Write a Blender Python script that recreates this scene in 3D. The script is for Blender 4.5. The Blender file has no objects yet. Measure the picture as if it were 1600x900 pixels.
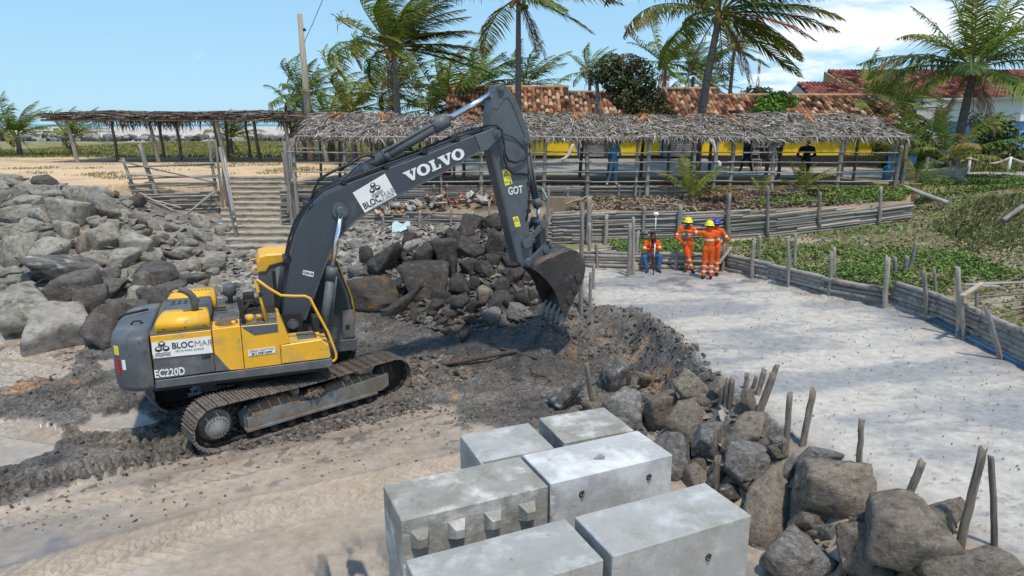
import bpy, bmesh, math, random
import numpy as np
from mathutils import Vector, Matrix, Euler
random.seed(7); RNG = np.random.default_rng(7)
S = bpy.context.scene
COL = S.collection
R = math.radians
# ------------------------------------------------------------------ camera
FOC, CAMH = 1067.0, 5.8
PITCH = math.atan(257 / 1067.0)
cam = bpy.data.cameras.new('camera'); cam_o = bpy.data.objects.new('camera', cam); COL.objects.link(cam_o)
cam.sensor_width = 36; cam.lens = 36 * FOC / 1600
cam_o.location = (0, 0, CAMH); cam_o.rotation_euler = (math.pi / 2 - PITCH, 0, 0)
cam.clip_start = .1; cam.clip_end = 9000; S.camera = cam_o
# ------------------------------------------------------------------ world and sun
SUN_EL, SUN_AZ = R(68), R(162)          # azimuth measured clockwise from +Y
S.view_settings.view_transform = 'Standard'; S.view_settings.look = 'None'
S.view_settings.exposure = 0.30; S.view_settings.gamma = 1
w = bpy.data.worlds.new('World'); S.world = w; w.use_nodes = True
nt = w.node_tree; nt.nodes.clear()
def N(t, **k):
    n = nt.nodes.new(t)
    for a, b in k.items(): setattr(n, a, b)
    return n
sky = N('ShaderNodeTexSky', sky_type='NISHITA', sun_disc=False, sun_elevation=SUN_EL, sun_rotation=SUN_AZ)
sky.altitude = 0; sky.air_density = 1.0; sky.dust_density = .6; sky.ozone_density = 1.0
tc = N('ShaderNodeTexCoord'); sep = N('ShaderNodeSeparateXYZ'); nt.links.new(tc.outputs['Generated'], sep.inputs[0])
# flat cloud layer: direction / (z + .12)
ad = N('ShaderNodeMath', operation='ADD'); ad.inputs[1].default_value = .16; nt.links.new(sep.outputs[2], ad.inputs[0])
mx = N('ShaderNodeMath', operation='MAXIMUM'); mx.inputs[1].default_value = .05; nt.links.new(ad.outputs[0], mx.inputs[0])
dx = N('ShaderNodeMath', operation='DIVIDE'); nt.links.new(sep.outputs[0], dx.inputs[0]); nt.links.new(mx.outputs[0], dx.inputs[1])
dy = N('ShaderNodeMath', operation='DIVIDE'); nt.links.new(sep.outputs[1], dy.inputs[0]); nt.links.new(mx.outputs[0], dy.inputs[1])
cb = N('ShaderNodeCombineXYZ'); nt.links.new(dx.outputs[0], cb.inputs[0]); nt.links.new(dy.outputs[0], cb.inputs[1])
n1 = N('ShaderNodeTexNoise'); n1.inputs['Scale'].default_value = .95; n1.inputs['Detail'].default_value = 9; n1.inputs['Roughness'].default_value = .58
n1.inputs['Distortion'].default_value = .35
nt.links.new(cb.outputs[0], n1.inputs['Vector'])
# more cloud towards +X (where the photograph has its cloud bank)
bx = N('ShaderNodeMapRange'); bx.inputs[1].default_value = -.35; bx.inputs[2].default_value = .6; bx.inputs[3].default_value = -.13; bx.inputs[4].default_value = .105
nt.links.new(sep.outputs[0], bx.inputs[0])
sm = N('ShaderNodeMath', operation='ADD'); nt.links.new(n1.outputs[0], sm.inputs[0]); nt.links.new(bx.outputs[0], sm.inputs[1])
cr = N('ShaderNodeMapRange', interpolation_type='SMOOTHSTEP'); cr.inputs[1].default_value = .52; cr.inputs[2].default_value = .68
nt.links.new(sm.outputs[0], cr.inputs[0])
cf = N('ShaderNodeMath', operation='MULTIPLY'); cf.inputs[1].default_value = .8; nt.links.new(cr.outputs[0], cf.inputs[0])
tint = N('ShaderNodeMixRGB', blend_type='MULTIPLY'); tint.inputs[0].default_value = 1; tint.inputs[2].default_value = (.92, 1.0, 1.06, 1)
nt.links.new(sky.outputs[0], tint.inputs[1])
# clean tropical blue: the same Nishita sky with its yellow horizon band cooled by an even height ramp
hr = N('ShaderNodeMapRange'); hr.inputs[1].default_value = 0; hr.inputs[2].default_value = .45; nt.links.new(sep.outputs[2], hr.inputs[0])
rmp = N('ShaderNodeMixRGB'); rmp.inputs[1].default_value = (3.1, 5.3, 6.9, 1); rmp.inputs[2].default_value = (1.5, 3.3, 5.8, 1); nt.links.new(hr.outputs[0], rmp.inputs[0])
bl2 = N('ShaderNodeMixRGB'); bl2.inputs[0].default_value = .85; nt.links.new(tint.outputs[0], bl2.inputs[1]); nt.links.new(rmp.outputs[0], bl2.inputs[2])
mixc = N('ShaderNodeMixRGB'); mixc.inputs[2].default_value = (8.2, 8.4, 8.6, 1)
nt.links.new(cf.outputs[0], mixc.inputs[0]); nt.links.new(bl2.outputs[0], mixc.inputs[1])
bg = N('ShaderNodeBackground'); bg.inputs[1].default_value = .12
nt.links.new(mixc.outputs[0], bg.inputs[0])
out = N('ShaderNodeOutputWorld'); nt.links.new(bg.outputs[0], out.inputs[0])
sl = bpy.data.lights.new('sun', 'SUN'); sl.energy = 2.85; sl.angle = R(2.5); sl.color = (1, .915, .80)
so = bpy.data.objects.new('sun', sl); COL.objects.link(so)
sd = Vector((math.sin(SUN_AZ) * math.cos(SUN_EL), math.cos(SUN_AZ) * math.cos(SUN_EL), math.sin(SUN_EL)))
so.rotation_euler = sd.to_track_quat('Z', 'Y').to_euler(); so.location = (0, 0, 40)

# ------------------------------------------------------------------ materials
def mat(name, col, rough=.75, var=.25, vs=3., bump=.3, bs=25., metal=0., spec=.35, dirt=None, orand=0., detail=6, bd=.02, streak=None, attr=None, ramp=None, trans=0., coat=0., wet=None):
    """dirt=(colour, amount 0..1, scale); orand: per-object brightness spread; streak: z-scale of stretched grain"""
    m = bpy.data.materials.new(name); m.use_nodes = True
    t = m.node_tree; n = t.nodes; L = t.links; b = n['Principled BSDF']
    def nn(ty, **k):
        q = n.new(ty)
        for a_, b_ in k.items(): setattr(q, a_, b_)
        return q
    tc = nn('ShaderNodeTexCoord'); oi = nn('ShaderNodeObjectInfo')
    off = nn('ShaderNodeVectorMath', operation='SCALE'); off.inputs[0].default_value = (37, 71, 13); L.new(oi.outputs['Random'], off.inputs['Scale'])
    co = nn('ShaderNodeVectorMath', operation='ADD'); L.new(tc.outputs['Object'], co.inputs[0]); L.new(off.outputs[0], co.inputs[1])
    vec = co.outputs[0]
    if streak:
        mp = nn('ShaderNodeMapping'); mp.inputs['Scale'].default_value = streak; L.new(vec, mp.inputs[0]); vec = mp.outputs[0]
    def noise(scale, det, vec=vec, ro=.6):
        q = nn('ShaderNodeTexNoise'); q.inputs['Scale'].default_value = scale; q.inputs['Detail'].default_value = det; q.inputs['Roughness'].default_value = ro; L.new(vec, q.inputs['Vector']); return q.outputs[0]
    if attr:
        at = nn('ShaderNodeAttribute', attribute_name=attr); base = at.outputs['Color']
    else:
        rg = nn('ShaderNodeRGB'); rg.outputs[0].default_value = (*col, 1); base = rg.outputs[0]
    f = noise(vs, detail)
    mr = nn('ShaderNodeMapRange'); mr.inputs[1].default_value = .25; mr.inputs[2].default_value = .75; mr.inputs[3].default_value = 1 - var; mr.inputs[4].default_value = 1 + var; L.new(f, mr.inputs[0])
    val = mr.outputs[0]
    if orand:
        m2 = nn('ShaderNodeMapRange'); m2.inputs[3].default_value = 1 - orand; m2.inputs[4].default_value = 1 + orand; L.new(oi.outputs['Random'], m2.inputs[0])
        mm = nn('ShaderNodeMath', operation='MULTIPLY'); L.new(val, mm.inputs[0]); L.new(m2.outputs[0], mm.inputs[1]); val = mm.outputs[0]
    sc = nn('ShaderNodeVectorMath', operation='SCALE'); L.new(base, sc.inputs[0]); L.new(val, sc.inputs['Scale']); c = sc.outputs[0]
    for d in ([dirt] if dirt and not isinstance(dirt, list) else (dirt or [])):
        dc, am, ds = d
        q = noise(ds, 7, ro=.65); r2 = nn('ShaderNodeMapRange'); r2.inputs[1].default_value = .62 - am * .35; r2.inputs[2].default_value = .78 - am * .3; L.new(q, r2.inputs[0])
        mix = nn('ShaderNodeMixRGB'); mix.inputs[2].default_value = (*dc, 1); L.new(r2.outputs[0], mix.inputs[0]); L.new(c, mix.inputs[1]); c = mix.outputs[0]
    L.new(c, b.inputs['Base Color'])
    b.inputs['Roughness'].default_value = rough; b.inputs['Metallic'].default_value = metal; b.inputs['Specular IOR Level'].default_value = spec
    if coat: b.inputs['Coat Weight'].default_value = coat; b.inputs['Coat Roughness'].default_value = .25
    if bump:
        q = noise(bs, 8, ro=.65); bp = nn('ShaderNodeBump'); bp.inputs['Strength'].default_value = bump; bp.inputs['Distance'].default_value = bd; L.new(q, bp.inputs['Height'])
        q2 = noise(bs * 4.7, 5, ro=.7); b2 = nn('ShaderNodeBump'); b2.inputs['Strength'].default_value = min(1, bump * .8); b2.inputs['Distance'].default_value = bd * .3; L.new(q2, b2.inputs['Height']); L.new(bp.outputs[0], b2.inputs['Normal']); L.new(b2.outputs[0], b.inputs['Normal'])
        r3 = nn('ShaderNodeMapRange'); r3.inputs[3].default_value = max(rough - .12, .02); r3.inputs[4].default_value = min(rough + .12, 1); L.new(f, r3.inputs[0]); L.new(r3.outputs[0], b.inputs['Roughness'])
    return m
def vmat(name, attr='Col', rough=.6, spec=.3, trans=0., var=.15, vs=8):
    """per-vertex real colour (each leaf, tile or stone has its own)"""
    m = mat(name, (1, 1, 1), rough, var, vs, .0, attr=attr, spec=spec)
    if trans:
        t = m.node_tree; b = t.nodes['Principled BSDF']; o = t.nodes['Material Output']
        tr = t.nodes.new('ShaderNodeBsdfTranslucent'); mx = t.nodes.new('ShaderNodeMixShader'); mx.inputs[0].default_value = trans
        t.links.new(b.inputs['Base Color'].links[0].from_socket, tr.inputs[0])
        t.links.new(b.outputs[0], mx.inputs[1]); t.links.new(tr.outputs[0], mx.inputs[2]); t.links.new(mx.outputs[0], o.inputs[0])
    return m

# ------------------------------------------------------------------ mesh helpers
def mesh_np(name, V, F, mats, mi=None, smooth=True, col=None, attrs=None):
    V = np.asarray(V, np.float32)
    me = bpy.data.meshes.new(name)
    if isinstance(F, np.ndarray):
        k = F.shape[1]; nf = len(F); loops = F.ravel(); tot = np.full(nf, k); 
    else:
        nf = len(F); tot = np.array([len(f) for f in F]); loops = np.fromiter((i for f in F for i in f), np.int32)
    me.vertices.add(len(V)); me.vertices.foreach_set('co', V.ravel())
    me.loops.add(len(loops)); me.loops.foreach_set('vertex_index', loops.astype(np.int32))
    me.polygons.add(nf); st = np.concatenate([[0], np.cumsum(tot)[:-1]]).astype(np.int32)
    me.polygons.foreach_set('loop_start', st)
    me.polygons.foreach_set('use_smooth', np.full(nf, bool(smooth)) if np.ndim(smooth) == 0 else np.asarray(smooth, bool))
    if mi is not None: me.polygons.foreach_set('material_index', np.asarray(mi, np.int32))
    for m in mats: me.materials.append(m)
    me.update(calc_edges=True)
    if col is not None:
        a = me.color_attributes.new('Col', 'FLOAT_COLOR', 'POINT'); c = np.ones((len(V), 4), np.float32); c[:, :3] = col; a.data.foreach_set('color', c.ravel())
    for k_, v_ in (attrs or {}).items():
        a = me.attributes.new(k_, 'FLOAT', 'POINT'); a.data.foreach_set('value', np.asarray(v_, np.float32))
    me.validate(verbose=False)
    return me
def ob(name, me, parent=None, label=None, cat=None, group=None, kind=None, loc=None, rot=None, sc=None):
    o = bpy.data.objects.new(name, me); COL.objects.link(o)
    if parent: o.parent = parent
    if loc is not None: o.location = loc
    if rot is not None: o.rotation_euler = rot
    if sc is not None: o.scale = sc
    if label: o['label'] = label
    if cat: o['category'] = cat
    if group: o['group'] = group
    if kind: o['kind'] = kind
    return o
class MB:
    def __init__(s): s.v = []; s.f = []; s.m = []; s.s = []; s.n = 0; s.c = []
    def add(s, V, F, mi=0, smooth=False, col=None):
        V = np.asarray(V, float); s.v.append(V)
        s.f += [[i + s.n for i in f] for f in F]; s.m += [mi] * len(F); s.s += [smooth] * len(F); s.n += len(V)
        s.c.append(np.tile(col if col is not None else (1, 1, 1), (len(V), 1)))
        return s
    def box(s, a, b, mi=0, M=None, bev=0.0, col=None):
        (x0, y0, z0), (x1, y1, z1) = a, b
        if bev:
            q = min(bev, abs(x1 - x0) * .45, abs(y1 - y0) * .45, abs(z1 - z0) * .45)
            bm = bmesh.new(); bmesh.ops.create_cube(bm, size=1)
            for v in bm.verts: v.co = Vector((x0 + (v.co.x + .5) * (x1 - x0), y0 + (v.co.y + .5) * (y1 - y0), z0 + (v.co.z + .5) * (z1 - z0)))
            bmesh.ops.bevel(bm, geom=bm.edges[:], offset=q, segments=2, affect='EDGES', profile=.6)
            return s.bm(bm, mi, M, smooth=True)
        V = np.array([(x0, y0, z0), (x1, y0, z0), (x1, y1, z0), (x0, y1, z0), (x0, y0, z1), (x1, y0, z1), (x1, y1, z1), (x0, y1, z1)], float)
        if M is not None: V = xf(M, V)
        return s.add(V, [(0, 3, 2, 1), (4, 5, 6, 7), (0, 1, 5, 4), (1, 2, 6, 5), (2, 3, 7, 6), (3, 0, 4, 7)], mi, False, col)
    def bm(s, bm, mi=0, M=None, smooth=False):
        bm.verts.index_update(); V = np.array([v.co[:] for v in bm.verts])
        if M is not None: V = xf(M, V)
        F = [[v.index for v in f.verts] for f in bm.faces]; bm.free(); return s.add(V, F, mi, smooth)
    def prism(s, pts, y0, y1, mi=0, M=None, bev=0., smooth=False, ax='y'):
        """outline pts (x,z) pushed from y0 to y1"""
        bm = bmesh.new()
        if ax == 'y': mk = lambda p, t: (p[0], t, p[1])
        elif ax == 'z': mk = lambda p, t: (p[0], p[1], t)
        else: mk = lambda p, t: (t, p[0], p[1])
        a = [bm.verts.new(mk(p, y0)) for p in pts]; b = [bm.verts.new(mk(p, y1)) for p in pts]; n = len(pts)
        fa = bm.faces.new(a); fb = bm.faces.new(b[::-1])
        for i in range(n): bm.faces.new((a[(i + 1) % n], a[i], b[i], b[(i + 1) % n]))
        bmesh.ops.recalc_face_normals(bm, faces=bm.faces[:])
        if bev:
            ed = [e for e in bm.edges if all(len(f.verts) >= 3 for f in e.link_faces) and (e.verts[0] in a) == (e.verts[1] in a)]
            bmesh.ops.bevel(bm, geom=ed, offset=bev, segments=1, affect='EDGES')
        bmesh.ops.triangulate(bm, faces=[f for f in bm.faces if len(f.verts) > 4])
        return s.bm(bm, mi, M, smooth)
    def tube(s, pts, r, seg=8, mi=0, smooth=True, caps=True, col=None, closed=False):
        P = np.asarray(pts, float); n = len(P); rr = np.full(n, r) if np.ndim(r) == 0 else np.asarray(r, float)
        T = np.gradient(P, axis=0) if n > 2 else np.tile(P[1] - P[0], (2, 1))
        T = T / (np.linalg.norm(T, axis=1)[:, None] + 1e-9)
        up = np.array([0, 0, 1.]) if abs(T[0][2]) < .9 else np.array([1., 0, 0])
        V = []; a = np.arange(seg) / seg * 2 * np.pi; u = np.cross(T[0], up); u /= np.linalg.norm(u)
        for i in range(n):
            u = u - T[i] * (u @ T[i]); u /= np.linalg.norm(u); w_ = np.cross(T[i], u)
            V.append(P[i] + rr[i] * (np.cos(a)[:, None] * u + np.sin(a)[:, None] * w_))
        V = np.concatenate(V); F = []
        for i in range(n - 1):
            for j in range(seg): F.append((i * seg + j, i * seg + (j + 1) % seg, (i + 1) * seg + (j + 1) % seg, (i + 1) * seg + j))
        s.add(V, F, mi, smooth, col)
        if caps:
            k = s.n - len(V); s.f += [[k + j for j in range(seg)][::-1], [k + (n - 1) * seg + j for j in range(seg)]]; s.m += [mi] * 2; s.s += [False] * 2
        return s
    def cyl(s, p0, p1, r, seg=16, mi=0, r2=None, col=None): return s.tube([p0, p1], [r, r if r2 is None else r2], seg, mi, True, True, col)
    def lathe(s, prof, seg=20, mi=0, M=None, smooth=True):
        """prof: (r, z) list, about z"""
        a = np.arange(seg) / seg * 2 * np.pi; V = np.concatenate([np.stack([r * np.cos(a), r * np.sin(a), np.full(seg, z)], 1) for r, z in prof])
        if M is not None: V = xf(M, V)
        F = [(i * seg + j, i * seg + (j + 1) % seg, (i + 1) * seg + (j + 1) % seg, (i + 1) * seg + j) for i in range(len(prof) - 1) for j in range(seg)]
        F += [[j for j in range(seg)][::-1], [(len(prof) - 1) * seg + j for j in range(seg)]]
        return s.add(V, F, mi, smooth)
    def mesh(s, name, mats, usecol=False):
        if not isinstance(mats, (list, tuple)): mats = [mats]
        return mesh_np(name, np.concatenate(s.v), s.f, mats, s.m, s.s, np.concatenate(s.c) if usecol else None)
    def ob(s, name, mats, parent=None, usecol=False, **k): return ob(name, s.mesh(name, mats, usecol), parent, **k)
def xf(M, V):
    A = np.array(M); return V @ A[:3, :3].T + A[:3, 3]
def axisM(p, x):
    """matrix whose local Z is x, at p"""
    q = Vector(x).to_track_quat('Z', 'Y'); return Matrix.Translation(p) @ q.to_matrix().to_4x4()
def thing(name, label, cat, loc=(0, 0, 0), rz=0, group=None):
    return ob(name, None, None, label, cat, group, loc=loc, rot=(0, 0, rz))
def text_mesh(txt, size=1., ext=.004, bold=False, align='CENTER', sx=1.):
    cu = bpy.data.curves.new('lettering', 'FONT'); cu.body = txt; cu.size = size; cu.extrude = ext; cu.align_x = align; cu.align_y = 'CENTER'; cu.resolution_u = 3
    if bold: cu.offset = size * .018
    o = bpy.data.objects.new('lettering', cu); COL.objects.link(o); bpy.context.view_layer.update()
    me = bpy.data.meshes.new_from_object(o.evaluated_get(bpy.context.evaluated_depsgraph_get())); bpy.data.objects.remove(o)
    V = np.zeros(len(me.vertices) * 3, np.float32); me.vertices.foreach_get('co', V); V = V.reshape(-1, 3); V[:, 0] *= sx
    F = [list(p.vertices) for p in me.polygons]; return V, F

# ------------------------------------------------------------------ noise
def _h(ix, iy, sd):
    n = (ix.astype(np.int64) * 374761393 + iy.astype(np.int64) * 668265263 + sd * 1442695041) & 0xFFFFFFFF
    n = ((n ^ (n >> 13)) * 1274126177) & 0xFFFFFFFF
    return ((n ^ (n >> 16)) & 0xFFFF) / 65535.0
def vn(x, y, sd=0):
    ix = np.floor(x); iy = np.floor(y); fx = x - ix; fy = y - iy; fx = fx * fx * (3 - 2 * fx); fy = fy * fy * (3 - 2 * fy)
    a = _h(ix, iy, sd); b = _h(ix + 1, iy, sd); c = _h(ix, iy + 1, sd); d = _h(ix + 1, iy + 1, sd)
    return (a + (b - a) * fx) * (1 - fy) + (c + (d - c) * fx) * fy
def fbm(x, y, s=1., o=4, sd=0, g=.5):
    r = 0; a = 1; t = 0
    for i in range(o): r = r + a * (vn(x * s + i * 17.3, y * s - i * 9.1, sd + i) - .5); t += a; a *= g; s *= 2.03
    return r / t * 2      # about -1..1
def ss(a, b, x): t = np.clip((x - a) / (b - a), 0, 1); return t * t * (3 - 2 * t)
def sdist(poly, x, y):
    """signed distance, >0 inside"""
    P = np.asarray(poly, float); d = np.full(np.shape(x), 1e9); ins = np.zeros(np.shape(x), bool)
    for i in range(len(P)):
        a = P[i]; b = P[(i + 1) % len(P)]; e = b - a; t = np.clip(((x - a[0]) * e[0] + (y - a[1]) * e[1]) / (e @ e), 0, 1)
        d = np.minimum(d, np.hypot(x - a[0] - t * e[0], y - a[1] - t * e[1]))
        c = ((a[1] > y) != (b[1] > y)) & (x < (b[0] - a[0]) * (y - a[1]) / ((b[1] - a[1]) if b[1] != a[1] else 1e-9) + a[0]); ins ^= c
    return np.where(ins, d, -d)
def ldist(line, x, y):
    P = np.asarray(line, float); d = np.full(np.shape(x), 1e9); s = np.zeros(np.shape(x)); acc = 0
    for i in range(len(P) - 1):
        a = P[i]; b = P[i + 1]; e = b - a; L = np.hypot(*e); t = np.clip(((x - a[0]) * e[0] + (y - a[1]) * e[1]) / (L * L), 0, 1)
        q = np.hypot(x - a[0] - t * e[0], y - a[1] - t * e[1]); sg = np.sign((x - a[0]) * e[1] - (y - a[1]) * e[0])
        m = q < np.abs(d); d = np.where(m, q * np.where(sg == 0, 1, sg), d); s = np.where(m, acc + t * L, s); acc += L
    return d, s
class TPS:
    def __init__(s, pts):
        P = np.array(pts, float); s.P = P[:, :2]; n = len(P)
        K = s.U(np.hypot(*(s.P[:, None] - s.P[None]).transpose(2, 0, 1))) + np.eye(n) * .02
        A = np.zeros((n + 3, n + 3)); A[:n, :n] = K; A[:n, n] = 1; A[:n, n + 1:] = s.P; A[n, :n] = 1; A[n + 1:, :n] = s.P.T
        s.w = np.linalg.solve(A, np.concatenate([P[:, 2], [0, 0, 0]]))
    def U(s, r): return r                      # linear kernel: no wild overshoot
    def __call__(s, x, y):
        r = s.w[-3] + s.w[-2] * x + s.w[-1] * y
        for (a, b), c in zip(s.P, s.w): r = r + c * s.U(np.hypot(x - a, y - b))
        return r
# ------------------------------------------------------------------ terrain (metres; beach level 0, white terrace 1.2, promenade 3.4)
TERR = [(2.06, 17.0), (1.9, 21), (2.4, 22.2), (6.8, 21.5), (8.6, 18.1), (9.6, 17.05), (10.1, 15.6), (9.95, 12.3), (10.1, 3), (10.3, -8), (6.5, -8), (6.0, 3), (5.5, 6.3), (4.95, 7.74), (4.4, 9.13), (4.1, 10.26), (3.72, 12), (3.76, 13.64), (3.3, 16.2), (2.7, 16.7)]
LPAL = [(-6.9, 27.0), (-2.5, 26.3), (1.5, 25.5), (3.5, 25.2), (7.3, 25.0), (14.8, 25.3)]
DUNE = [(1.9, 21), (2.4, 22.2), (6.8, 21.5), (8.6, 18.1), (9.6, 17.05), (10.1, 15.6), (9.95, 12.3), (10.1, 3), (10.3, -8), (80, -8), (80, 40), (22, 27.6), (16, 27.3), (14.8, 25.3), (7.3, 25), (3.5, 25.2), (1.5, 25.5), (1.2, 23.5)]
SHELF = [(-9.3, 27.3)] + LPAL + [(16, 27.3)]
PLAT = [(-90, 50), (-40, 38), (-25.6, 34.6), (-19.5, 29.5), (-17.8, 27.4), (-16.2, 28.0), (-16, 28.85), (-12.1, 28.85), (-13.5, 32.4), (-10.1, 32.4), (-9.3, 27.3), (8, 27.3), (16, 27.3), (22, 27.6), (80, 40), (400, 60), (400, 400), (-8, 400), (-12, 97), (-90, 97), (-400, 97), (-400, 60)]
_low = TPS([(-14, 16, 0), (-14, 12, 0), (-10, 12, 0), (-10, 8, 0), (-5, 8, 0), (-5, 5, 0), (0, 5, 0), (-8, 3, 0), (0, 0, 0), (-15, 5, 0), (-12, 16.5, .05), (-10, 17, .1),
  (-5, 12, .02), (-2.9, 14.2, .1), (-4, 16, .12), (-6.5, 14, .04), (-7, 16, .1), (-2.1, 14.9, .38), (-3, 17.5, .4), (-1.5, 17, .35), (0, 16.2, .35), (0, 17.2, .7), (-1, 14.5, .12), (1, 16.1, .95), (1.6, 17, 1.1), (1, 14.9, .15), (1, 18.3, 1.1), (-.3, 18, .9), (1.9, 15.2, .12), (2.1, 16.2, .4), (2.6, 14.8, .15), (2.8, 13.6, .12), (1.5, 13.5, .08), (3.0, 12.6, .15),
  (0, 12.5, .05), (0, 10, 0), (2, 10.5, .1), (3.1, 10.2, .3), (2.4, 11.5, .1), (2.8, 8.5, .12), (3, 7, .08), (1.5, 9, 0), (0, 8, 0), (-2, 12, 0), (4, 6, .15), (4, 4, 0), (-3.7, 19, .75), (-1.5, 19, 1.0), (.6, 19.2, 1.15), (1.8, 19.5, 1.15), (-3.5, 21, 1.3), (-2, 21, 1.8), (-.3, 21, 2.5), (.7, 20.8, 2.1),
  (1.7, 21.5, 1.2), (-.8, 23, 2.3), (.5, 23.5, 1.7), (2, 24, 1.3), (3, 24.5, 1.4), (1.5, 25.2, 1.4), (-5.5, 21, .8), (-5, 24, 1.45), (-3.5, 25, 1.75), (-6.5, 26.5, 2.05), (-2.5, 26.2, 2.0),
  (-8, 19, .3), (-8, 22, .8), (-8.6, 25, 1.0), (-11, 20, .7), (-13, 19.5, .7), (-14.5, 20.5, .9), (-12, 23, 1.3), (-15, 23.5, 1.9), (-13.5, 26, 1.9), (-11, 27.5, 1.8), (-12.5, 28.6, 2.15), (-16, 26.3, 3.1), (-17.8, 27.1, 3.3), (-20, 22, 1.5), (-22, 18, .4), (-26, 26, 2), (-25.6, 34, 3.3),
  (-9.6, 27, 1.3), (-11, 29.5, 2.1), (-11.6, 31.6, 3.0), (-10, 31, 2.7), (-40, 30, 1.5), (-40, 10, 0), (-9, 26.9, 1.5), (-14, 28.6, 2.2), (30, -30, 0), (-40, -30, 0)])
_dune = TPS([(2.7, 24.6, 1.4), (3.5, 25, 1.45), (7.3, 24.7, 1.5), (11, 24.8, 1.85), (15, 25, 2.3), (17, 26.5, 3.0), (20, 28, 3.35), (6.9, 21.6, 1.45), (3, 22.5, 1.4), (8.7, 18.3, 1.5), (10, 17, 1.55), (10.2, 15.5, 1.55), (10.1, 12, 1.6), (9, 23, 1.6), (12, 21, 1.95), (12, 17, 1.9),
  (14, 15, 2.2), (14, 21, 2.3), (18, 22, 2.9), (22, 25, 3.4), (16, 24, 2.7), (30, 20, 3.4), (20, 10, 2.5), (12, 8, 1.8), (10, 3, 1.6), (30, 30, 3.6), (60, 0, 3), (60, 40, 3.6)])
_shelf = TPS([(-9, 27.2, 2.9), (-6.5, 27, 2.35), (-2.5, 26.4, 2.45), (1.5, 25.6, 2.55), (3.5, 25.3, 2.6), (7.3, 25.1, 2.6), (14.5, 25.5, 2.95), (11, 25.3, 2.75), (10, 26.5, 3.1), (15, 27.2, 3.4), (0, 27.2, 2.9), (5, 27.2, 2.95), (8, 27.1, 3.1)])
TYRE = [[(-.6, 11.1), (-1.75, 10.62), (-2.15, 10.4), (-4.0, 9.57), (-5.11, 8.8), (-6.33, 8.0), (-8, 6.9)], [(-.5, 10.4), (-1.65, 9.95), (-2.05, 9.83), (-3.89, 9.15), (-4.78, 8.55), (-5.64, 7.9), (-7, 7)],
        [(-1.27, 12.56), (-1.98, 12.16), (-3.77, 11.3), (-5.33, 10.4), (-6.72, 9.6), (-7.86, 9.1), (-9, 8.7)]]
CRAWL = [[(-14, 13.2), (-10.5, 12.6), (-8.5, 12.0), (-6.2, 11.5)], [(-15, 16.1), (-11.5, 15.6), (-9.4, 14.6), (-7.6, 13.7)], [(-12, 10.6), (-9.6, 10.4), (-8, 10.2), (-6.5, 10.9), (-5.4, 11.6)], [(-9.2, 9.0), (-8, 9.8), (-6.9, 11.0), (-6.6, 12.4)], [(-14, 14.9), (-10.6, 14.2), (-8.2, 13.2)]]
MUD = [(-16, 16.5), (-13.2, 16.9), (-12.3, 15.7), (-10.59, 15.1), (-11.2, 16.6), (-10.34, 19), (-8, 24), (-6, 24.5), (-4, 24), (-2, 25.5), (1, 25.3), (2.3, 23.5), (2.1, 20), (3.2, 17), (4.2, 14), (4.3, 11), (4.6, 9), (2.6, 11), (1.5, 11.6), (-.3, 12.3), (-1.0, 12.6), (-1.3, 13.1), (-1.9, 13.1), (-3.1, 12.3), (-4.3, 11.65), (-5.3, 11.15), (-6.4, 10.8), (-7, 10.3), (-7.4, 9.7), (-8.2, 9.2), (-9.5, 8.6), (-12, 8.5), (-16, 9)]
PUD = [[(-14, 16.6), (-11.5, 16.4), (-11.0, 15.2), (-11.8, 14.2), (-14, 14.0)], [(-13, 13.1), (-11, 13.2), (-10.6, 12.2), (-12, 11.4), (-14, 11.5)], [(-11, 12.9), (-9.8, 12.8), (-8.8, 12.3), (-8.3, 11.4), (-8.9, 10.6), (-10.5, 10.6), (-12, 11.2)],
       [(-8.6, 13.0), (-7.7, 13.2), (-7.1, 12.6), (-7.6, 12.1), (-8.5, 12.2)], [(-10.3, 16.1), (-9.4, 16.5), (-8.8, 15.7), (-9.9, 15.4)], [(-.9, 18.2), (-.2, 18.5), (.1, 18.1), (-.5, 17.8)]]
def zcore(x, y):
    z = _low(x, y)
    z = np.where(y < 3, np.minimum(z, .2), z)
    fx_ = ss(30, 60, np.abs(x)); z = z * (1 - fx_) + np.clip(z, 0, .5) * fx_; z = np.clip(z, -.05, 3.4)
    dt = sdist(TERR, x, y)
    wb = .45 + .35 * ss(12.5, 10.5, y) + .3 * fbm(x, y, .9, 3, 5)
    m = ss(-wb - .35, .05, dt); z = z + (np.maximum(1.2, z * 0) - z) * m * (z < 1.2) + 0
    dd = sdist(DUNE, x, y); md = ss(-.12, .12, dd); z = z * (1 - md) + _dune(x, y) * md
    dsf = sdist(SHELF, x, y); ms = ss(-.1, .12, dsf); z = z * (1 - ms) + _shelf(x, y) * ms
    dp = sdist(PLAT, x, y); wl = np.where(x < -16.3, .8, .1); mp = ss(-wl, .15, dp)
    zp = 3.4 + np.where((y > 96), 0, 0); z = z * (1 - mp) + zp * mp
    z = np.where((dp < 0) & (y > 60), .2 * ss(1500, 1300, y) - .6 * ss(1300, 1500, y) + 3.2 * np.exp(-np.maximum(-dp, 0) / 3), z)
    return z, dt, dd, dsf, dp
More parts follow.
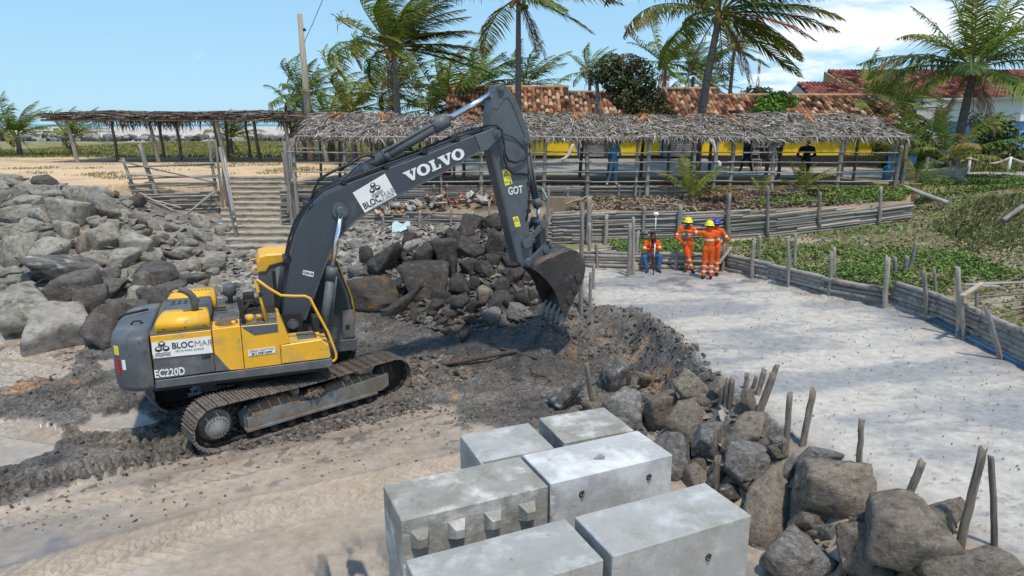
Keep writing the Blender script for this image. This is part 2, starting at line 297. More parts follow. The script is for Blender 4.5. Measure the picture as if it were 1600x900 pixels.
def terrain(x, y, full=False):
    x = np.asarray(x, float); y = np.asarray(y, float)
    z, dt, dd, dsf, dp = zcore(x, y)
    near = (y < 70)
    dm = sdist(MUD, x, y) + .35 * fbm(x, y, 1.3, 4, 3)
    mud = ss(-.05, .12, dm) * (dt < .02) * (dd < 0) * (dp < 0)
    dpud = np.full(x.shape, -9.)
    for p in PUD: dpud = np.maximum(dpud, sdist(p, x, y))
    pud = ss(-.02, .06, dpud + .12 * fbm(x, y, 2.5, 3, 8)) * (dt < -.3)
    far = ss(60, 40, y)
    pile = ss(18.5, 20.5, y) * (dp < -.5) * (dt < 0)
    bank = ss(-1.1, -.15, dt) * ss(.25, 0., dt) * ss(9, 12, y) * (dd < .0)
    rough = mud * (1 - pud) * far
    z = z + rough * (.035 * fbm(x, y, 2.2, 4, 11) + .05 * fbm(x, y, 7, 4, 12, .65) + .05 * ss(14, 16, y) * (1 - np.abs(fbm(x, y, 1.6, 4, 13)) * 2) * .9 + .03)
    z = z + (bank + .6 * pile * mud) * (.10 * (1 - 2 * np.abs(fbm(x, y, 1.4, 4, 21))) + .05 * fbm(x, y, 5, 3, 22)) * far
    z = z + far * (.012 * fbm(x, y, .8, 4, 31) + .014 * ss(0, .3, dt) * fbm(x, y, 3.2, 4, 32)) + ss(.1, .5, dd) * far * (.05 * fbm(x, y, 1.1, 4, 41))
    z = z - pud * .03
    tyre = np.zeros(x.shape)
    nearm = (y > 3) & (y < 18) & (x < 2) & (x > -18)
    for k, ln in enumerate(TYRE):
        d, s = ldist(ln, x, y); d = d + .02 * fbm(x, y, 1, 2, 50 + k); a = np.abs(d); amp = (1.0 if k < 2 else .55) * ss(.30, .22, a) * nearm * (.65 + .35 * ss(-.25, .25, fbm(x, y, .9, 3, 60 + k)))
        ch = np.sin((s + a * 1.1) * 2 * np.pi / .20); z = z + amp * (.040 * np.clip(ch * 2.2, -1, 1) + .004); z = z + nearm * .03 * np.exp(-((a - .31) / .06) ** 2) * (.6 + .6 * fbm(x, y, 3, 3, 70 + k)); tyre = np.maximum(tyre, amp)
    crawl = np.zeros(x.shape)
    for k, ln in enumerate(CRAWL):
        d, s = ldist(ln, x, y); d = d + .06 * fbm(x, y, .9, 2, 80 + k); a = np.abs(d); amp = ss(.36, .3, a) * nearm * (dm > -.3) * (.4 + .6 * ss(-.3, .2, fbm(x, y, 1.2, 3, 90 + k)))
        z = z + amp * (.055 * np.clip(np.sin(s * 2 * np.pi / .19) * 2, -1, 1) - .03); z = z + nearm * .045 * np.exp(-((a - .38) / .08) ** 2); crawl = np.maximum(crawl, amp)
    if not full: return z
    return z, dict(dt=dt, dd=dd, dsf=dsf, dp=dp, mud=mud, pud=pud, bank=bank, pile=pile, tyre=tyre, crawl=crawl, dm=dm, grit=np.clip(.10 + .12 * (dd > 0) + .9 * mud * (1 - pud) + .8 * bank + .35 * (dd > 0) + .5 * ss(-9, -10.5, x) * (dp < 0), 0, 1))
def terr_cols(x, y, z, q):
    def L(c): return np.array(c)[None, None, :] if x.ndim == 2 else np.array(c)[None, :]
    def mix(a, b, t): return a + (b - a) * t[..., None]
    sx = x * .92 + y * .39; sy = -x * .39 + y * .92           # along the tracks
    c = mix(L((.375, .305, .235)) + 0 * x[..., None], L((.27, .222, .175)), ss(-.1, .5, fbm(sx * .25, sy, .9, 4, 101)))
    c = mix(c, L((.42, .355, .285)), .6 * ss(.05, .5, fbm(sx * .3, sy, 1.5, 4, 102)))
    c = mix(c, L((.12, .125, .14)), ss(.42, .62, fbm(sx, sy, 1.0, 4, 104)) * .55 * (y < 13))
    sm = np.exp(-(((x + 2.15) / .5) ** 2 + ((y - 8.0) / .55) ** 2)); c = mix(c, L((.06, .065, .08)), np.clip(sm * 1.6 * ss(-.1, .3, fbm(sx * 5, sy * 1.2, 1.2, 3, 105)), 0, 1))
    wet = .36 + .28 * fbm(x, y, .7, 3, 103)
    c = mix(c, L((.46, .385, .30)), q['tyre'] * .5); wet = wet + .3 * q['tyre']
    # mud
    mc = mix(L((.095, .085, .075)) + 0 * x[..., None], L((.18, .16, .138)), ss(-.3, .5, fbm(x, y, .8, 5, 111)))
    mc = mix(mc, L((.05, .044, .04)), ss(.1, .55, fbm(x, y, 2.1, 4, 112)) * .8)
    mc = mix(mc, L((.33, .19, .09)), ss(.38, .6, fbm(x, y, .9, 4, 113)) * .7 * (y > 13))
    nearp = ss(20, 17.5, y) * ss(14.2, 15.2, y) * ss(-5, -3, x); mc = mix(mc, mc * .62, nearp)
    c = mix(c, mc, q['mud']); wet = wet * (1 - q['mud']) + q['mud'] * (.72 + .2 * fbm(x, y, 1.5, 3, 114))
    # spots of mud strewn on the sand
    sp = ss(.30, .42, fbm(sx * .6, sy, 5.5, 3, 121)) * ss(-1.6, -.1, q['dm']) * (1 - q['mud']) * (q['dt'] < 0) * (y < 20); c = mix(c, L((.10, .085, .075)), sp * .8)
    # light rubble slope behind the machine
    rb = ss(22.5, 24.5, y - .25 * x) * (q['dp'] < .2) * (x < 0) * (q['dsf'] < 0); rb = np.maximum(rb, ss(-9, -10.5, x) * ss(17.5, 19.5, y) * (q['dp'] < .2)); rb = np.maximum(rb, ss(-5.0, -6.5, x) * ss(19.5, 22, y) * (q['dp'] < .2))
    c = mix(c, mix(L((.27, .245, .21)) + 0 * x[..., None], L((.15, .135, .12)), ss(-.2, .4, fbm(x, y, 1.9, 4, 131))), rb); wet = wet * (1 - rb) + .95 * rb
    # pit bank: grey and orange sand
    bc = mix(L((.15, .135, .12)) + 0 * x[..., None], L((.34, .22, .13)), ss(.0, .35, fbm(x, y, 1.3, 4, 141) - .5 * (z - .6)) * ss(17.6, 16, y - x * .3))
    bc = mix(bc, L((.085, .08, .076)), ss(-.1, .4, fbm(x, y, 2.6, 4, 142)) * .8)
    c = mix(c, bc, np.clip(q['bank'] * 1.3, 0, 1)); wet = wet * (1 - q['bank']) + .85 * q['bank']
    # white terrace
    t = ss(-.1, .15, q['dt'] + .12 * fbm(x, y, 2, 3, 150)) * (q['dd'] < .15)
    tcx = mix(L((.50, .455, .395)) + 0 * x[..., None], L((.27, .267, .268)), ss(-.12, .34, fbm(x * .45 + y * .25 + .5 * fbm(x, y, .35, 2, 157), y * 1.3 - x * .3, .8, 6, 151, .55)) * .9)
    tcx = mix(tcx, L((.23, .235, .25)), ss(.30, .55, fbm(x * .6, y * 1.7, 2.4, 5, 152, .62)) * .7)
    tcx = tcx * (1 + .10 * fbm(x, y, 5.5, 4, 154, .7))[..., None]; tcx = mix(tcx, L((.17, .165, .165)), ss(.34, .5, fbm(x * .7, y * 1.6, 7, 3, 155, .6)) * ss(-.2, .3, fbm(x, y, .7, 2, 156)) * .5)
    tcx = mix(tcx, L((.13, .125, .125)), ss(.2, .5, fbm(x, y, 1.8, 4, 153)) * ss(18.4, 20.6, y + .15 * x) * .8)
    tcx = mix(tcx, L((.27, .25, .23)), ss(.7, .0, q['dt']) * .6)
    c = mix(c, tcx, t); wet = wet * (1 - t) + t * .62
    # dune soil
    d = ss(-.05, .1, q['dd']); dc = mix(L((.44, .37, .28)) + 0 * x[..., None], L((.20, .18, .09)), ss(-.35, .3, fbm(x, y, .55, 4, 161))); dc = mix(dc, L((.12, .11, .055)), ss(0, .5, fbm(x, y, 2.5, 3, 162)) * .7)
    c = mix(c, dc, d); wet = wet * (1 - d) + d * .95
    sh = ss(0, .15, q['dsf']); sc = mix(L((.30, .22, .14)) + 0 * x[..., None], L((.12, .095, .065)), ss(-.3, .3, fbm(x, y, 1.1, 4, 171))); c = mix(c, sc, sh); wet = wet * (1 - sh) + .95 * sh
    # promenade sand, grass behind, flats and far sand
    p = ss(-.3, .2, q['dp']) * (y < 96); pc = mix(L((.66, .46, .27)) + 0 * x[..., None], L((.50, .37, .235)), ss(-.2, .5, fbm(x, y, .5, 5, 181)))
    rt = ss(14, 17, x); pc = mix(pc, L((.30, .25, .17)), rt)
    canopy_shade = ss(-9.6, -9, x) * ss(33, 31.5, y); pc = mix(pc, L((.33, .25, .17)), canopy_shade)  # sand darkened under the canopy: its shade is put into the colour
    gr = ss(49.5, 52, y + 2.5 * fbm(x, y, .25, 4, 182)) ; gr = np.maximum(gr, ss(42, 47, y) * ss(.1, .4, fbm(x, y, .35, 4, 184)) * .7)
    gr = np.maximum(gr, (x > 15) * ss(-.2, .3, fbm(x, y, .4, 4, 185) + .3))
    pc = mix(pc, mix(L((.17, .17, .06)) + 0 * x[..., None], L((.27, .23, .10)), ss(-.3, .4, fbm(x, y * 2, .3, 4, 183))), gr)
    c = mix(c, pc, p); wet = wet * (1 - p) + .95 * p
    f = (y > 96) & (q['dp'] < 1); fc = mix(L((.33, .325, .32)) + 0 * x[..., None], L((.50, .455, .39)), ss(240, 300, y + 14 * fbm(x, y * 3, .01, 3, 191))); fc = mix(fc, L((.10, .28, .36)), ss(1380, 1420, y)); c = np.where(f[..., None], fc, c); wet = np.where(f, .9, wet)
    pu = q['pud']; pcx = mix(L((.36, .30, .235)) + 0 * x[..., None], L((.30, .14, .05)), ((y > 18) & (x > -3)) * 1.0); c = mix(c, pcx, pu); wet = wet * (1 - pu) + pu * (.12 + .25 * ss(-.1, .5, fbm(x, y, 1.3, 3, 195)))
    return np.clip(c, .01, .9), np.clip(wet, .06, 1)
def terrain_material():
    m = mat('sand_and_mud', (1, 1, 1), .8, .22, 6., .0, attr='Col', spec=.4)
    t = m.node_tree; n = t.nodes; L = t.links; b = n['Principled BSDF']
    at = n.new('ShaderNodeAttribute'); at.attribute_name = 'wet'; L.new(at.outputs['Fac'], b.inputs['Roughness'])
    tc = n.new('ShaderNodeTexCoord'); last = None
    for sc, st, ds in ((5, .35, .05), (24, .5, .025), (110, .45, .008)):
        q = n.new('ShaderNodeTexNoise'); q.inputs['Scale'].default_value = sc; q.inputs['Detail'].default_value = 6; q.inputs['Roughness'].default_value = .6; L.new(tc.outputs['Object'], q.inputs['Vector'])
        bp = n.new('ShaderNodeBump'); bp.inputs['Distance'].default_value = ds; L.new(q.outputs[0], bp.inputs['Height'])
        ml = n.new('ShaderNodeMath'); ml.operation = 'MULTIPLY'; ml.inputs[1].default_value = st * 1.9; L.new(at.outputs['Fac'], ml.inputs[0]); L.new(ml.outputs[0], bp.inputs['Strength'])
        if last: L.new(last, bp.inputs['Normal'])
        last = bp.outputs[0]
    # clod-sized mottling, strong where the ground is churned
    g = n.new('ShaderNodeAttribute'); g.attribute_name = 'grit'; cur = b.inputs['Base Color'].links[0].from_socket
    for sc, am in ((13, .55), (45, .5), (2.7, .3)):
        q = n.new('ShaderNodeTexNoise'); q.inputs['Scale'].default_value = sc; q.inputs['Detail'].default_value = 8; q.inputs['Roughness'].default_value = .68; L.new(tc.outputs['Object'], q.inputs['Vector'])
        r = n.new('ShaderNodeMapRange'); r.inputs[1].default_value = .33; r.inputs[2].default_value = .67; r.inputs[3].default_value = -am; r.inputs[4].default_value = am; L.new(q.outputs[0], r.inputs[0])
        mu = n.new('ShaderNodeMath'); mu.operation = 'MULTIPLY_ADD'; mu.inputs[2].default_value = 1; L.new(r.outputs[0], mu.inputs[0]); L.new(g.outputs['Fac'], mu.inputs[1])
        v = n.new('ShaderNodeVectorMath'); v.operation = 'SCALE'; L.new(cur, v.inputs[0]); L.new(mu.outputs[0], v.inputs['Scale']); cur = v.outputs[0]
    L.new(cur, b.inputs['Base Color'])
    L.new(last, b.inputs['Normal']); return m
M_TERR = terrain_material()
def build_terrain():
    ys = [3.5]
    while ys[-1] < 30: ys.append(ys[-1] * 1.0035)
    while ys[-1] < 62: ys.append(ys[-1] * 1.009)
    while ys[-1] < 7000: ys.append(ys[-1] * (1.05 if ys[-1] < 110 else 1.16))
    ys = np.array([-60, -30, -15, -8, -4, -2, -.5, .5, 1.3, 2., 2.6, 3.1] + ys)
    ud = np.arange(-.74, .7401, .0022); g = [.76]
    while g[-1] < 8: g.append(g[-1] * 1.12)
    us = np.concatenate([-np.array(g)[::-1], ud, g])
    Y, U = np.meshgrid(ys, us, indexing='ij'); X = U * (np.maximum(Y, 3.5) + 3)
    Z, q = terrain(X, Y, True); C, Wt = terr_cols(X, Y, Z, q)
    nr, nc = X.shape; V = np.stack([X, Y, Z], -1).reshape(-1, 3)
    i = np.arange(nr - 1)[:, None] * nc + np.arange(nc - 1)[None]; F = np.stack([i, i + 1, i + nc + 1, i + nc], -1)
    def cell(a): return a[:-1, :-1]
    zone = np.zeros((nr - 1, nc - 1), int)
    zone[(cell(q['mud']) > .5)] = 1
    zone[(cell(q['dt']) > 0) & (cell(q['dd']) < 0)] = 2
    zone[(cell(q['dd']) > 0)] = 3; zone[cell(q['dsf']) > 0] = 4; zone[cell(q['dp']) > 0] = 5
    zone[(Y[:-1, :-1] > 96) & (cell(q['dp']) <= 0)] = 6; zone[(Y[:-1, :-1] > 1400)] = 7
    C = C.reshape(-1, 3); Wt = Wt.ravel(); Gr = q['grit'].ravel()
    for k, nm in enumerate(['beach', 'mud', 'sand_terrace', 'dune', 'slope_shelf', 'promenade', 'sand_flats', 'sea']):
        f = F[zone == k]
        if not len(f): continue
        u_, inv = np.unique(f.ravel(), return_inverse=True)
        me = mesh_np(nm, V[u_], inv.reshape(-1, 4), [M_TERR], col=C[u_], attrs={'wet': Wt[u_], 'grit': Gr[u_]})
        ob(nm, me, kind='structure')
build_terrain()
def gz(x, y): return float(terrain(np.array([float(x)]), np.array([float(y)]))[0])
# ------------------------------------------------------------------ shared materials
M_YEL = mat('yellow_paint', (.78, .42, .025), .42, .10, 2.5, .08, 30, spec=.5, dirt=[((.50, .33, .11), .28, 2.6), ((.20, .14, .07), .03, 8)], bd=.005)
M_CAB = mat('charcoal_paint', (.098, .110, .122), .52, .2, 2.2, .1, 30, spec=.4, dirt=[((.19, .175, .155), .30, 2.2), ((.05, .045, .04), .12, 7)], bd=.005)
M_BOOM = mat('slate_paint', (.050, .060, .075), .45, .16, 2.0, .06, 30, spec=.45, dirt=((.11, .105, .10), .2, 2.2), bd=.004)
M_ARM = mat('arm_grey_paint', (.088, .105, .118), .5, .16, 2.2, .08, 30, spec=.4, dirt=((.05, .05, .048), .22, 2.4), bd=.005)
M_STEEL = mat('worn_track_steel', (.22, .19, .165), .62, .35, 6, .5, 30, metal=.35, dirt=((.20, .155, .12), .45, 5), orand=.2)
M_DARK = mat('dark_grime', (.028, .026, .025), .8, .3, 5, .4, 25)
M_FRAME = mat('grey_undercarriage_paint', (.19, .21, .215), .6, .25, 4, .4, 30, dirt=[((.17, .13, .095), .52, 3.0), ((.07, .06, .05), .15, 7)])
M_MUDC = mat('caked_mud', (.21, .155, .115), .95, .35, 8, 1.0, 20, bd=.05)
M_CHROME = mat('chrome_rod', (.75, .76, .78), .18, .06, 3, 0, metal=1)
M_RUB = mat('black_rubber', (.022, .022, .024), .5, .2, 6, .15, 40)
M_GLASS = mat('cab_glass', (.035, .05, .05), .08, .1, 1, 0, spec=.8)
M_GLASS2 = mat('cab_glass_pale', (.24, .29, .28), .1, .2, 1.5, 0, spec=.8)
M_WHITE = mat('white_vinyl', (.78, .78, .76), .5, .08, 3, .0, dirt=((.5, .48, .45), .1, 4))
M_INK = mat('black_ink', (.03, .03, .035), .6, .1, 3, 0)
M_GINK = mat('grey_ink', (.25, .25, .26), .6, .1, 3, 0)
M_YST = mat('yellow_sticker', (.80, .70, .10), .5, .08, 3, 0)
M_BUCK = mat('scraped_bucket_steel', (.06, .056, .053), .5, .35, 3, .5, 18, metal=.3, dirt=[((.13, .07, .055), .28, 2.2), ((.17, .16, .15), .15, 5)])
M_GRATE = mat('anti_slip_plate', (.11, .11, .11), .7, .3, 8, .3, 60, dirt=((.22, .19, .16), .3, 4))
M_RED = mat('red_lens', (.45, .02, .02), .3, .1, 3, 0)
EX = thing('excavator', 'yellow and charcoal tracked excavator, bucket lowered to the mud by the rock pile', 'excavator', (-4.78, 13.38, .16), .373)
def decal(name, parent, y, pts, mt, th=.006, label=None):
    m = MB().prism(pts, y, y - th); o = m.ob(name, [mt], parent)
    if label: o['label'] = label
    return o
def letters(parent, txt, p, ux, uz, size, y, mt, bold=True, sx=1., th=.004, name='lettering'):
    """text lying in a plane y=const of the parent, ux/uz = unit text axes in (x,z)"""
    V, F = text_mesh(txt, size, th, bold, sx=sx); V = np.asarray(V, float)
    W = np.stack([p[0] + V[:, 0] * ux[0] + V[:, 1] * uz[0], y - V[:, 2], p[1] + V[:, 0] * ux[1] + V[:, 1] * uz[1]], 1)
    m = MB(); m.add(W, F); o = m.ob(name, [mt], parent); return o
def stroke_shapes(parent, shapes, p, ux, uz, y, mt, th, name):
    m = MB()
    for sh in shapes: m.prism([(p[0] + a * ux[0] + b * uz[0], p[1] + a * ux[1] + b * uz[1]) for a, b in sh], y, y - th)
    return m.ob(name, [mt], parent)
def rotax(an): return (math.cos(an), math.sin(an)), (-math.sin(an), math.cos(an))
class PinSet:
    def __init__(s, par): s.par = par
    def cyl(s, a, b, r, seg): MB().cyl(a, b, r, seg).ob('pivot_pin', [M_ARM], s.par)
# ---- undercarriage
UC = Matrix.Translation((.0, .22, -.13)) @ Matrix.Rotation(R(20.8), 4, 'Z')
def track_path(n):
    r = .43; zc = .475; P = []; L = [3.66, math.pi * r, 3.66, math.pi * r]; T = sum(L)
    for i in range(n):
        s = (i + .5) / n * T
        if s < L[0]: x = -1.83 + s; z = zc + r - .05 * math.sin(math.pi * s / 3.66) ** 2; a = 0; P.append((x, z, -.04 * math.cos(math.pi * s / 3.66) * math.sin(math.pi * s / 3.66)))
        elif s < L[0] + L[1]: t = (s - L[0]) / r; P.append((1.83 + r * math.sin(t), zc + r * math.cos(t), t))
        elif s < L[0] + L[1] + L[2]: P.append((1.83 - (s - L[0] - L[1]), zc - r, math.pi))
        else: t = (s - L[0] - L[1] - L[2]) / r; P.append((-1.83 - r * math.sin(t), zc - r * math.cos(t), math.pi + t))
    return P
sh = MB().box((-.088, -.3, -.012), (.088, .3, .012))
for gx in (-.078, -.02, .045): sh.prism([(gx - .006, .010), (gx + .008, .010), (gx + .006, .040), (gx - .003, .040)], -.3, .3)
for bx_ in (-.05, .018):
    for by in (-.085, .085): sh.cyl((bx_, by, .01), (bx_, by, .03), .014, 6)
SHOE = sh.mesh('track_shoe', [M_STEEL])
for side in (-1, 1):
    tr = ob('track', None, EX); tr.matrix_local = UC @ Matrix.Translation((0, side * 1.195, 0))
    for (x, z, a) in track_path(52):
        ob('track_shoe', SHOE, tr, loc=(x + random.uniform(-.004, .004), 0, z), rot=(0, a + random.uniform(-.02, .02), 0))
    ch = MB()
    P = track_path(52); r0 = .475
    for yy in (-.09, .09):
        for i in range(52):
            (x, z, a), (x2, z2, a2) = P[i], P[(i + 1) % 52]
            nx, nz = math.sin(a), math.cos(a); c0 = np.array([x - nx * .055, yy, z - nz * .055]); nx2, nz2 = math.sin(a2), math.cos(a2); c1 = np.array([x2 - nx2 * .055, yy, z2 - nz2 * .055])
            ch.tube([c0, c1], .042, 6)
    ch.ob('track_chain', [M_DARK], tr)
    o_ = side * 1.0
    fr = MB()
    fr.prism([(-1.32, .24), (1.60, .24), (1.78, .32), (1.78, .58), (1.36, .60), (-1.20, .60), (-1.34, .50)], -.13, .13)
    fr.prism([(-1.30, .27), (1.55, .27), (1.72, .34), (1.72, .60), (.75, .56), (.75, .50), (.70, .56), (.30, .56), (.25, .50), (-.30, .50), (-.35, .56), (-.80, .56), (-.85, .48), (-1.30, .48)], .13 * side, .22 * side)
    fr.prism([(-1.34, .235), (1.42, .235), (1.42, .275), (-1.34, .275)], .12 * side, .27 * side)
    fr.ob('track_frame', [M_FRAME], tr)
    sl_ = MB().prism([(-.17, .58), (-.13, .74), (.05, .72), (.22 * 1, .50)], -1.2, -.15, ax='x') if False else MB()
    for x0, x1, hh in ((-1.2, -.25, .13), (.35, 1.35, .11)):
        n_ = 14; xs = np.linspace(x0, x1, n_); V = []; Fc = []
        for k, xx in enumerate(xs):
            e = math.sin(math.pi * (k + .3) / n_) ** .5; jj = random.uniform(-.02, .02)
            V += [(xx, side * .215, .50 - .02 * e), (xx, side * .19, .54 + jj * .6), (xx, side * .10, .58 + hh * .6 * e + jj), (xx, 0, .60 + hh * e + jj), (xx, -side * .1, .58)]
        for k in range(n_ - 1):
            for j in range(4): Fc.append((k * 5 + j, k * 5 + j + 1, k * 5 + 6 + j, k * 5 + 5 + j))
        sl_.add(V, Fc, 0, True)
    sl_.ob('caked_mud', [M_MUDC], tr)
    if side == -1:
        m_ = MB(); rg_ = np.random.default_rng(3); bq = bmesh.new(); bmesh.ops.create_icosphere(bq, subdivisions=1, radius=1); IV = np.array([v.co[:] for v in bq.verts]); IF = [[v.index for v in f.verts] for f in bq.faces]; bq.free()
        for k in range(90): d = rg_.normal(size=3); d /= np.linalg.norm(d); q_ = rg_.uniform(.2, 1) ** .5; m_.add(IV * rg_.uniform(.018, .06) * rg_.uniform(.7, 1.2, (len(IV), 1)) + [.05 + d[0] * .22 * q_, -.20 + d[1] * .07 * q_, .60 + d[2] * .10 * q_], IF)
        mo_ = m_.ob('mud_clod', [M_MUDC], tr); mo_['kind'] = 'stuff'
    # sprocket + final drive (rear) and idler (front)
    sp = MB(); sp.cyl((-1.83, -.06, .475), (-1.83, .06, .475), .33, 32)
    for k in range(21):
        a = k / 21 * 2 * math.pi; sp.box((-.03, -.045, .30), (.03, .045, .385), M=Matrix.Translation((-1.83, 0, .475)) @ Matrix.Rotation(a, 4, 'Y'))
    sp.ob('sprocket', [M_DARK], tr)
    hub = MB(); hub.lathe([(.29, 0), (.29, .06), (.235, .07), (.225, .16), (.215, .20), (.195, .225), (.0, .23)], 32, M=axisM((-1.83, 0, .475), (0, side, 0)))
    hb = hub.ob('final_drive', [M_FRAME], tr)
    bo = MB()
    for k in range(20):
        a = k / 20 * 2 * math.pi; c = (-1.83 + .185 * math.cos(a), 0, .475 + .185 * math.sin(a)); bo.cyl((c[0], side * .205, c[2]), (c[0], side * .242, c[2]), .013, 6)
    bo.ob('bolt_ring', [M_FRAME], hb, kind='stuff')
    idl = MB(); idl.lathe([(.0, -.09), (.34, -.09), (.36, -.05), (.36, .05), (.34, .09), (.12, .09), (.12, .13), (0, .13)], 32, M=axisM((1.83, 0, .475), (0, side, 0)))
    idl.ob('idler_wheel', [M_DARK], tr)
    for k, xx in enumerate(np.linspace(-1.15, 1.25, 8)):
        MB().lathe([(.06, -.2), (.085, -.19), (.085, -.08), (.06, -.07), (.06, .07), (.085, .08), (.085, .22), (.05, .235), (0, .235)], 14, M=axisM((xx, 0, .145), (0, side, 0))).ob('track_roller', [M_DARK], tr)
    for xx in (-.32, .78):
        MB().lathe([(.0, -.12), (.05, -.12), (.075, -.1), (.075, .16), (.06, .20), (.03, .215), (0, .215)], 14, M=axisM((xx, 0, .73), (0, side, 0))).ob('carrier_roller', [M_FRAME], tr)
cf_ = MB()
cf_.box((-.75, -.75, .42), (.75, .75, .82), M=UC, bev=.06)
for sx_ in (-1, 1):
    for sy_ in (-1, 1):
        cf_.tube([xf(UC, np.array([[sx_ * .4, sy_ * .4, .62]]))[0], xf(UC, np.array([[sx_ * .95, sy_ * 1.1, .45]]))[0]], [.2, .15], 8)
cf_.cyl((0, 0, .66), (0, 0, .98), .62, 32)
cf_.ob('centre_frame', [M_DARK], EX)
# ---- house
hs = MB()
hs.box((-2.2, -1.24, .98), (.80, 1.24, 1.10), bev=.02)
hs.box((-2.18, -1.20, 1.10), (-.02, 1.2, 1.98), bev=.02)
hs.box((-.02, -.35, 1.10), (.35, .35, 1.55), bev=.02)
hs.box((.0, .30, 1.08), (.25, .42, 2.0)); hs.box((.0, -.42, 1.08), (.45, -.36, 1.95))
hs.ob('house_frame', [M_DARK], EX)
sk = MB(); sk.prism([(-2.17, 1.05), (.84, 1.05), (.90, 1.09), (.90, 1.215), (-2.17, 1.195)], -1.275, -1.19, bev=.008); sk.ob('side_skirt', [M_CAB], EX)
# counterweight
def cw_outline(ins):
    pts = []
    xr, yw = -2.88 + ins, 1.27 - ins; 
    for k in range(0, 25):
        t = math.pi / 2 + math.pi * k / 24
        c, s_ = math.cos(t), math.sin(t); e = .62
        px_ = -2.2 + ins * 0 + (abs(c) ** e) * (-2.2 - xr) * (1 if c >= 0 else -1) * 1.0
        py_ = (abs(s_) ** .46) * yw * (1 if s_ >= 0 else -1)
        pts.append((px_, py_))
    return pts
V = []; rings = [(.99, .10), (1.04, .03), (1.12, .005), (1.5, 0), (1.88, .005), (1.97, .03), (2.025, .09), (2.055, .2), (2.07, .45)]
for z, ins in rings: V += [(a, b, z) for a, b in cw_outline(ins)]
n_ = 25; Fc = []
for i in range(len(rings) - 1):
    for j in range(n_ - 1): Fc.append((i * n_ + j, i * n_ + j + 1, (i + 1) * n_ + j + 1, (i + 1) * n_ + j))
for i in range(len(rings) - 1): Fc.append((i * n_ + n_ - 1, i * n_, (i + 1) * n_, (i + 1) * n_ + n_ - 1))
Fc.append(list(range(n_))[::-1]); Fc.append([(len(rings) - 1) * n_ + j for j in range(n_)])
cw = MB(); cw.add(V, Fc, 0, True)
cwo = cw.ob('counterweight', [M_CAB], EX)
# rear marks on the counterweight (curved corner)
def cwmark(sv, z0, z1, wd, mt, nm):
    f = lambda s_: np.array([-2.2 - (1 - s_ * s_) ** .31 * .68, -s_ ** .46 * 1.27]); a, b = f(sv), f(sv + .02); t = (b - a) / np.linalg.norm(b - a); n_ = np.array([t[1], -t[0]]); n_ = n_ if n_[0] < 0 else -n_
    M_ = Matrix(((t[0], -n_[0], 0, a[0]), (t[1], -n_[1], 0, a[1]), (0, 0, 1, 0), (0, 0, 0, 1))); MB().box((-wd / 2, -.008, z0), (wd / 2, .02, z1), M=M_).ob(nm, [mt], cwo)
cwmark(.74, 1.70, 1.86, .11, M_YST, 'sticker'); cwmark(.74, 1.34, 1.62, .09, M_RED, 'tail_lamp'); cwmark(.88, 1.44, 1.62, .06, M_WHITE, 'sticker')
hk = MB().tube([(-2.82, -.05, 2.07), (-2.72, .0, 2.14), (-2.5, .1, 2.15), (-2.35, .3, 2.13)], .025, 6); hk.tube([(-2.55, -.5, 2.06), (-2.5, -.5, 2.12), (-2.4, -.5, 2.12), (-2.35, -.5, 2.06)], .018, 6); hk.ob('lifting_eye', [M_DARK], cwo)
# right side panels
def panel(name, pts, mt, y0=-1.262, th=.03, par=EX): return MB().prism(pts, y0, y0 + th, bev=.006).ob(name, [mt], par)
d1 = panel('engine_door', [(-2.165, 1.21), (-1.178, 1.235), (-1.178, 2.03), (-2.165, 2.02)], M_CAB, -1.258)
panel('yellow_band', [(-2.16, 1.595), (-1.183, 1.60), (-1.183, 2.025), (-2.16, 2.015)], M_YEL, -1.266, .02, d1)
panel('door_latch', [(-1.38, 1.50), (-1.23, 1.51), (-1.23, 1.58), (-1.38, 1.57)], M_DARK, -1.27, .02, d1)
MB().box((-1.362, -1.276, 1.515), (-1.335, -1.268, 1.565)).ob('latch_handle', [M_ARM], d1)
bn = decal('banner', d1, -1.268, [(-2.15, 1.905), (-1.19, 1.915), (-1.215, 1.80), (-1.19, 1.60), (-2.13, 1.615), (-2.16, 1.70)], M_WHITE)
letters(d1, 'BLOC', (-1.665, 1.80), (1, 0), (0, 1), .155, -1.276, M_INK, True, .88); letters(d1, 'MAR', (-1.325, 1.80), (1, 0), (0, 1), .15, -1.276, M_GINK, False, 1.0)
letters(d1, 'FEITO PARA DURAR', (-1.56, 1.70), (1, 0), (0, 1), .052, -1.276, M_GINK, False)
def hexlogo(parent, p, s_, ux, uz, y):
    """three stacked hexagonal nuts over three waves"""
    shapes = []; holes = []
    for cx, cy in ((0, .62), (-.48, -.1), (.48, -.1)):
        h = [(cx + .5 * math.cos(math.pi / 3 * k + math.pi / 6), cy + .42 * math.sin(math.pi / 3 * k + math.pi / 6)) for k in range(6)]
        shapes.append([(a * s_, b * s_) for a, b in h]); holes.append([((cx + .27 * math.cos(k * math.pi / 6)) * s_, (cy + .10 + .15 * math.sin(k * math.pi / 6)) * s_) for k in range(12)])
    o = stroke_shapes(parent, shapes, p, ux, uz, y, M_INK, .004, 'logo_emblem'); stroke_shapes(parent, holes, p, ux, uz, y - .004, M_WHITE, .002, 'logo_opening')
    wv = []
    for r_ in range(3):
        xs = np.linspace(-1.0, 1.0, 25); yy = -.68 - .2 * r_ + .06 * np.sin(xs * 7.5)
        wv.append([(a * s_, b * s_) for a, b in zip(xs, yy)] + [(a * s_, (b - .06) * s_) for a, b in zip(xs[::-1], yy[::-1])])
    stroke_shapes(parent, wv, p, ux, uz, y, M_INK, .004, 'logo_waves')
hexlogo(d1, (-1.995, 1.785), .125, (1, 0), (0, 1), -1.275)
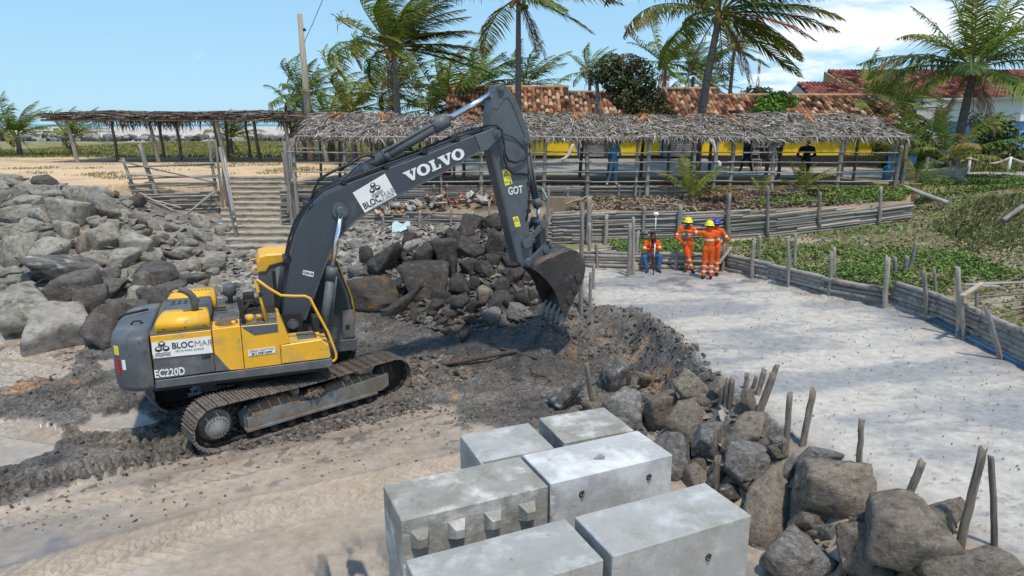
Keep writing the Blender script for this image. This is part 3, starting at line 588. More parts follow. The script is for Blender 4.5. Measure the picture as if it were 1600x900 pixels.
letters(d1, 'EC220D', (-1.925, 1.31), (1, 0), (0, 1), .20, -1.262, M_WHITE, True, .72)
d2 = panel('side_door', [(-1.165, 1.235), (-.69, 1.215), (-.69, 2.045), (-1.165, 2.035)], M_YEL, -1.262)
panel('charcoal_corner', [(-1.16, 1.24), (-.93, 1.232), (-1.16, 1.585)], M_CAB, -1.27, .02, d2)
d3 = panel('fuel_tank_cover', [(-.678, 1.215), (-.035, 1.225), (-.035, 2.03), (-.678, 2.04)], M_YEL, -1.262)
panel('charcoal_band', [(-.67, 2.03), (-.04, 2.025), (-.04, 1.86), (-.46, 1.845), (-.60, 1.96)], M_CAB, -1.27, .02, d3)
decal('sign_plate', d3, -1.268, [(-.60, 1.57), (-.12, 1.59), (-.125, 1.465), (-.60, 1.455)], M_WHITE)
letters(d3, 'OBRAS MARITIMAS', (-.36, 1.552), (1, .03), (0, 1), .055, -1.276, M_GINK, False, .92); letters(d3, '(81) 3787-5394', (-.36, 1.492), (1, .03), (0, 1), .062, -1.276, M_INK, True, .95)
fb = MB(); fb.prism([(-.028, 1.225), (.86, 1.222), (.88, 1.28), (.85, 1.50), (.72, 1.63), (-.028, 1.60)], -1.262, -.62, bev=.02)
fbo = fb.ob('step_box', [M_YEL], EX)
MB().prism([(-.028, 1.59), (.16, 1.62), (.0, 2.19), (-.05, 2.215), (-.06, 1.6)], -1.262, -.80, bev=.012).ob('tool_box_shoulder', [M_YEL], EX)
gp = MB(); gp.box((.30, -1.12, 1.622), (.66, -.70, 1.634))
for i in range(9):
    for j in range(8): gp.cyl((.325 + i * .039, -1.09 + j * .052, 1.63), (.325 + i * .039, -1.09 + j * .052, 1.642), .012, 6, 0)
gp.ob('grip_plate', [M_GRATE], fbo)
MB().box((.10, -1.25, 1.618), (.82, -.62, 1.624), bev=.003).ob('step_top', [mat('mustard_top', (.50, .33, .08), .6, .2, 4, .1)], fbo)
# upper deck
dk = MB(); dk.box((-2.17, -1.245, 2.02), (-1.17, 1.24, 2.045)); dk.ob('hood_base', [mat('dusty_brown_deck', (.15, .125, .10), .8, .35, 5, .3)], EX)
dk2 = MB(); dk2.box((-1.16, -.80, 2.03), (-.70, 1.0, 2.06)); 
for i in range(10):
    for j in range(34): dk2.box((-1.14 + i * .043, -.78 + j * .052, 2.06), (-1.12 + i * .043, -.745 + j * .052, 2.068))
dk2.ob('anti_slip_deck', [M_GRATE], EX)
MB().box((-1.16, -1.245, 2.03), (-.70, -.80, 2.055)).ob('side_deck', [M_YEL], EX)
mh = MB(); mh.cyl((-.92, -1.0, 2.05), (-.92, -1.0, 2.075), .2, 20); mh.ob('round_cover', [mat('rusty_brown', (.16, .10, .055), .8, .35, 8, .3)], EX)
ft = MB(); ft.box((-.68, -1.245, 2.02), (-.04, -.55, 2.05)); ft.ob('tank_top', [M_GRATE], EX)
MB().lathe([(.075, 0), (.075, .12), (.05, .13), (0, .13)], 16, M=Matrix.Translation((-.52, -1.02, 2.05))).ob('filler_cap', [M_YEL], EX); cp = MB(); cp.lathe([(.05, 0), (.05, .05), (.07, .06), (.07, .11), (0, .11)], 16, M=Matrix.Translation((-.33, -1.0, 2.05))); MB().lathe([(.04, 0), (.04, .07), (0, .07)], 12, M=Matrix.Translation((-.80, -1.12, 2.05))).ob('filler_cap', [M_YEL], EX)
cp.ob('filler_cap', [M_YEL], EX)
hd = MB()
def hoodbox(m, x0, x1, y0, y1, z0, z1, c=.09, mi=0):
    bm = bmesh.new(); lo = [(x0, y0), (x1, y0), (x1, y1), (x0, y1)]; hi = [(x0 + c * 1.4, y0 + c), (x1 - c * .4, y0 + c), (x1 - c * .4, y1 - c * .3), (x0 + c * 1.4, y1 - c * .3)]
    a = [bm.verts.new((p[0], p[1], z0)) for p in lo]; b = [bm.verts.new((p[0], p[1], z0 + (z1 - z0) * .55)) for p in lo]; d = [bm.verts.new((p[0], p[1], z1)) for p in hi]
    for A, B in ((a, b), (b, d)):
        for i in range(4): bm.faces.new((A[i], A[(i + 1) % 4], B[(i + 1) % 4], B[i]))
    bm.faces.new(d); bm.faces.new(a[::-1]); bmesh.ops.bevel(bm, geom=bm.edges[:], offset=.018, segments=2, affect='EDGES'); m.bm(bm, mi, smooth=True)
hoodbox(hd, -2.08, -1.20, -1.20, -.72, 2.04, 2.34)
hoodbox(hd, -2.02, -1.12, .05, .62, 2.04, 2.42)
h0 = hd.ob('engine_hood', [M_YEL], EX)
hm = MB(); hoodbox(hm, -2.05, -1.17, -.72, .06, 2.04, 2.36, .05); hmo = hm.ob('hood_centre', [M_ARM], EX)
lv = MB()
for j in range(2):
    for i in range(5): lv.box((-1.86 + i * .105 , -.46 + j * .17, 2.352), (-1.80 + i * .105, -.37 + j * .17, 2.366))
lv.ob('vent_slots', [M_DARK], hmo)
l2 = MB()
for i in range(11): l2.box((-1.9 + i * .066, .30, 2.415), (-1.865 + i * .066, .335, 2.426))
l2.box((-1.62, -.98, 2.335), (-1.30, -.93, 2.346)); l2.ob('vent_slots', [M_DARK], h0)
for bx_ in (-1.95, -1.6, -1.28): MB().cyl((bx_, -1.198, 2.10), (bx_, -1.212, 2.10), .014, 6).ob('bolt', [M_DARK], h0)
for yy in (-.25, -.05): MB().tube([(-1.2, yy, 2.14), (-1.1, yy, 2.12), (-.93, yy, 2.12)], .014, 6).ob('hood_hinge', [M_DARK], EX)
MB().tube([(-1.42, -.97, 2.3), (-1.42, -.97, 2.50), (-1.44, -.97, 2.60), (-1.50, -.97, 2.68), (-1.58, -.97, 2.73), (-1.66, -.97, 2.75)], [.062, .062, .062, .06, .055, .05], 14).ob('exhaust_stack', [mat('exhaust_grey', (.10, .10, .095), .65, .2, 6, .2)], EX)
pc = MB(); pc.lathe([(.05, 2.03), (.05, 2.2), (.09, 2.22), (.125, 2.25), (.125, 2.42), (.11, 2.45), (0, 2.455)], 20, M=Matrix.Translation((-.86, .50, 0))); pc.ob('air_precleaner', [M_CAB], EX)
MB().box((-.70, -.5, 2.0), (-.26, .55, 2.03)).ob('recess_floor', [M_DARK], EX)
ms = MB(); ms.box((-.62, .25, 2.03), (-.40, .5, 2.28), bev=.03); ms.lathe([(.02, 0), (.12, .05), (.12, .09), (0, .10)], 14, M=Matrix.Translation((-.5, .2, 2.08))); ms.tube([(-.62, -.3, 2.05), (-.5, -.2, 2.2), (-.35, -.1, 2.1)], .03, 6); ms.tube([(-.66, -.1, 2.04), (-.5, .1, 2.16), (-.3, .15, 2.06)], .025, 6)
ms.ob('valve_gear', [M_DARK], EX)
# handrail and mirror
rl = MB(); rl.tube([(-.23, -1.2, 2.05), (-.30, -1.2, 2.5), (-.36, -1.2, 2.84), (-.33, -1.2, 2.87), (-.15, -1.2, 2.70), (.06, -1.2, 2.54), (.3, -1.2, 2.505), (.48, -1.2, 2.49), (.57, -1.2, 2.44), (.70, -1.2, 2.12), (.86, -1.2, 1.74), (.985, -1.2, 1.30), (.985, -1.2, 1.2), (.94, -1.2, 1.145), (.86, -1.2, 1.14)], .026, 10)
rl.tube([(-.36, -1.2, 2.86), (-.34, -1.14, 2.86), (-.30, -1.12, 2.5), (-.2, -1.1, 2.05)], .02, 8)
rlo = rl.ob('handrail', [M_YEL], EX)
mrr = MB(); mrr.box((-.36, -1.17, 2.10), (-.29, -1.12, 2.62), bev=.03, M=Matrix.Translation((-.04, 0, 0)) @ Matrix.Rotation(R(-7), 4, 'Y')); mrr.ob('mirror', [M_DARK], rlo)
MB().box((-.33, -1.24, 2.55), (-.26, -1.15, 2.64), bev=.01).ob('clamp', [M_DARK], rlo)
MB().box((.70, -1.2, 1.72), (.78, -1.17, 1.80), bev=.01).ob('clamp', [M_DARK], rlo)
fz = MB(); fz.box((.55, -.62, 1.10), (.84, -.30, 1.62), bev=.02); fz.box((.62, -.75, 1.62), (.74, -.5, 1.95), bev=.02); fz.tube([(.66, -.6, 1.9), (.74, -.55, 1.5), (.9, -.5, 1.2)], .02, 6); fz.ob('front_bracket', [M_DARK], EX)
# cab
prof = [(-.28, 1.04), (1.55, 1.04), (1.60, 1.25), (1.50, 2.05), (1.24, 2.86), (1.10, 2.98), (-.16, 2.98), (-.28, 2.86)]
cb_ = MB(); cb_.prism(prof, .37, 1.27, bev=.03, smooth=False); cabo = cb_.ob('cab', [M_CAB], EX)
rf = MB(); rf.prism([(-.295, 2.68), (-.12, 2.68), (-.04, 2.80), (.25, 2.86), (1.0, 2.86), (1.26, 2.80), (1.30, 2.78), (1.22, 2.93), (1.02, 3.04), (-.10, 3.06), (-.24, 3.02), (-.30, 2.9)], .33, 1.30, bev=.035); rf.ob('cab_roof', [M_YEL], cabo)
MB().prism([(-.02, 1.80), (.34, 1.70), (.34, 2.78), (.10, 2.78), (-.02, 2.64)], .355, .37).ob('rear_side_window', [M_GLASS2], cabo)
MB().prism([(.42, 1.55), (1.40, 1.35), (1.52, 1.5), (1.42, 2.10), (1.20, 2.74), (.42, 2.78)], .355, .37).ob('side_window', [M_GLASS], cabo)
MB().box((-.02, .352, 1.75), (.05, .36, 2.7)).ob('window_post', [M_DARK], cabo)
fw = MB(); A_, B_ = np.array([1.52, 2.0]), np.array([1.27, 2.80]); 
fw.prism([(1.59, 1.35), (1.615, 1.35), (1.52, 2.05), (1.285, 2.82), (1.26, 2.82), (1.49, 2.05)], .45, 1.19); fw.ob('windscreen', [M_GLASS], cabo)
MB().tube([(1.30, .36, 2.80), (1.55, .36, 2.02), (1.62, .36, 1.5)], .018, 6).ob('yellow_trim', [M_YEL], cabo)
MB().box((1.32, .33, 1.10), (1.58, .36, 1.72), bev=.01).ob('lower_side_panel', [M_CAB], cabo)
MB().box((1.38, .318, 1.30), (1.48, .332, 1.40)).ob('vent_grille', [M_DARK], cabo)
MB().prism([(.98, .80), (1.60, .80), (1.62, 1.06), (.98, 1.06)], .34, 1.27, bev=.01).ob('cab_base', [M_CAB], cabo)
MB().tube([(-.30, .42, 2.96), (-.42, .42, 2.95), (-.44, .42, 2.72), (-.31, .42, 2.70)], .016, 6).ob('grab_loop', [M_YEL], cabo)
MB().box((-.36, .5, 2.84), (-.30, .62, 2.93), bev=.01).ob('work_lamp', [M_FRAME], cabo)
MB().prism([(.0, 1.78), (.30, 1.60), (.30, 1.45), (-.26, 1.5), (-.26, 1.7)], .345, .36, bev=.004).ob('charcoal_sill', [M_ARM], cabo)
# ---- boom
bo_ = [(.22, 1.62), (.38, 1.62), (.52, 1.80), (.73, 2.28), (1.08, 3.11), (1.20, 3.32), (1.35, 3.50), (1.62, 3.74), (1.91, 3.92), (2.54, 4.23), (3.4, 4.62), (4.30, 5.09), (4.16, 5.40), (3.11, 5.02), (2.27, 4.74), (1.45, 4.46), (1.06, 4.27), (.77, 4.0), (.55, 3.66), (.42, 3.36), (.20, 2.49), (.09, 1.94), (.10, 1.72)]
BM = MB().prism(bo_, -.32, .32, bev=.012).ob('boom', [M_BOOM], EX)
fl = MB()
for y0 in (-.335, .30):   # flange strips along the lower and upper edge
    for line in ([(.50, 1.80), (.71, 2.28), (1.06, 3.11), (1.20, 3.34), (1.35, 3.52), (1.62, 3.76), (1.91, 3.94), (2.54, 4.25), (3.4, 4.64), (4.3, 5.11)],):
        lp = np.array(line); fl.prism([tuple(p) for p in lp] + [(p[0] + .02, p[1] - .03) for p in lp[::-1]], y0, y0 + .035)
fl.ob('lower_flange', [M_ARM], BM)
tip = [(4.16, 5.40), (4.48, 5.50), (4.60, 5.56), (4.71, 5.55), (4.79, 5.48), (4.80, 5.38), (4.74, 5.31), (4.60, 5.24), (4.46, 5.10), (4.36, 5.08), (4.30, 5.09)]
for y0 in (-.33, .24): MB().prism(tip, y0, y0 + .09, bev=.008).ob('boom_tip_plate', [M_ARM], BM)
br = [(1.45, 4.44), (1.52, 4.57), (1.86, 4.88), (1.98, 4.83), (2.27, 4.74), (2.0, 4.6)]
for y0 in (-.20, .14): MB().prism(br, y0, y0 + .06, bev=.006).ob('cylinder_bracket', [M_BOOM], BM)
pn = PinSet(BM); pn.cyl((.27, -.44, 1.74), (.27, .44, 1.74), .11, 20); pn.cyl((.27, -.50, 1.74), (.27, -.44, 1.74), .07, 16); pn.cyl((4.68, -.37, 5.43), (4.68, .37, 5.43), .085, 20); pn.cyl((4.68, -.40, 5.43), (4.68, .40, 5.43), .05, 6)
pn.cyl((1.90, -.23, 4.76), (1.90, .23, 4.76), .07, 14); pn.cyl((1.335, -.36, 3.955), (1.335, .36, 3.955), .16, 24); pn.cyl((1.335, -.56, 3.955), (1.335, .56, 3.955), .085, 18); pn.cyl((1.335, -.575, 3.955), (1.335, .575, 3.955), .03, 8)

ux, uz = rotax(math.atan2(.51, 1.29))
# VOLVO in slab capitals
def vol():
    Vl = [(0, 1), (.62, 1), (.62, .86), (.50, .86), (.68, .34), (.86, .86), (.74, .86), (.74, 1), (1.16, 1), (1.16, .86), (1.06, .86), (.72, 0), (.50, 0), (.12, .86), (0, .86)]
    Ll = [(0, 1), (.52, 1), (.52, .86), (.42, .86), (.42, .14), (.66, .14), (.72, .36), (.86, .36), (.82, 0), (0, 0), (0, .14), (.12, .14), (.12, .86), (0, .86)]
    sh = []
    def O(cx, w_=.56):
        n = 24; o = []
        for k in range(n):
            a0, a1 = k / n * 2 * math.pi, (k + 1) / n * 2 * math.pi
            o.append([(cx + w_ * math.cos(a0), .5 + .53 * math.sin(a0)), (cx + w_ * math.cos(a1), .5 + .53 * math.sin(a1)), (cx + w_ * .42 * math.cos(a1), .5 + .34 * math.sin(a1)), (cx + w_ * .42 * math.cos(a0), .5 + .34 * math.sin(a0))])
        return o
    sh.append(Vl); sh += O(1.66); sh.append([(a + 2.28, b) for a, b in Ll]); sh.append([(a + 3.10, b) for a, b in Vl]); sh += O(4.78)
    return sh
hh = .215; stroke_shapes(BM, [[(a * hh * 1.19, b * hh * 1.02) for a, b in s_] for s_ in vol()], (2.70, 4.46), ux, uz, -.322, M_WHITE, .008, 'lettering')
sg = decal('sign_plate', BM, -.322, [(1.60, 4.30), (2.26, 4.66), (2.49, 4.21), (1.82, 3.89)], M_WHITE, .008)
ux2, uz2 = rotax(math.atan2(.33, .68))
hexlogo(BM, (2.04, 4.37), .125, ux2, uz2, -.331)
letters(BM, 'BLOC', (1.97, 4.09), ux2, uz2, .18, -.331, M_INK, True, .82); letters(BM, 'MAR', (2.31, 4.255), ux2, uz2, .175, -.331, M_GINK, False, .85); letters(BM, 'FEITO PARA DURAR', (2.19, 4.12), ux2, uz2, .06, -.331, M_GINK, False)
decal('sticker', BM, -.322, [(.55, 2.81), (.755, 2.75), (.73, 2.65), (.53, 2.72)], M_WHITE, .006); letters(BM, 'Q45-45', (.64, 2.735), (.95, -.30), (.30, .95), .07, -.330, M_INK, True, .9)
# hoses and pipes on the boom back
hz = MB()
ridge = [(.02, 1.9), (.13, 2.49), (.35, 3.36), (.49, 3.70), (.72, 4.06), (1.02, 4.34), (1.45, 4.53), (2.27, 4.81), (3.11, 5.09), (4.0, 5.42), (4.3, 5.52)]
for k, yy in enumerate((-.30, -.24, .06, .22)):
    hz.tube([(a + random.uniform(-.01, .01), yy, b + random.uniform(0, .02)) for a, b in ridge], .02, 6)
for a, b in ((.25, 3.0), (.72, 4.07), (1.45, 4.5), (2.3, 4.79), (3.1, 5.07), (3.8, 5.33)): hz.box((a - .05, -.33, b - .03), (a + .05, .27, b + .06))
hz.tube([(.80, -.2, 4.10), (.86, -.22, 4.35), (.98, -.22, 4.58), (1.25, -.2, 4.72), (1.60, -.18, 4.86), (1.80, -.15, 4.98), (1.95, -.12, 5.02), (2.1, -.1, 4.98)], .028, 8)
hz.tube([(1.45, .0, 4.72), (1.62, -.05, 4.9), (1.82, -.1, 4.98)], .02, 6)
for k, (o1, o2) in enumerate(((0, 0), (.05, -.1), (.1, -.02))):
    hz.tube([(.20 - o1 * .5, -.30 + o2 * .3, 2.9), (.12 - o1 * .6, -.31, 2.5), (.04 - o1 * .6, -.30, 2.1), (.06, -.28, 1.9)], .022, 8)
hz.ob('hydraulic_hoses', [M_RUB], BM)
# boom cylinders
for sy in (-1, 1):
    y = sy * .48; c = MB(); c.cyl((.82, y, 1.40), (1.06, y, 2.66), .092, 20); c.cyl((1.05, y, 2.62), (1.10, y, 2.86), .112, 20); c.cyl((.80, y - .07, 1.36), (.80, y + .07, 1.36), .12, 16)
    c.tube([(.98, y - .10, 1.6), (1.13, y - .10, 2.5), (1.16, y - .08, 2.68)], .018, 6)
    co = c.ob('boom_cylinder', [M_CAB], EX); MB().cyl((1.09, y, 2.84), (1.33, y, 3.93), .05, 16).ob('rod', [M_CHROME], co)
# arm cylinder
c = MB(); c.cyl((1.90, 0, 4.76), (3.52, 0, 5.635), .115, 24); c.cyl((3.38, 0, 5.56), (3.68, 0, 5.72), .145, 24); c.cyl((1.88, -.1, 4.75), (1.88, .1, 4.75), .13, 16); c.cyl((2.30, 0, 4.975), (2.40, 0, 5.03), .135, 20)
c.tube([(2.3, -.12, 5.08), (3.4, -.1, 5.66), (3.5, -.05, 5.80)], .02, 6)
ac = c.ob('arm_cylinder', [M_CAB], EX); MB().cyl((3.64, 0, 5.70), (4.84, 0, 6.34), .062, 20).ob('rod', [M_CHROME], ac)
# ---- arm
ar = [(4.80, 6.45), (4.70, 6.42), (4.64, 6.30), (4.54, 5.86), (4.53, 5.60), (4.53, 5.25), (4.64, 4.80), (4.86, 3.98), (5.20, 2.62), (5.30, 2.50), (5.44, 2.45), (5.55, 2.52), (5.53, 2.80), (5.47, 3.30), (5.44, 3.76), (5.44, 4.17), (5.42, 4.70), (5.36, 5.08), (5.47, 5.22), (5.48, 5.32), (5.38, 5.61), (5.23, 5.96), (5.04, 6.28), (4.92, 6.42)]
AR = MB().prism(ar, -.21, .21, bev=.014).ob('arm', [M_ARM], EX)
rp = [(4.66, 5.95), (4.82, 6.22), (4.95, 6.26), (5.06, 6.16), (5.20, 5.88), (5.32, 5.56), (5.42, 5.30), (5.36, 5.34), (5.24, 5.60), (5.12, 5.88), (5.0, 6.12), (4.94, 6.17), (4.86, 6.15), (4.70, 5.92)]
MB().prism(rp, -.225, -.205, bev=.004).ob('stiffener_rib', [M_ARM], AR)
MB().prism([(4.56, 5.15), (4.66, 4.79), (5.21, 2.62), (5.18, 2.58), (4.62, 4.77), (4.53, 5.15)], -.225, .225).ob('edge_strip', [M_BOOM], AR)
pn = PinSet(AR)
for a, b, r_ in ((4.80, 6.36, .075), (5.39, 5.27, .075), (5.45, 2.58, .10), (5.37, 3.03, .085)): pn.cyl((a, -.27, b), (a, .27, b), r_, 20); pn.cyl((a, -.29, b), (a, .29, b), r_ * .55, 12)

hz = MB()
hz.tube([(4.3, -.24, 5.54), (4.5, -.28, 5.62), (4.66, -.34, 5.60), (4.76, -.36, 5.50), (4.80, -.36, 5.25), (4.84, -.34, 5.0), (4.93, -.30, 4.87), (5.1, -.28, 4.82), (5.3, -.26, 4.88), (5.46, -.25, 5.02)], .026, 8)
hz.tube([(4.78, -.36, 5.2), (4.82, -.34, 4.9), (4.93, -.28, 4.68), (5.08, -.25, 4.58), (5.3, -.24, 4.58), (5.40, -.22, 4.55)], .024, 8)
hz.tube([(4.86, -.25, 5.42), (5.05, -.24, 5.36), (5.22, -.23, 5.24), (5.34, -.23, 5.12)], .012, 6)
hz.tube([(5.45, -.22, 4.55), (5.46, -.22, 4.2), (5.45, -.22, 3.75), (5.38, -.22, 3.55)], .018, 6)
for a, b in ((5.44, 4.35), (5.46, 3.95), (5.44, 3.75)): hz.box((a - .03, -.25, b - .04), (a + .05, -.18, b + .04))
hz.ob('hydraulic_hoses', [M_RUB], AR)
st = decal('warning_sticker', AR, -.212, [(4.81, 4.66), (4.98, 4.69), (5.06, 4.36), (4.89, 4.32)], M_YST, .006)
decal('warning_triangle', AR, -.219, [(4.85, 4.52), (5.0, 4.55), (4.90, 4.64)], M_INK, .003); decal('warning_face', AR, -.223, [(4.875, 4.535), (4.965, 4.553), (4.905, 4.61)], M_YST, .002)
decal('warning_mark', AR, -.225, [(4.90, 4.54), (4.925, 4.545), (4.92, 4.585), (4.905, 4.583)], M_INK, .002)
decal('sticker_print', AR, -.219, [(4.99, 4.42), (5.015, 4.425), (5.03, 4.36), (5.0, 4.36)], M_INK, .003); decal('sticker_print', AR, -.219, [(4.89, 4.405), (4.95, 4.415), (4.955, 4.40), (4.895, 4.39)], M_INK, .003)
decal('warning_sticker', AR, -.212, [(5.06, 3.63), (5.19, 3.645), (5.26, 3.42), (5.13, 3.40)], M_YST, .006); decal('warning_triangle', AR, -.219, [(5.09, 3.53), (5.195, 3.545), (5.14, 3.61)], M_INK, .003); decal('warning_face', AR, -.223, [(5.11, 3.54), (5.17, 3.55), (5.142, 3.588)], M_YST, .002)
letters(AR, 'GOT', (5.13, 4.21), (math.cos(-.02), math.sin(-.02) + .12), (-.12, 1), .235, -.213, M_WHITE, True, .68)
# bucket cylinder and links
c = MB(); c.cyl((5.40, 0, 5.27), (5.73, 0, 3.92), .085, 18); c.cyl((5.71, 0, 4.0), (5.77, 0, 3.80), .105, 18)
c.tube([(5.52, -.1, 5.1), (5.62, -.1, 4.5), (5.72, -.09, 4.0)], .016, 6)
bc = c.ob('bucket_cylinder', [M_CAB], EX); MB().cyl((5.75, 0, 3.85), (5.80, 0, 3.46), .05, 14).ob('rod', [M_CHROME], bc)
lk = MB()
for y0 in (-.30, .23):
    a_, b_ = np.array([5.37, 3.03]), np.array([5.79, 3.45]); d_ = (b_ - a_) / np.linalg.norm(b_ - a_); n2 = np.array([-d_[1], d_[0]])
    lk.prism([tuple(a_ + n2 * .055), tuple(a_ - n2 * .055), tuple(b_ - n2 * .055), tuple(b_ + n2 * .055)], y0, y0 + .07, bev=.01)
    for q in (a_, b_): lk.cyl((q[0], y0 - .02, q[1]), (q[0], y0 + .09, q[1]), .095, 18)
lk.ob('rocker_link', [M_ARM], EX)
l2 = MB()
for y0 in (-.16, .10): l2.prism([(5.72, 3.48), (5.86, 3.48), (5.90, 2.85), (5.78, 2.80)], y0, y0 + .06, bev=.01)
l2.cyl((5.79, -.2, 3.45), (5.79, .2, 3.45), .08, 16); l2.cyl((5.84, -.2, 2.85), (5.84, .2, 2.85), .08, 16); l2.box((5.76, -.1, 3.0), (5.86, .1, 3.2)); l2.ob('bucket_link', [M_ARM], EX)
# bucket
BK = ob('bucket', None, EX)
back = [(5.40, 2.50), (5.52, 2.62), (5.75, 2.72), (6.05, 2.82), (6.28, 2.88), (6.47, 2.84), (6.60, 2.72), (6.67, 2.58), (6.69, 2.42), (6.66, 2.22), (6.58, 2.02), (6.46, 1.80), (6.34, 1.58), (6.22, 1.34)]
inn = [(6.10, 1.48), (5.97, 1.85), (5.84, 2.08), (5.70, 2.25), (5.54, 2.40)]
m = MB()
bk = np.array(back); W_ = .60; off_ = []
for i in range(len(bk)):
    t = bk[min(i + 1, len(bk) - 1)] - bk[max(i - 1, 0)]; t /= np.linalg.norm(t); off_.append(bk[i] + np.array([t[1], -t[0]]) * .028)
off_ = np.array(off_)
poly = [tuple(p) for p in bk] + [tuple(p) for p in off_[::-1]]
V = []; n_ = len(bk)
for yy in (-W_, W_): V += [(p[0], yy, p[1]) for p in bk] + [(p[0], yy, p[1]) for p in off_]
Fc = []
for i in range(n_ - 1):
    Fc += [(i, i + 1, 2 * n_ + i + 1, 2 * n_ + i), (n_ + i + 1, n_ + i, 3 * n_ + i, 3 * n_ + i + 1), (i + 1, i, n_ + i, n_ + i + 1), (2 * n_ + i, 2 * n_ + i + 1, 3 * n_ + i + 1, 3 * n_ + i)]
Fc += [(0, 2 * n_, 3 * n_, n_), (n_ - 1, 2 * n_ - 1, 4 * n_ - 1, 3 * n_ - 1)]
m.add(V, Fc, 0, True); m.ob('bucket_shell', [M_BUCK], BK)
for y0 in (-.625, .595): MB().prism(back + inn, y0, y0 + .03, bev=.005).ob('side_plate', [M_BUCK], BK)
er = MB()
for y0 in (-.27, .21): er.prism([(5.36, 2.50), (5.38, 2.66), (5.48, 2.69), (5.60, 2.80), (5.76, 2.95), (5.90, 2.95), (5.98, 2.84), (6.2, 2.87), (5.6, 2.62)], y0, y0 + .06, bev=.008)
er.cyl((5.45, -.33, 2.58), (5.45, .33, 2.58), .09, 18); er.cyl((5.84, -.33, 2.85), (5.84, .33, 2.85), .06, 14)
er.tube([(6.05, -.08, 2.84), (6.05, -.08, 2.96), (6.1, 0, 3.0), (6.05, .08, 2.96), (6.05, .08, 2.84)], .025, 8); er.ob('hinge_ears', [M_ARM], BK)
for k, (cx, cz, an) in enumerate(((6.48, 1.98, -1.05), (6.57, 2.22, -1.2), (6.36, 1.72, -1.05))):
    MB().box((-.11, -.012, -.065), (.11, .012, .065), M=Matrix.Translation((cx - .06, -.635, cz)) @ Matrix.Rotation(-an, 4, 'Y'), bev=.006).ob('wear_plate', [M_BUCK], BK)
MB().box((-.13, -.006, -.03), (.13, .006, .03), M=Matrix.Translation((6.22, -.632, 2.46)) @ Matrix.Rotation(R(-58), 4, 'Y')).ob('maker_plate', [M_BUCK], BK)
dlip = np.array([6.22 - 6.34, 1.34 - 1.58]); dlip /= np.linalg.norm(dlip)
M_TOOTH = mat('polished_tooth_steel', (.22, .22, .22), .4, .3, 6, .3, metal=.5)
for k in range(5):
    y = -.52 + k * .26; b0 = np.array([6.235, 1.37]); t0 = b0 + dlip * .30; nn_ = np.array([dlip[1], -dlip[0]])
    MB().prism([tuple(b0 - dlip * .10 + nn_ * .05), tuple(b0 + dlip * .08 + nn_ * .05), tuple(t0 + nn_ * .006), tuple(t0 - nn_ * .006), tuple(b0 + dlip * .08 - nn_ * .05), tuple(b0 - dlip * .10 - nn_ * .05)], y - .05, y + .05, bev=.01).ob('tooth', [M_TOOTH], BK)
    for yy2 in ():
        pass
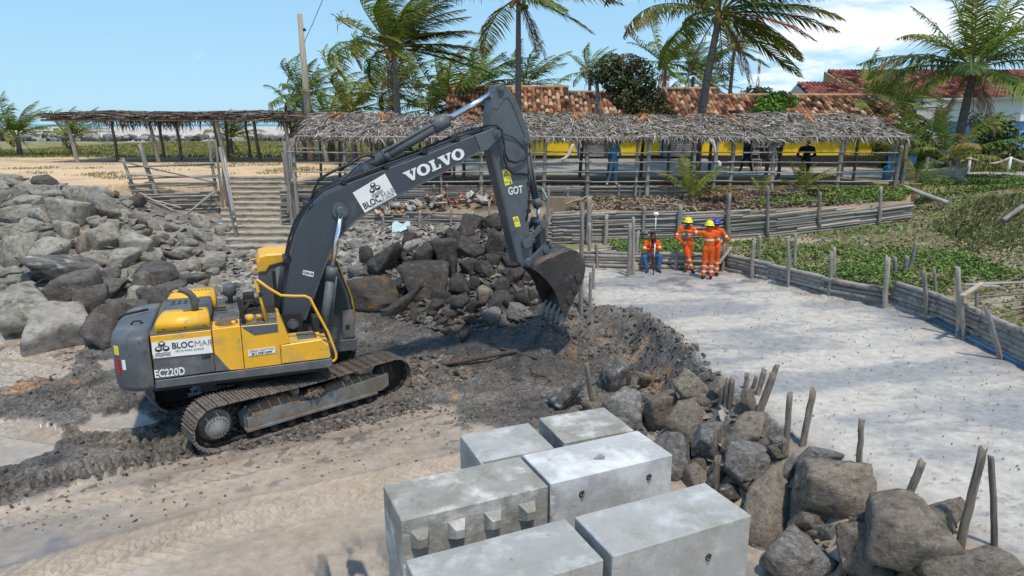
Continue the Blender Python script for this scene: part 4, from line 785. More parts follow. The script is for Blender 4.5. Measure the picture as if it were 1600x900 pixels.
ROCKS_LEFT = [(-18.06,25.43,2.95,1.14,0.45,'g'),(-17.7,24.47,2.65,1.01,0.53,'g'),(-16.78,24.35,2.57,0.76,0.5,'g'),(-16.9,25.13,2.89,0.61,0.54,'d'),(-15.83,24.56,2.66,1.08,0.9,'g'),(-15.27,25.6,2.86,1.25,0.96,'p'),(-18.43,26.72,3.26,1.2,0.4,'g'),(-17.33,26.03,3.15,0.66,0.34,'g'),(-16.38,25.93,3.19,0.82,0.6,'g'),(-16.91,23.58,2.27,0.98,0.47,'g'),(-15.57,23.54,2.17,0.82,0.56,'g'),(-14.14,23.48,1.97,1.07,0.82,'g'),(-14.6,25.59,2.43,0.87,0.43,'g'),(-14.58,24.74,2.22,0.58,0.33,'g'),(-13.1,23.31,1.71,1.17,0.71,'g'),(-15.87,21.83,1.76,0.87,1.04,'g'),(-15.18,21.95,1.65,1.19,0.77,'g'),(-14.57,22.8,1.8,0.39,0.61,'b'),(-16.08,23.1,1.99,0.59,0.31,'p'),(-17.4,23.13,2.1,0.44,0.39,'g'),(-16.63,22.51,1.87,0.38,0.47,'b'),(-15.1,24.7,2.36,0.63,0.33,'g'),(-19.65,26.92,3.09,0.85,0.35,'g'),(-22.7,31.12,3.27,0.78,0.4,'b'),(-20.21,29.28,3.28,0.98,0.33,'p'),(-16.41,23.82,2.26,0.56,0.25,'g'),(-15.99,24.01,2.3,0.45,0.29,'g'),(-13.8,20.85,1.27,2.24,0.92,'w'),(-12.9,19.48,0.99,1.35,0.98,'d'),(-13.28,17.96,0.76,1.68,1.29,'g'),(-11.91,17.08,0.5,1.54,1.14,'p'),(-10.83,17.38,0.58,1.19,1.12,'d'),(-12.11,19.06,0.79,1.11,0.78,'d'),(-12.32,20.02,0.94,1.08,0.58,'d'),(-11.27,20.02,0.96,0.85,0.81,'d'),(-11.47,21.36,1.14,1.31,0.66,'d'),(-10.42,19.64,0.76,0.99,0.61,'d'),(-15.15,19.88,0.93,0.65,0.38,'b'),(-14.73,19.15,0.81,0.93,0.56,'d'),(-15.82,21.05,1.27,0.65,0.28,'g'),(-15.45,20.6,1.1,0.71,0.28,'g'),(-15.04,20.59,1.09,0.44,0.36,'g'),(-15.14,21.06,1.23,0.44,0.34,'g'),(-12.64,21.11,1.13,0.41,0.45,'d'),(-12.9,22.16,1.42,1.02,0.59,'p'),(-13.73,22.14,1.44,0.89,0.42,'g'),(-10.88,18.81,0.61,0.88,0.58,'d'),(-12.35,22.72,1.4,0.82,0.35,'g'),(-10.41,20.11,0.82,1.13,0.54,'d'),(-10.11,20.89,0.91,1.01,0.56,'d'),(-11.5,23.54,1.35,0.67,0.31,'b'),(-12.7,24.49,1.69,0.74,0.37,'g'),(-12.3,25.01,1.65,0.57,0.33,'g'),(-11.85,24.72,1.53,0.47,0.33,'g'),(-13.65,25.84,2.03,0.58,0.29,'g'),(-14.08,25.77,2.19,0.63,0.27,'g'),(-14.0,21.85,1.35,0.63,0.29,'g'),(-11.76,23.19,1.35,0.57,0.27,'d'),(-11.71,25.66,1.62,0.58,0.34,'g'),(-11.01,24.93,1.38,0.52,0.28,'g'),(-11.4,26.52,1.73,0.45,0.4,'g'),(-11.2,24.0,1.31,0.46,0.23,'g'),(-10.38,23.65,1.15,0.45,0.23,'p'),(-12.62,30.2,2.87,0.39,0.34,'d')]
ROCKS_MID = [(-3.99,21.12,1.58,1.13,1.09,'k'),(-2.79,20.9,1.79,0.96,0.68,'k'),(-3.99,19.12,1.12,1.48,0.89,'o'),(-3.05,18.52,0.97,0.97,0.83,'k'),(-2.55,19.21,1.36,1.33,1.0,'k'),(-4.9,21.32,1.21,0.86,0.49,'l'),(-1.96,20.64,2.04,0.94,0.82,'k'),(-1.21,20.52,2.14,0.97,0.58,'k'),(-1.8,21.62,2.24,0.57,0.49,'k'),(-1.34,22.15,2.53,0.84,0.71,'k'),(-0.48,22.33,2.61,0.88,0.63,'k'),(-0.42,20.25,2.31,0.73,0.81,'k'),(0.0,19.3,1.51,0.63,0.44,'k'),(-0.29,18.81,1.34,0.47,0.43,'k'),(-0.8,18.47,1.17,0.46,0.46,'b'),(-0.32,18.13,1.04,0.77,0.46,'k'),(0.31,18.03,1.13,0.49,0.38,'k'),(0.24,17.32,1.01,0.71,0.37,'l'),(-0.53,17.5,0.83,0.48,0.31,'l'),(-0.04,18.55,1.18,0.32,0.25,'k'),(-1.44,19.13,1.34,0.63,0.48,'k'),(-0.98,18.03,0.92,0.53,0.32,'k'),(0.45,19.34,1.47,0.41,0.37,'k'),(-0.12,17.21,0.81,0.5,0.23,'l'),(-1.81,19.71,1.64,0.38,0.75,'k'),(-2.0,18.84,1.04,0.73,0.4,'k'),(-0.75,19.58,1.66,0.64,0.45,'k'),(0.0,19.83,1.9,0.57,0.38,'k'),(-1.23,19.77,1.72,0.68,0.45,'k'),(-1.42,18.37,1.01,0.5,0.36,'k'),(-2.13,18.3,0.88,0.46,0.32,'k'),(-1.01,19.15,1.38,0.41,0.29,'k'),(-0.57,19.95,1.88,0.53,0.34,'k'),(0.22,18.86,1.26,0.36,0.29,'k'),(0.62,18.32,1.17,0.35,0.28,'k'),(-1.65,17.85,0.7,0.42,0.24,'k'),(-1.06,17.52,0.7,0.44,0.21,'k'),(-3.6,23.73,1.89,0.54,0.36,'k'),(-4.8,22.36,1.51,0.55,0.64,'k'),(-4.85,19.97,0.99,0.42,0.42,'k')]
ROCKS_RIGHT = [(1.14,13.28,0.33,0.93,0.69,'w'),(2.19,14.23,0.39,0.91,0.91,'w'),(2.16,12.39,0.38,0.95,0.8,'l'),(2.94,14.01,0.39,0.84,0.7,'b'),(2.85,12.15,0.44,0.76,0.81,'b'),(3.33,11.82,1.06,0.76,0.69,'b'),(3.19,11.09,0.75,0.99,0.65,'b'),(2.69,13.2,0.25,0.37,0.26,'w'),(3.27,10.31,0.73,0.74,0.59,'l'),(3.67,9.94,1.03,0.77,0.67,'b'),(3.6,9.47,0.75,0.78,0.6,'l'),(2.65,10.34,0.46,0.93,0.8,'l'),(3.93,10.56,1.34,0.32,0.4,'b'),(3.68,11.27,1.26,0.41,0.34,'b'),(3.6,8.6,0.52,0.95,1.01,'b'),(4.02,8.24,0.71,0.55,0.57,'b'),(4.29,8.26,1.11,1.04,0.72,'b'),(4.34,8.83,1.22,0.67,0.33,'l'),(4.69,7.12,1.12,1.13,0.83,'b'),(5.11,7.22,1.31,0.57,0.41,'b'),(4.41,7.8,0.96,0.47,0.42,'b'),(4.38,7.31,0.73,0.73,0.59,'b'),(3.69,7.76,0.36,0.99,0.68,'l'),(5.04,6.49,1.11,1.12,0.46,'b'),(4.1,7.92,0.6,0.35,0.23,'l'),(3.3,9.35,0.35,0.6,0.29,'w'),(3.19,9.73,0.44,0.5,0.34,'l'),(3.77,9.11,0.68,0.47,0.28,'b'),(3.98,9.37,1.03,0.35,0.23,'b'),(4.01,8.98,0.92,0.28,0.19,'l'),(4.31,7.61,0.69,0.27,0.19,'l'),(4.46,7.04,0.61,0.45,0.23,'b'),(3.4,11.28,0.98,0.27,0.23,'b'),(3.32,12.79,0.75,0.33,0.28,'b'),(3.66,9.16,0.51,0.29,0.21,'l'),(4.19,7.38,0.45,0.32,0.19,'l'),(4.61,6.94,0.76,0.33,0.22,'b'),(3.87,8.23,0.37,0.3,0.19,'l')]
STAKES_EDGE = [(4.17,11.37,1.2,4.17,1.5,0.051),(4.29,11.43,1.2,4.32,1.45,0.046),(4.29,11.17,1.19,4.34,1.69,0.062),(4.93,12.1,1.2,4.95,1.4,0.06),(4.02,10.28,1.24,4.18,1.92,0.067),(4.08,9.36,1.05,4.04,1.95,0.053),(4.02,9.28,0.97,3.97,1.29,0.043),(4.29,9.27,1.18,4.31,2.06,0.052),(4.66,8.29,1.17,4.6,2.0,0.047),(4.99,7.76,1.19,5.07,1.75,0.057),(5.08,6.83,1.11,5.14,2.35,0.054),(5.39,6.76,1.2,5.18,2.27,0.039),(3.17,9.56,0.27,3.13,0.84,0.069),(4.12,7.42,0.33,4.08,0.62,0.064),(3.59,10.97,1.09,3.57,1.47,0.055),(3.66,10.89,1.09,3.64,1.61,0.055),(3.7,10.83,1.09,3.69,1.64,0.055)]
STAKES_BACK = [(1.78,16.77,1.09,1.74,3.86,0.065),(2.54,22.15,1.31,2.5,2.63,0.063),(2.99,25.21,1.5,2.91,2.84,0.072),(2.82,21.85,1.21,2.74,2.03,0.063),(2.35,19.02,1.2,2.31,1.91,0.055),(2.0,16.91,1.22,1.95,2.11,0.049),(3.61,20.63,1.2,3.56,2.79,0.079),(3.8,20.82,1.2,3.72,3.0,0.06),(4.08,21.84,1.23,4.05,2.41,0.063),(1.69,13.08,0.1,1.52,1.06,0.059)]
STAKES_LOG = [(7.32,20.3,1.22,7.26,2.38,0.066),(7.86,21.3,1.51,7.78,2.4,0.061),(7.93,19.11,1.24,7.78,2.65,0.063),(8.42,19.89,1.54,8.34,2.66,0.054),(8.59,17.98,1.27,8.53,2.44,0.059),(9.04,18.75,1.54,8.95,2.43,0.054),(9.53,16.86,1.24,9.39,2.56,0.08),(10.5,18.34,1.7,10.45,2.24,0.067),(10.84,18.44,1.74,10.8,2.29,0.074),(11.07,18.6,1.78,11.11,2.65,0.061),(9.92,15.72,1.22,9.68,2.4,0.058),(10.39,16.2,1.6,10.24,2.37,0.047),(9.91,14.51,1.21,9.66,2.74,0.064),(9.9,14.25,1.21,9.64,2.27,0.053),(10.27,14.54,1.59,10.16,2.21,0.043),(9.81,12.95,1.22,9.35,2.27,0.058)]
POSTS_LOW = [(2.82,25.26,1.64,2.78,3.16,0.096),(4.82,25.15,2.06,4.78,2.84,0.071),(6.12,25.03,1.67,6.05,2.91,0.083),(7.95,24.98,1.68,7.83,3.33,0.095),(9.4,25.08,2.0,9.26,3.6,0.071),(11.29,25.2,2.37,11.18,3.4,0.071),(13.55,25.27,2.36,13.41,3.54,0.071),(3.46,25.15,1.58,3.43,2.54,0.083)]
# ------------------------------------------------------------------ stones
def vn3(p, s, sd=0):
    q = p * s; i = np.floor(q); f = q - i; f = f * f * (3 - 2 * f); r = 0
    for a in (0, 1):
        for b in (0, 1):
            for c in (0, 1):
                h = _h(i[:, 0] + a + (i[:, 2] + c) * 57, i[:, 1] + b + (i[:, 2] + c) * 131, sd)
                r = r + h * (f[:, 0] if a else 1 - f[:, 0]) * (f[:, 1] if b else 1 - f[:, 1]) * (f[:, 2] if c else 1 - f[:, 2])
    return r
def fbm3(p, s=1, o=4, sd=0):
    r = 0; a = 1; t = 0
    for k in range(o): r = r + a * (vn3(p + k * 7.7, s, sd + k) - .5); t += a; a *= .5; s *= 2.1
    return r / t * 2
_ico = {}
def ico(n):
    if n not in _ico:
        bm = bmesh.new(); bmesh.ops.create_icosphere(bm, subdivisions=n, radius=1); _ico[n] = (np.array([v.co[:] for v in bm.verts]), np.array([[v.index for v in f.verts] for f in bm.faces])); bm.free()
    return _ico[n]
def rock_verts(seed, n=4, planes=13, sharp=70, rough=.05):
    r = np.random.default_rng(seed); V, F = ico(n); V = V / np.linalg.norm(V, axis=1)[:, None]
    Nn = r.normal(size=(planes, 3)); Nn[0] = (r.normal() * .25, r.normal() * .25, 1); Nn[1] = (0, 0, -1); Nn[2] = (r.normal() * .5, -1, r.normal() * .4); Nn /= np.linalg.norm(Nn, axis=1)[:, None]
    d = r.uniform(.62, .98, planes); q = np.maximum(V @ Nn.T, 1e-3) / d
    rad = (q ** sharp).sum(1) ** (-1 / sharp); P = V * rad[:, None]
    P = P * (1 + rough * 1.3 * fbm3(V * 1.0 + seed % 97, 1.7, 3, seed % 50) + rough * .9 * (1 - 2 * np.abs(fbm3(V + seed % 31, 3.1, 4, 7))))[:, None]
    if n >= 4: P = P + V * (rough * .5 * fbm3(V + seed % 13, 9, 3, 3))[:, None]
    P -= (P.max(0) + P.min(0)) / 2; P /= np.abs(P).max(0); return P, F
def rmat(name, c, d1, d2, var=.38, rough=.85, bump=.9, orand=.18, vs=2.2): return mat(name, c, rough, var, vs, bump, 9, dirt=[d1] + (d2 if isinstance(d2, list) else [d2]), orand=orand, bd=.05, spec=.25)
M_ROCK = {
 'g': rmat('green_grey_stone', (.30, .28, .23), ((.11, .105, .09), .35, 3), ((.42, .40, .34), .25, 5)),
 'p': rmat('pale_grey_stone', (.285, .265, .235), ((.14, .13, .115), .32, 3), ((.36, .27, .19), .18, 2)),
 'd': rmat('dark_wet_stone', (.135, .122, .108), ((.05, .047, .043), .4, 3), ((.24, .22, .20), .22, 6)),
 'w': rmat('dark_stone_white_scraped', (.14, .13, .118), ((.06, .056, .05), .3, 3), ((.55, .54, .52), .30, 2.4)),
 'b': rmat('brown_granite', (.245, .205, .16), ((.085, .072, .06), .34, 3.2), [((.34, .31, .26), .25, 7), ((.06, .05, .045), .12, 38)], vs=5),
 'l': rmat('grey_granite', (.215, .20, .185), ((.08, .075, .07), .34, 3.2), [((.36, .35, .33), .25, 5), ((.07, .065, .06), .12, 38)], vs=5),
 'k': rmat('black_mud_coated_stone', (.068, .061, .054), ((.035, .032, .029), .4, 3), ((.13, .118, .10), .28, 4), rough=.7),
 'o': rmat('black_stone_rust_stained', (.075, .066, .056), ((.24, .12, .04), .22, 1.6), ((.13, .118, .10), .25, 4), rough=.7)}
SPECK = mat
_rv = {}
def rock_mesh(v, n, key):
    k = (v, n, key)
    if k not in _rv: P, F = rock_verts(1000 + v * 17, n); _rv[k] = mesh_np('boulder', P, F, [M_ROCK[key]])
    return _rv[k]
ORD = ['first', 'second', 'third', 'fourth', 'fifth', 'sixth', 'seventh', 'eighth', 'ninth', 'tenth', 'eleventh', 'twelfth', 'thirteenth', 'fourteenth', 'fifteenth', 'sixteenth', 'seventeenth', 'eighteenth']
CN = {'g': 'green-grey', 'p': 'pale grey', 'd': 'dark grey', 'w': 'white-scraped grey', 'b': 'brown', 'l': 'mid grey', 'k': 'black muddy', 'o': 'rust-stained black'}
def place_rocks(T, where, group, nrows, special, near, gs=1.):
    idx = sorted(range(len(T)), key=lambda i: (T[i][2] - CAMH) / T[i][1])   # steepest look-down first
    per = math.ceil(len(T) / nrows); rown = {}
    for k, i in enumerate(idx): rown[i] = k // per
    for i, (x, y, z, w_, h_, kd) in enumerate(T):
        row = rown[i]; mem = sorted([j for j in range(len(T)) if rown[j] == row], key=lambda j: T[j][0] / T[j][1]); pos = mem.index(i)
        dist = math.hypot(x, y); n = 4 if w_ / dist > .028 else 3
        sx_, sz_ = w_ * .60 * gs, h_ * .64 * gs; sy_ = .5 * (sx_ + sz_) * random.uniform(.85, 1.1)
        big = w_ / dist > .045
        me = rock_mesh(200 + i if big else i % 14, n, kd)
        size = 'large' if w_ > .95 else 'medium' if w_ > .55 else 'small'
        rowtxt = 'front row' if row == 0 else ('back row' if row == nrows - 1 else ORD[row] + ' row up')
        lab = special.get(i) or '%s %s boulder, %s from left, %s, %s' % (size, CN[kd], ORD[pos] if pos < 18 else 'last', rowtxt, where)
        o = ob('boulder', me, None, lab, 'boulder', group, loc=(x, y, z), rot=(random.uniform(-.15, .15), random.uniform(-.15, .15), random.uniform(-.35, .35) + (0 if random.random() < .5 else math.pi)), sc=(sx_, sy_, sz_))
place_rocks(ROCKS_LEFT, 'left rock slope', 'boulders on the left rock slope', 6, {
  27: 'long dark boulder with a white-scraped top edge on the left rock slope', 28: 'black rounded boulder tucked under the white-topped boulder on the left', 29: 'huge tilted green-grey slab at the left edge beside the beach',
  30: 'huge pale rounded boulder at the foot of the slope left of the excavator', 31: 'large dark coarse boulder directly left of the excavator counterweight', 5: 'large pale triangular boulder below the sand beside the broken fence', 15: 'tall upright green-grey boulder standing in the left slope', 17: 'narrow upright brown stone wedged in the left rock slope', 11: 'broad light boulder in the middle of the left rock slope', 8: 'flat square slab lying on the edge of the yellow sand'}, None)
place_rocks(ROCKS_MID, 'dark pile under the boom', 'dark boulders piled under the boom', 5, {2: 'big black boulder with an orange rust stain behind the excavator cab', 3: 'black angular boulder lowest in front of the dark pile', 4: 'broad black boulder in the middle of the dark pile', 0: 'tall black boulder with a sloping top left in the dark pile', 10: 'black boulder at the top of the pile just left of the arm', 14: 'small brown round stone among the black ones beside the bucket', 17: 'pale scraped stone at the foot of the pile beside the bucket teeth', 5: 'grey shiny stone nearest the excavator cab in the dark pile'}, None, .90)
place_rocks(ROCKS_RIGHT, 'right rock line', 'boulders along the edge of the white terrace', 6, {1: 'pale wedge-shaped boulder with a pointed white-streaked top behind the concrete blocks', 0: 'dark boulder with white scrapes left of the leaning stake in the pit', 2: 'rounded grey boulder directly behind the concrete blocks', 3: 'squarish brown boulder against the pit bank', 4: 'brown upright boulder between the grey boulder and the flat pale one', 5: 'brown ridged boulder under the edge of the white sand terrace', 18: 'largest brown boulder in the bottom right below the paired stakes', 16: 'big oval brown boulder beside the single stake on the right', 14: 'big dark brown boulder beside the right concrete block', 23: 'broad rounded boulder cut off by the bottom right corner', 11: 'tall grey boulder behind the right end of the white-topped block', 22: 'pale streaked boulder at the bottom edge beside the right concrete block'}, None, .80)
# smaller stones filling the left slope, the rubble slope and the dark pile
def inpoly(poly, n, rng):
    P = np.array(poly); out = np.zeros((0, 2))
    while len(out) < n:
        q = rng.uniform(P.min(0), P.max(0), (n * 3, 2)); out = np.concatenate([out, q[sdist(poly, q[:, 0], q[:, 1]) > 0]])
    return out[:n]
LSLOPE = [(-24, 33), (-19.3, 29.0), (-17.2, 27.0), (-15.5, 27.6), (-12.5, 28.2), (-11, 26.5), (-9.6, 23.5), (-9.3, 20), (-10.3, 18), (-12.5, 17.4), (-14.5, 18.6), (-19, 20), (-23, 27)]
RSLOPE = [(-11.8, 28.3), (-10.6, 26), (-9.5, 22.8), (-9.2, 19.8), (-7, 19.5), (-5, 19.6), (-4.3, 22), (-3.4, 23.6), (-1.2, 23.8), (-1.0, 25.6), (-2.5, 26.1), (-6.8, 26.8), (-8, 25), (-9.2, 25.2), (-10.4, 25.5), (-11, 28.5)]
DPILE = [(-5.2, 19.6), (-4.6, 22), (-3, 23.0), (-1.6, 23.4), (.4, 23.2), (1.2, 21), (1.2, 18.6), (.4, 17), (-1.4, 16.9), (-3, 17.9)]
EDGER = [(1.4, 13.4), (2.8, 13.3), (3.6, 11.7), (3.95, 10.4), (4.2, 9.1), (4.8, 7.7), (5.3, 6.2), (4.4, 6.0), (3.4, 7.6), (3.1, 9.5), (2.4, 10.6), (1.8, 12.2)]
def small_stones(poly, n, s0, s1, keys, label, group, seed, name='stone', up=.05):
    rng = np.random.default_rng(seed); q = inpoly(poly, n, rng); z = terrain(q[:, 0], q[:, 1]); sz = rng.uniform(0, 1, n) ** 1.5 * (s1 - s0) + s0
    for k in range(n):
        s_ = sz[k]; o = ob(name, rock_mesh(int(rng.integers(0, 14)), 3 if s_ > .16 else 2, keys[int(rng.integers(0, len(keys)))]), None, label, 'stone', group, loc=(q[k, 0], q[k, 1], z[k] + s_ * up + .03), rot=(rng.uniform(-.5, .5), rng.uniform(-.5, .5), rng.uniform(0, 6.3)), sc=(s_, s_ * rng.uniform(.6, .95), s_ * rng.uniform(.38, .7)))
small_stones(LSLOPE, 130, .22, .52, 'ggggpdb', 'small angular grey stone wedged between the boulders of the left slope', 'small stones on the left slope', 11, up=.3)
small_stones(RSLOPE, 70, .12, .30, 'gpppl', 'small pale broken stone on the slope below the stairs', 'small stones on the pale rubble slope', 12)
small_stones(DPILE, 70, .13, .32, 'kkkd', 'small black muddy stone in the gaps of the dark pile', 'small stones in the dark pile', 13, up=.15)
small_stones(EDGER, 26, .14, .30, 'bbl', 'small brown stone filling the gaps of the right rock line', 'small stones in the right rock line', 14, up=.3)
def stuff_stones(name, poly, n, s0, s1, cols, seed, sub=1, flat=.5, label=None, mask=None):
    rng = np.random.default_rng(seed); q = inpoly(poly, n, rng)
    if mask is not None: q = q[mask(q)]; n = len(q)
    z = terrain(q[:, 0], q[:, 1]); B, F = ico(sub); s_ = rng.uniform(0, 1, n) ** 3.5 * (s1 * 1.35 - s0) + s0; a = rng.uniform(0, 6.3, n)
    sc = np.stack([s_, s_ * rng.uniform(.5, .9, n), s_ * rng.uniform(.3, .9, n) * flat], 1); D = 1 + rng.uniform(-.32, .2, (n, len(B), 1)); P = B[None] * D * sc[:, None]
    tl = rng.normal(0, .35, (n, 2)); P[:, :, 2] += P[:, :, 0] * tl[:, :1] + P[:, :, 1] * tl[:, 1:]
    X = P[:, :, 0] * np.cos(a)[:, None] - P[:, :, 1] * np.sin(a)[:, None]; Yv = P[:, :, 0] * np.sin(a)[:, None] + P[:, :, 1] * np.cos(a)[:, None]
    V = np.stack([X + q[:, :1], Yv + q[:, 1:2], P[:, :, 2] + z[:, None] + s_[:, None] * .12], -1).reshape(-1, 3)
    Fa = (F[None] + (np.arange(n) * len(B))[:, None, None]).reshape(-1, 3); cl = np.array(cols)[rng.integers(0, len(cols), n)] * rng.uniform(.7, 1.3, (n, 1)); C = np.repeat(cl, len(B), 0)
    o = ob(name, mesh_np(name, V, Fa, [M_STST], smooth=False, col=C), kind='stuff')
    return o
M_STST = vmat('loose_stone', rough=.9, var=.3, vs=14)
G_, K_ = [(.24, .23, .19), (.19, .18, .155), (.28, .26, .22), (.13, .125, .11)], [(.075, .068, .06), (.05, .046, .042), (.11, .098, .085), (.16, .145, .125)]
stuff_stones('rubble', LSLOPE, 1500, .06, .20, G_, 21)
stuff_stones('rubble', RSLOPE, 2600, .04, .17, [(.30, .275, .24), (.25, .23, .20), (.36, .33, .29), (.17, .155, .14)], 22)
stuff_stones('rubble', DPILE, 3200, .04, .15, K_, 23)
stuff_stones('rubble', EDGER, 600, .03, .14, [(.19, .16, .125), (.16, .15, .135), (.25, .23, .2)], 24)
def mudmask(q): return (sdist(MUD, q[:, 0], q[:, 1]) > -.25) & (sdist(TERR, q[:, 0], q[:, 1]) < .1) & (np.max([sdist(p, q[:, 0], q[:, 1]) for p in PUD], 0) < -.05)
stuff_stones('mud_clods', [(-14, 10), (-14, 16.6), (-9, 17.4), (-4, 19), (.8, 17.2), (2.8, 16.6), (4.1, 13), (3.6, 9.5), (1.6, 11.2), (-1, 12.2), (-4.6, 11.6), (-7.2, 9.3)], 9000, .010, .045, [(.10, .085, .07), (.07, .06, .052), (.13, .108, .088), (.15, .125, .10)], 25, 1, .8, mask=mudmask)
stuff_stones('mud_clods', [(-3.2, 14.3), (-2.9, 15.4), (-1.5, 15.6), (-1.0, 14.6), (-1.9, 13.8)], 500, .02, .10, [(.13, .11, .09), (.18, .15, .12)], 26, 1, .9)
stuff_stones('mud_clods', [(-6.4, 10.9), (-5.2, 11.25), (-3.0, 12.4), (-1.7, 13.2), (-2.1, 13.6), (-3.4, 12.8), (-5.2, 11.7)], 1600, .015, .07, [(.12, .105, .09), (.16, .14, .12), (.09, .08, .07)], 29, 1, .9)
stuff_stones('mud_clods', [(-8, 9), (-6, 11.2), (-4.4, 11.9), (-2.3, 13.3), (-.6, 12.5), (-.9, 11.2), (-3, 10.6), (-6, 8.8)], 650, .008, .035, [(.10, .085, .075), (.14, .12, .10)], 27, 1, .5)
def bankmask(q): return (sdist(TERR, q[:, 0], q[:, 1]) < .15) & (sdist(TERR, q[:, 0], q[:, 1]) > -1.6)
stuff_stones('mud_clods', [(1.2, 17.8), (2.1, 17.8), (3.6, 16.4), (4.0, 13.6), (3.9, 11.5), (3, 11.8), (2.4, 14.4), (1.1, 15.0), (.3, 16.2)], 1500, .015, .07, [(.11, .10, .09), (.075, .07, .065), (.16, .145, .13), (.19, .14, .10)], 28, 1, .9, mask=bankmask)

# ------------------------------------------------------------------ concrete blocks
M_CONC = mat('cast_concrete', (.36, .355, .335), .85, .14, 2.5, .35, 30, dirt=[((.29, .275, .24), .42, 1.9), ((.50, .50, .485), .36, 2.3), ((.13, .12, .105), .0, 14)], orand=.08, bd=.012)
M_CONW = mat('chalky_concrete', (.43, .43, .42), .85, .10, 2.5, .35, 30, dirt=[((.68, .68, .67), .5, 1.6), ((.38, .36, .32), .16, 2.6), ((.15, .14, .12), .0, 9)], bd=.012)
M_CONB = mat('weathered_concrete', (.31, .297, .265), .9, .2, 2.5, .6, 26, dirt=[((.23, .215, .18), .45, 2.2), ((.58, .56, .52), .36, 2.6), ((.12, .11, .10), .03, 9)], bd=.014)
def rough_block(L, W, Hh, mt):
    bm = bmesh.new(); bmesh.ops.create_cube(bm, size=1)
    for v in bm.verts: v.co = Vector((v.co.x * L, v.co.y * W, (v.co.z + .5) * Hh))
    bmesh.ops.bevel(bm, geom=bm.edges[:], offset=.011, segments=1, affect='EDGES')
    bmesh.ops.subdivide_edges(bm, edges=[e for e in bm.edges if e.calc_length() > .3], cuts=21, use_grid_fill=True)
    P = np.array([v.co[:] for v in bm.verts]); d = fbm3(P + L * 3, 5, 4, 3) * .006 + fbm3(P, 24, 3, 5) * .003
    top = P[:, 2] > Hh - .002; d2 = fbm3(P, 1.7, 3, 9) * .006; E_ = np.abs(P) / np.array([L / 2, W / 2, 1]); E_[:, 2] = np.abs(P[:, 2] / Hh - .5) * 2; nE = (E_ > .975).sum(1); chip = np.where(nE >= 2, np.clip(fbm3(P + L * 7, 9, 3, 4) - .12, 0, 1) * .075, 0)
    for v, a, t, b, ch_ in zip(bm.verts, d, top, d2, chip):
        c = v.co; n = Vector((c.x / L, c.y / W, (c.z / Hh - .5))); v.co = c + n * float(a) * .8 - n * float(ch_) * 1.2 + (Vector((0, 0, float(b))) if t else Vector())
    return bm
BD = math.atan2(.72, 1.60)
def block(cx, cy, z, label, L=1.75, W=.76, Hh=.85, mt=None, studs=(), holes=(), rz=0.):
    mt = mt or M_CONC; m = MB(); m.bm(rough_block(L, W, Hh, mt), 0, smooth=False)
    o = m.ob('concrete_block', [mt], None, label=label, cat='concrete block', group='cast concrete sea-wall blocks', loc=(cx, cy, z), rot=(0, 0, BD + rz))
    for (sx_, sz_) in studs:
        q = MB(); a = .105; b = .050; d = .13; y = -W / 2
        V = [(sx_ - a, y + .002, sz_ - a), (sx_ + a, y + .002, sz_ - a), (sx_ + a, y + .002, sz_ + a), (sx_ - a, y + .002, sz_ + a), (sx_ - b, y - d, sz_ - b), (sx_ + b, y - d, sz_ - b), (sx_ + b, y - d, sz_ + b), (sx_ - b, y - d, sz_ + b)]
        q.add(V, [(4, 5, 6, 7), (0, 1, 5, 4), (1, 2, 6, 5), (2, 3, 7, 6), (3, 0, 4, 7), (0, 3, 2, 1)]); q.ob('stud', [mt], o)
    for (hx, hz_) in holes:
        q = MB(); y = -W / 2 - .001; q.lathe([(.022, 0), (.038, .004), (.041, .012), (.0, .012)], 14, M=axisM((hx, y + .004, hz_), (0, -1, 0))); q.ob('lifting_socket', [M_DARK], o)
        MB().tube([(hx - .03, y - .012, hz_), (hx, y - .03, hz_ - .025), (hx + .035, y - .012, hz_ + .01)], .007, 6).ob('lifting_loop', [M_STEEL], o)
    return o
st4 = [(-.68, .60), (-.26, .60), (.17, .60), (.60, .60)]; st4b = [(-.68, .22), (-.26, .22), (.17, .22), (.60, .22)]
TOPS = [(1.625, 6.56, 'front right concrete block with a smooth grey top and one lifting hole', M_CONC, [], [(.32, .50)], 1.75, .76),
        (-.54, 7.19, 'concrete block with four tapered studs along its side, leftmost of the upper layer', M_CONB, st4, [], 1.75, .80),
        (1.09, 7.95, 'whitest concrete block with chalky top, behind the front right block', M_CONW, [], [(-.45, .62), (.52, .62)], 1.75, .78),
        (-.07, 5.80, 'concrete block cut off by the bottom edge, in front of the studded block', M_CONC, [(-.68, .58), (-.26, .58), (.17, .58), (.60, .58)], [], 1.75, .78)]
for cx, cy, lab, mt, sd_, hl, L_, W_ in TOPS:
    block(cx, cy, .852, lab, L_, W_, .85, mt, sd_, hl); block(cx + .02, cy + .02, .0, 'lower-layer block directly beneath the ' + ('front right block' if 'front right' in lab[:12] else 'studded block' if 'studs' in lab else 'whitest block' if 'whitest' in lab else 'block cut off by the bottom edge'), L_, W_ - .01, .848, M_CONC, st4b if sd_ else [])
block(-.08, 8.34, .852, 'short pale concrete block at the back left of the upper layer', 1.02, .82, .85, M_CONC, rz=-.03); block(-.08, 8.36, 0, 'lower-layer block beneath the short pale one at the back left', 1.02, .8, .848, M_CONC)
block(1.03, 8.88, .852, 'brownish weathered concrete block at the very back of the stack', 1.06, .84, .85, M_CONB, rz=-.05); block(1.03, 8.88, 0, 'lower-layer block beneath the brownish one at the very back', 1.06, .82, .848, M_CONC)
# the lump of mortar left on the whitest block
P, F = rock_verts(77, 3); ob('mortar_lump', mesh_np('mortar_lump', P, F, [M_CONB]), None, 'small grey lump of mortar lying on the whitest concrete block', 'mortar', loc=(1.10, 7.86, 1.72), sc=(.07, .05, .035))
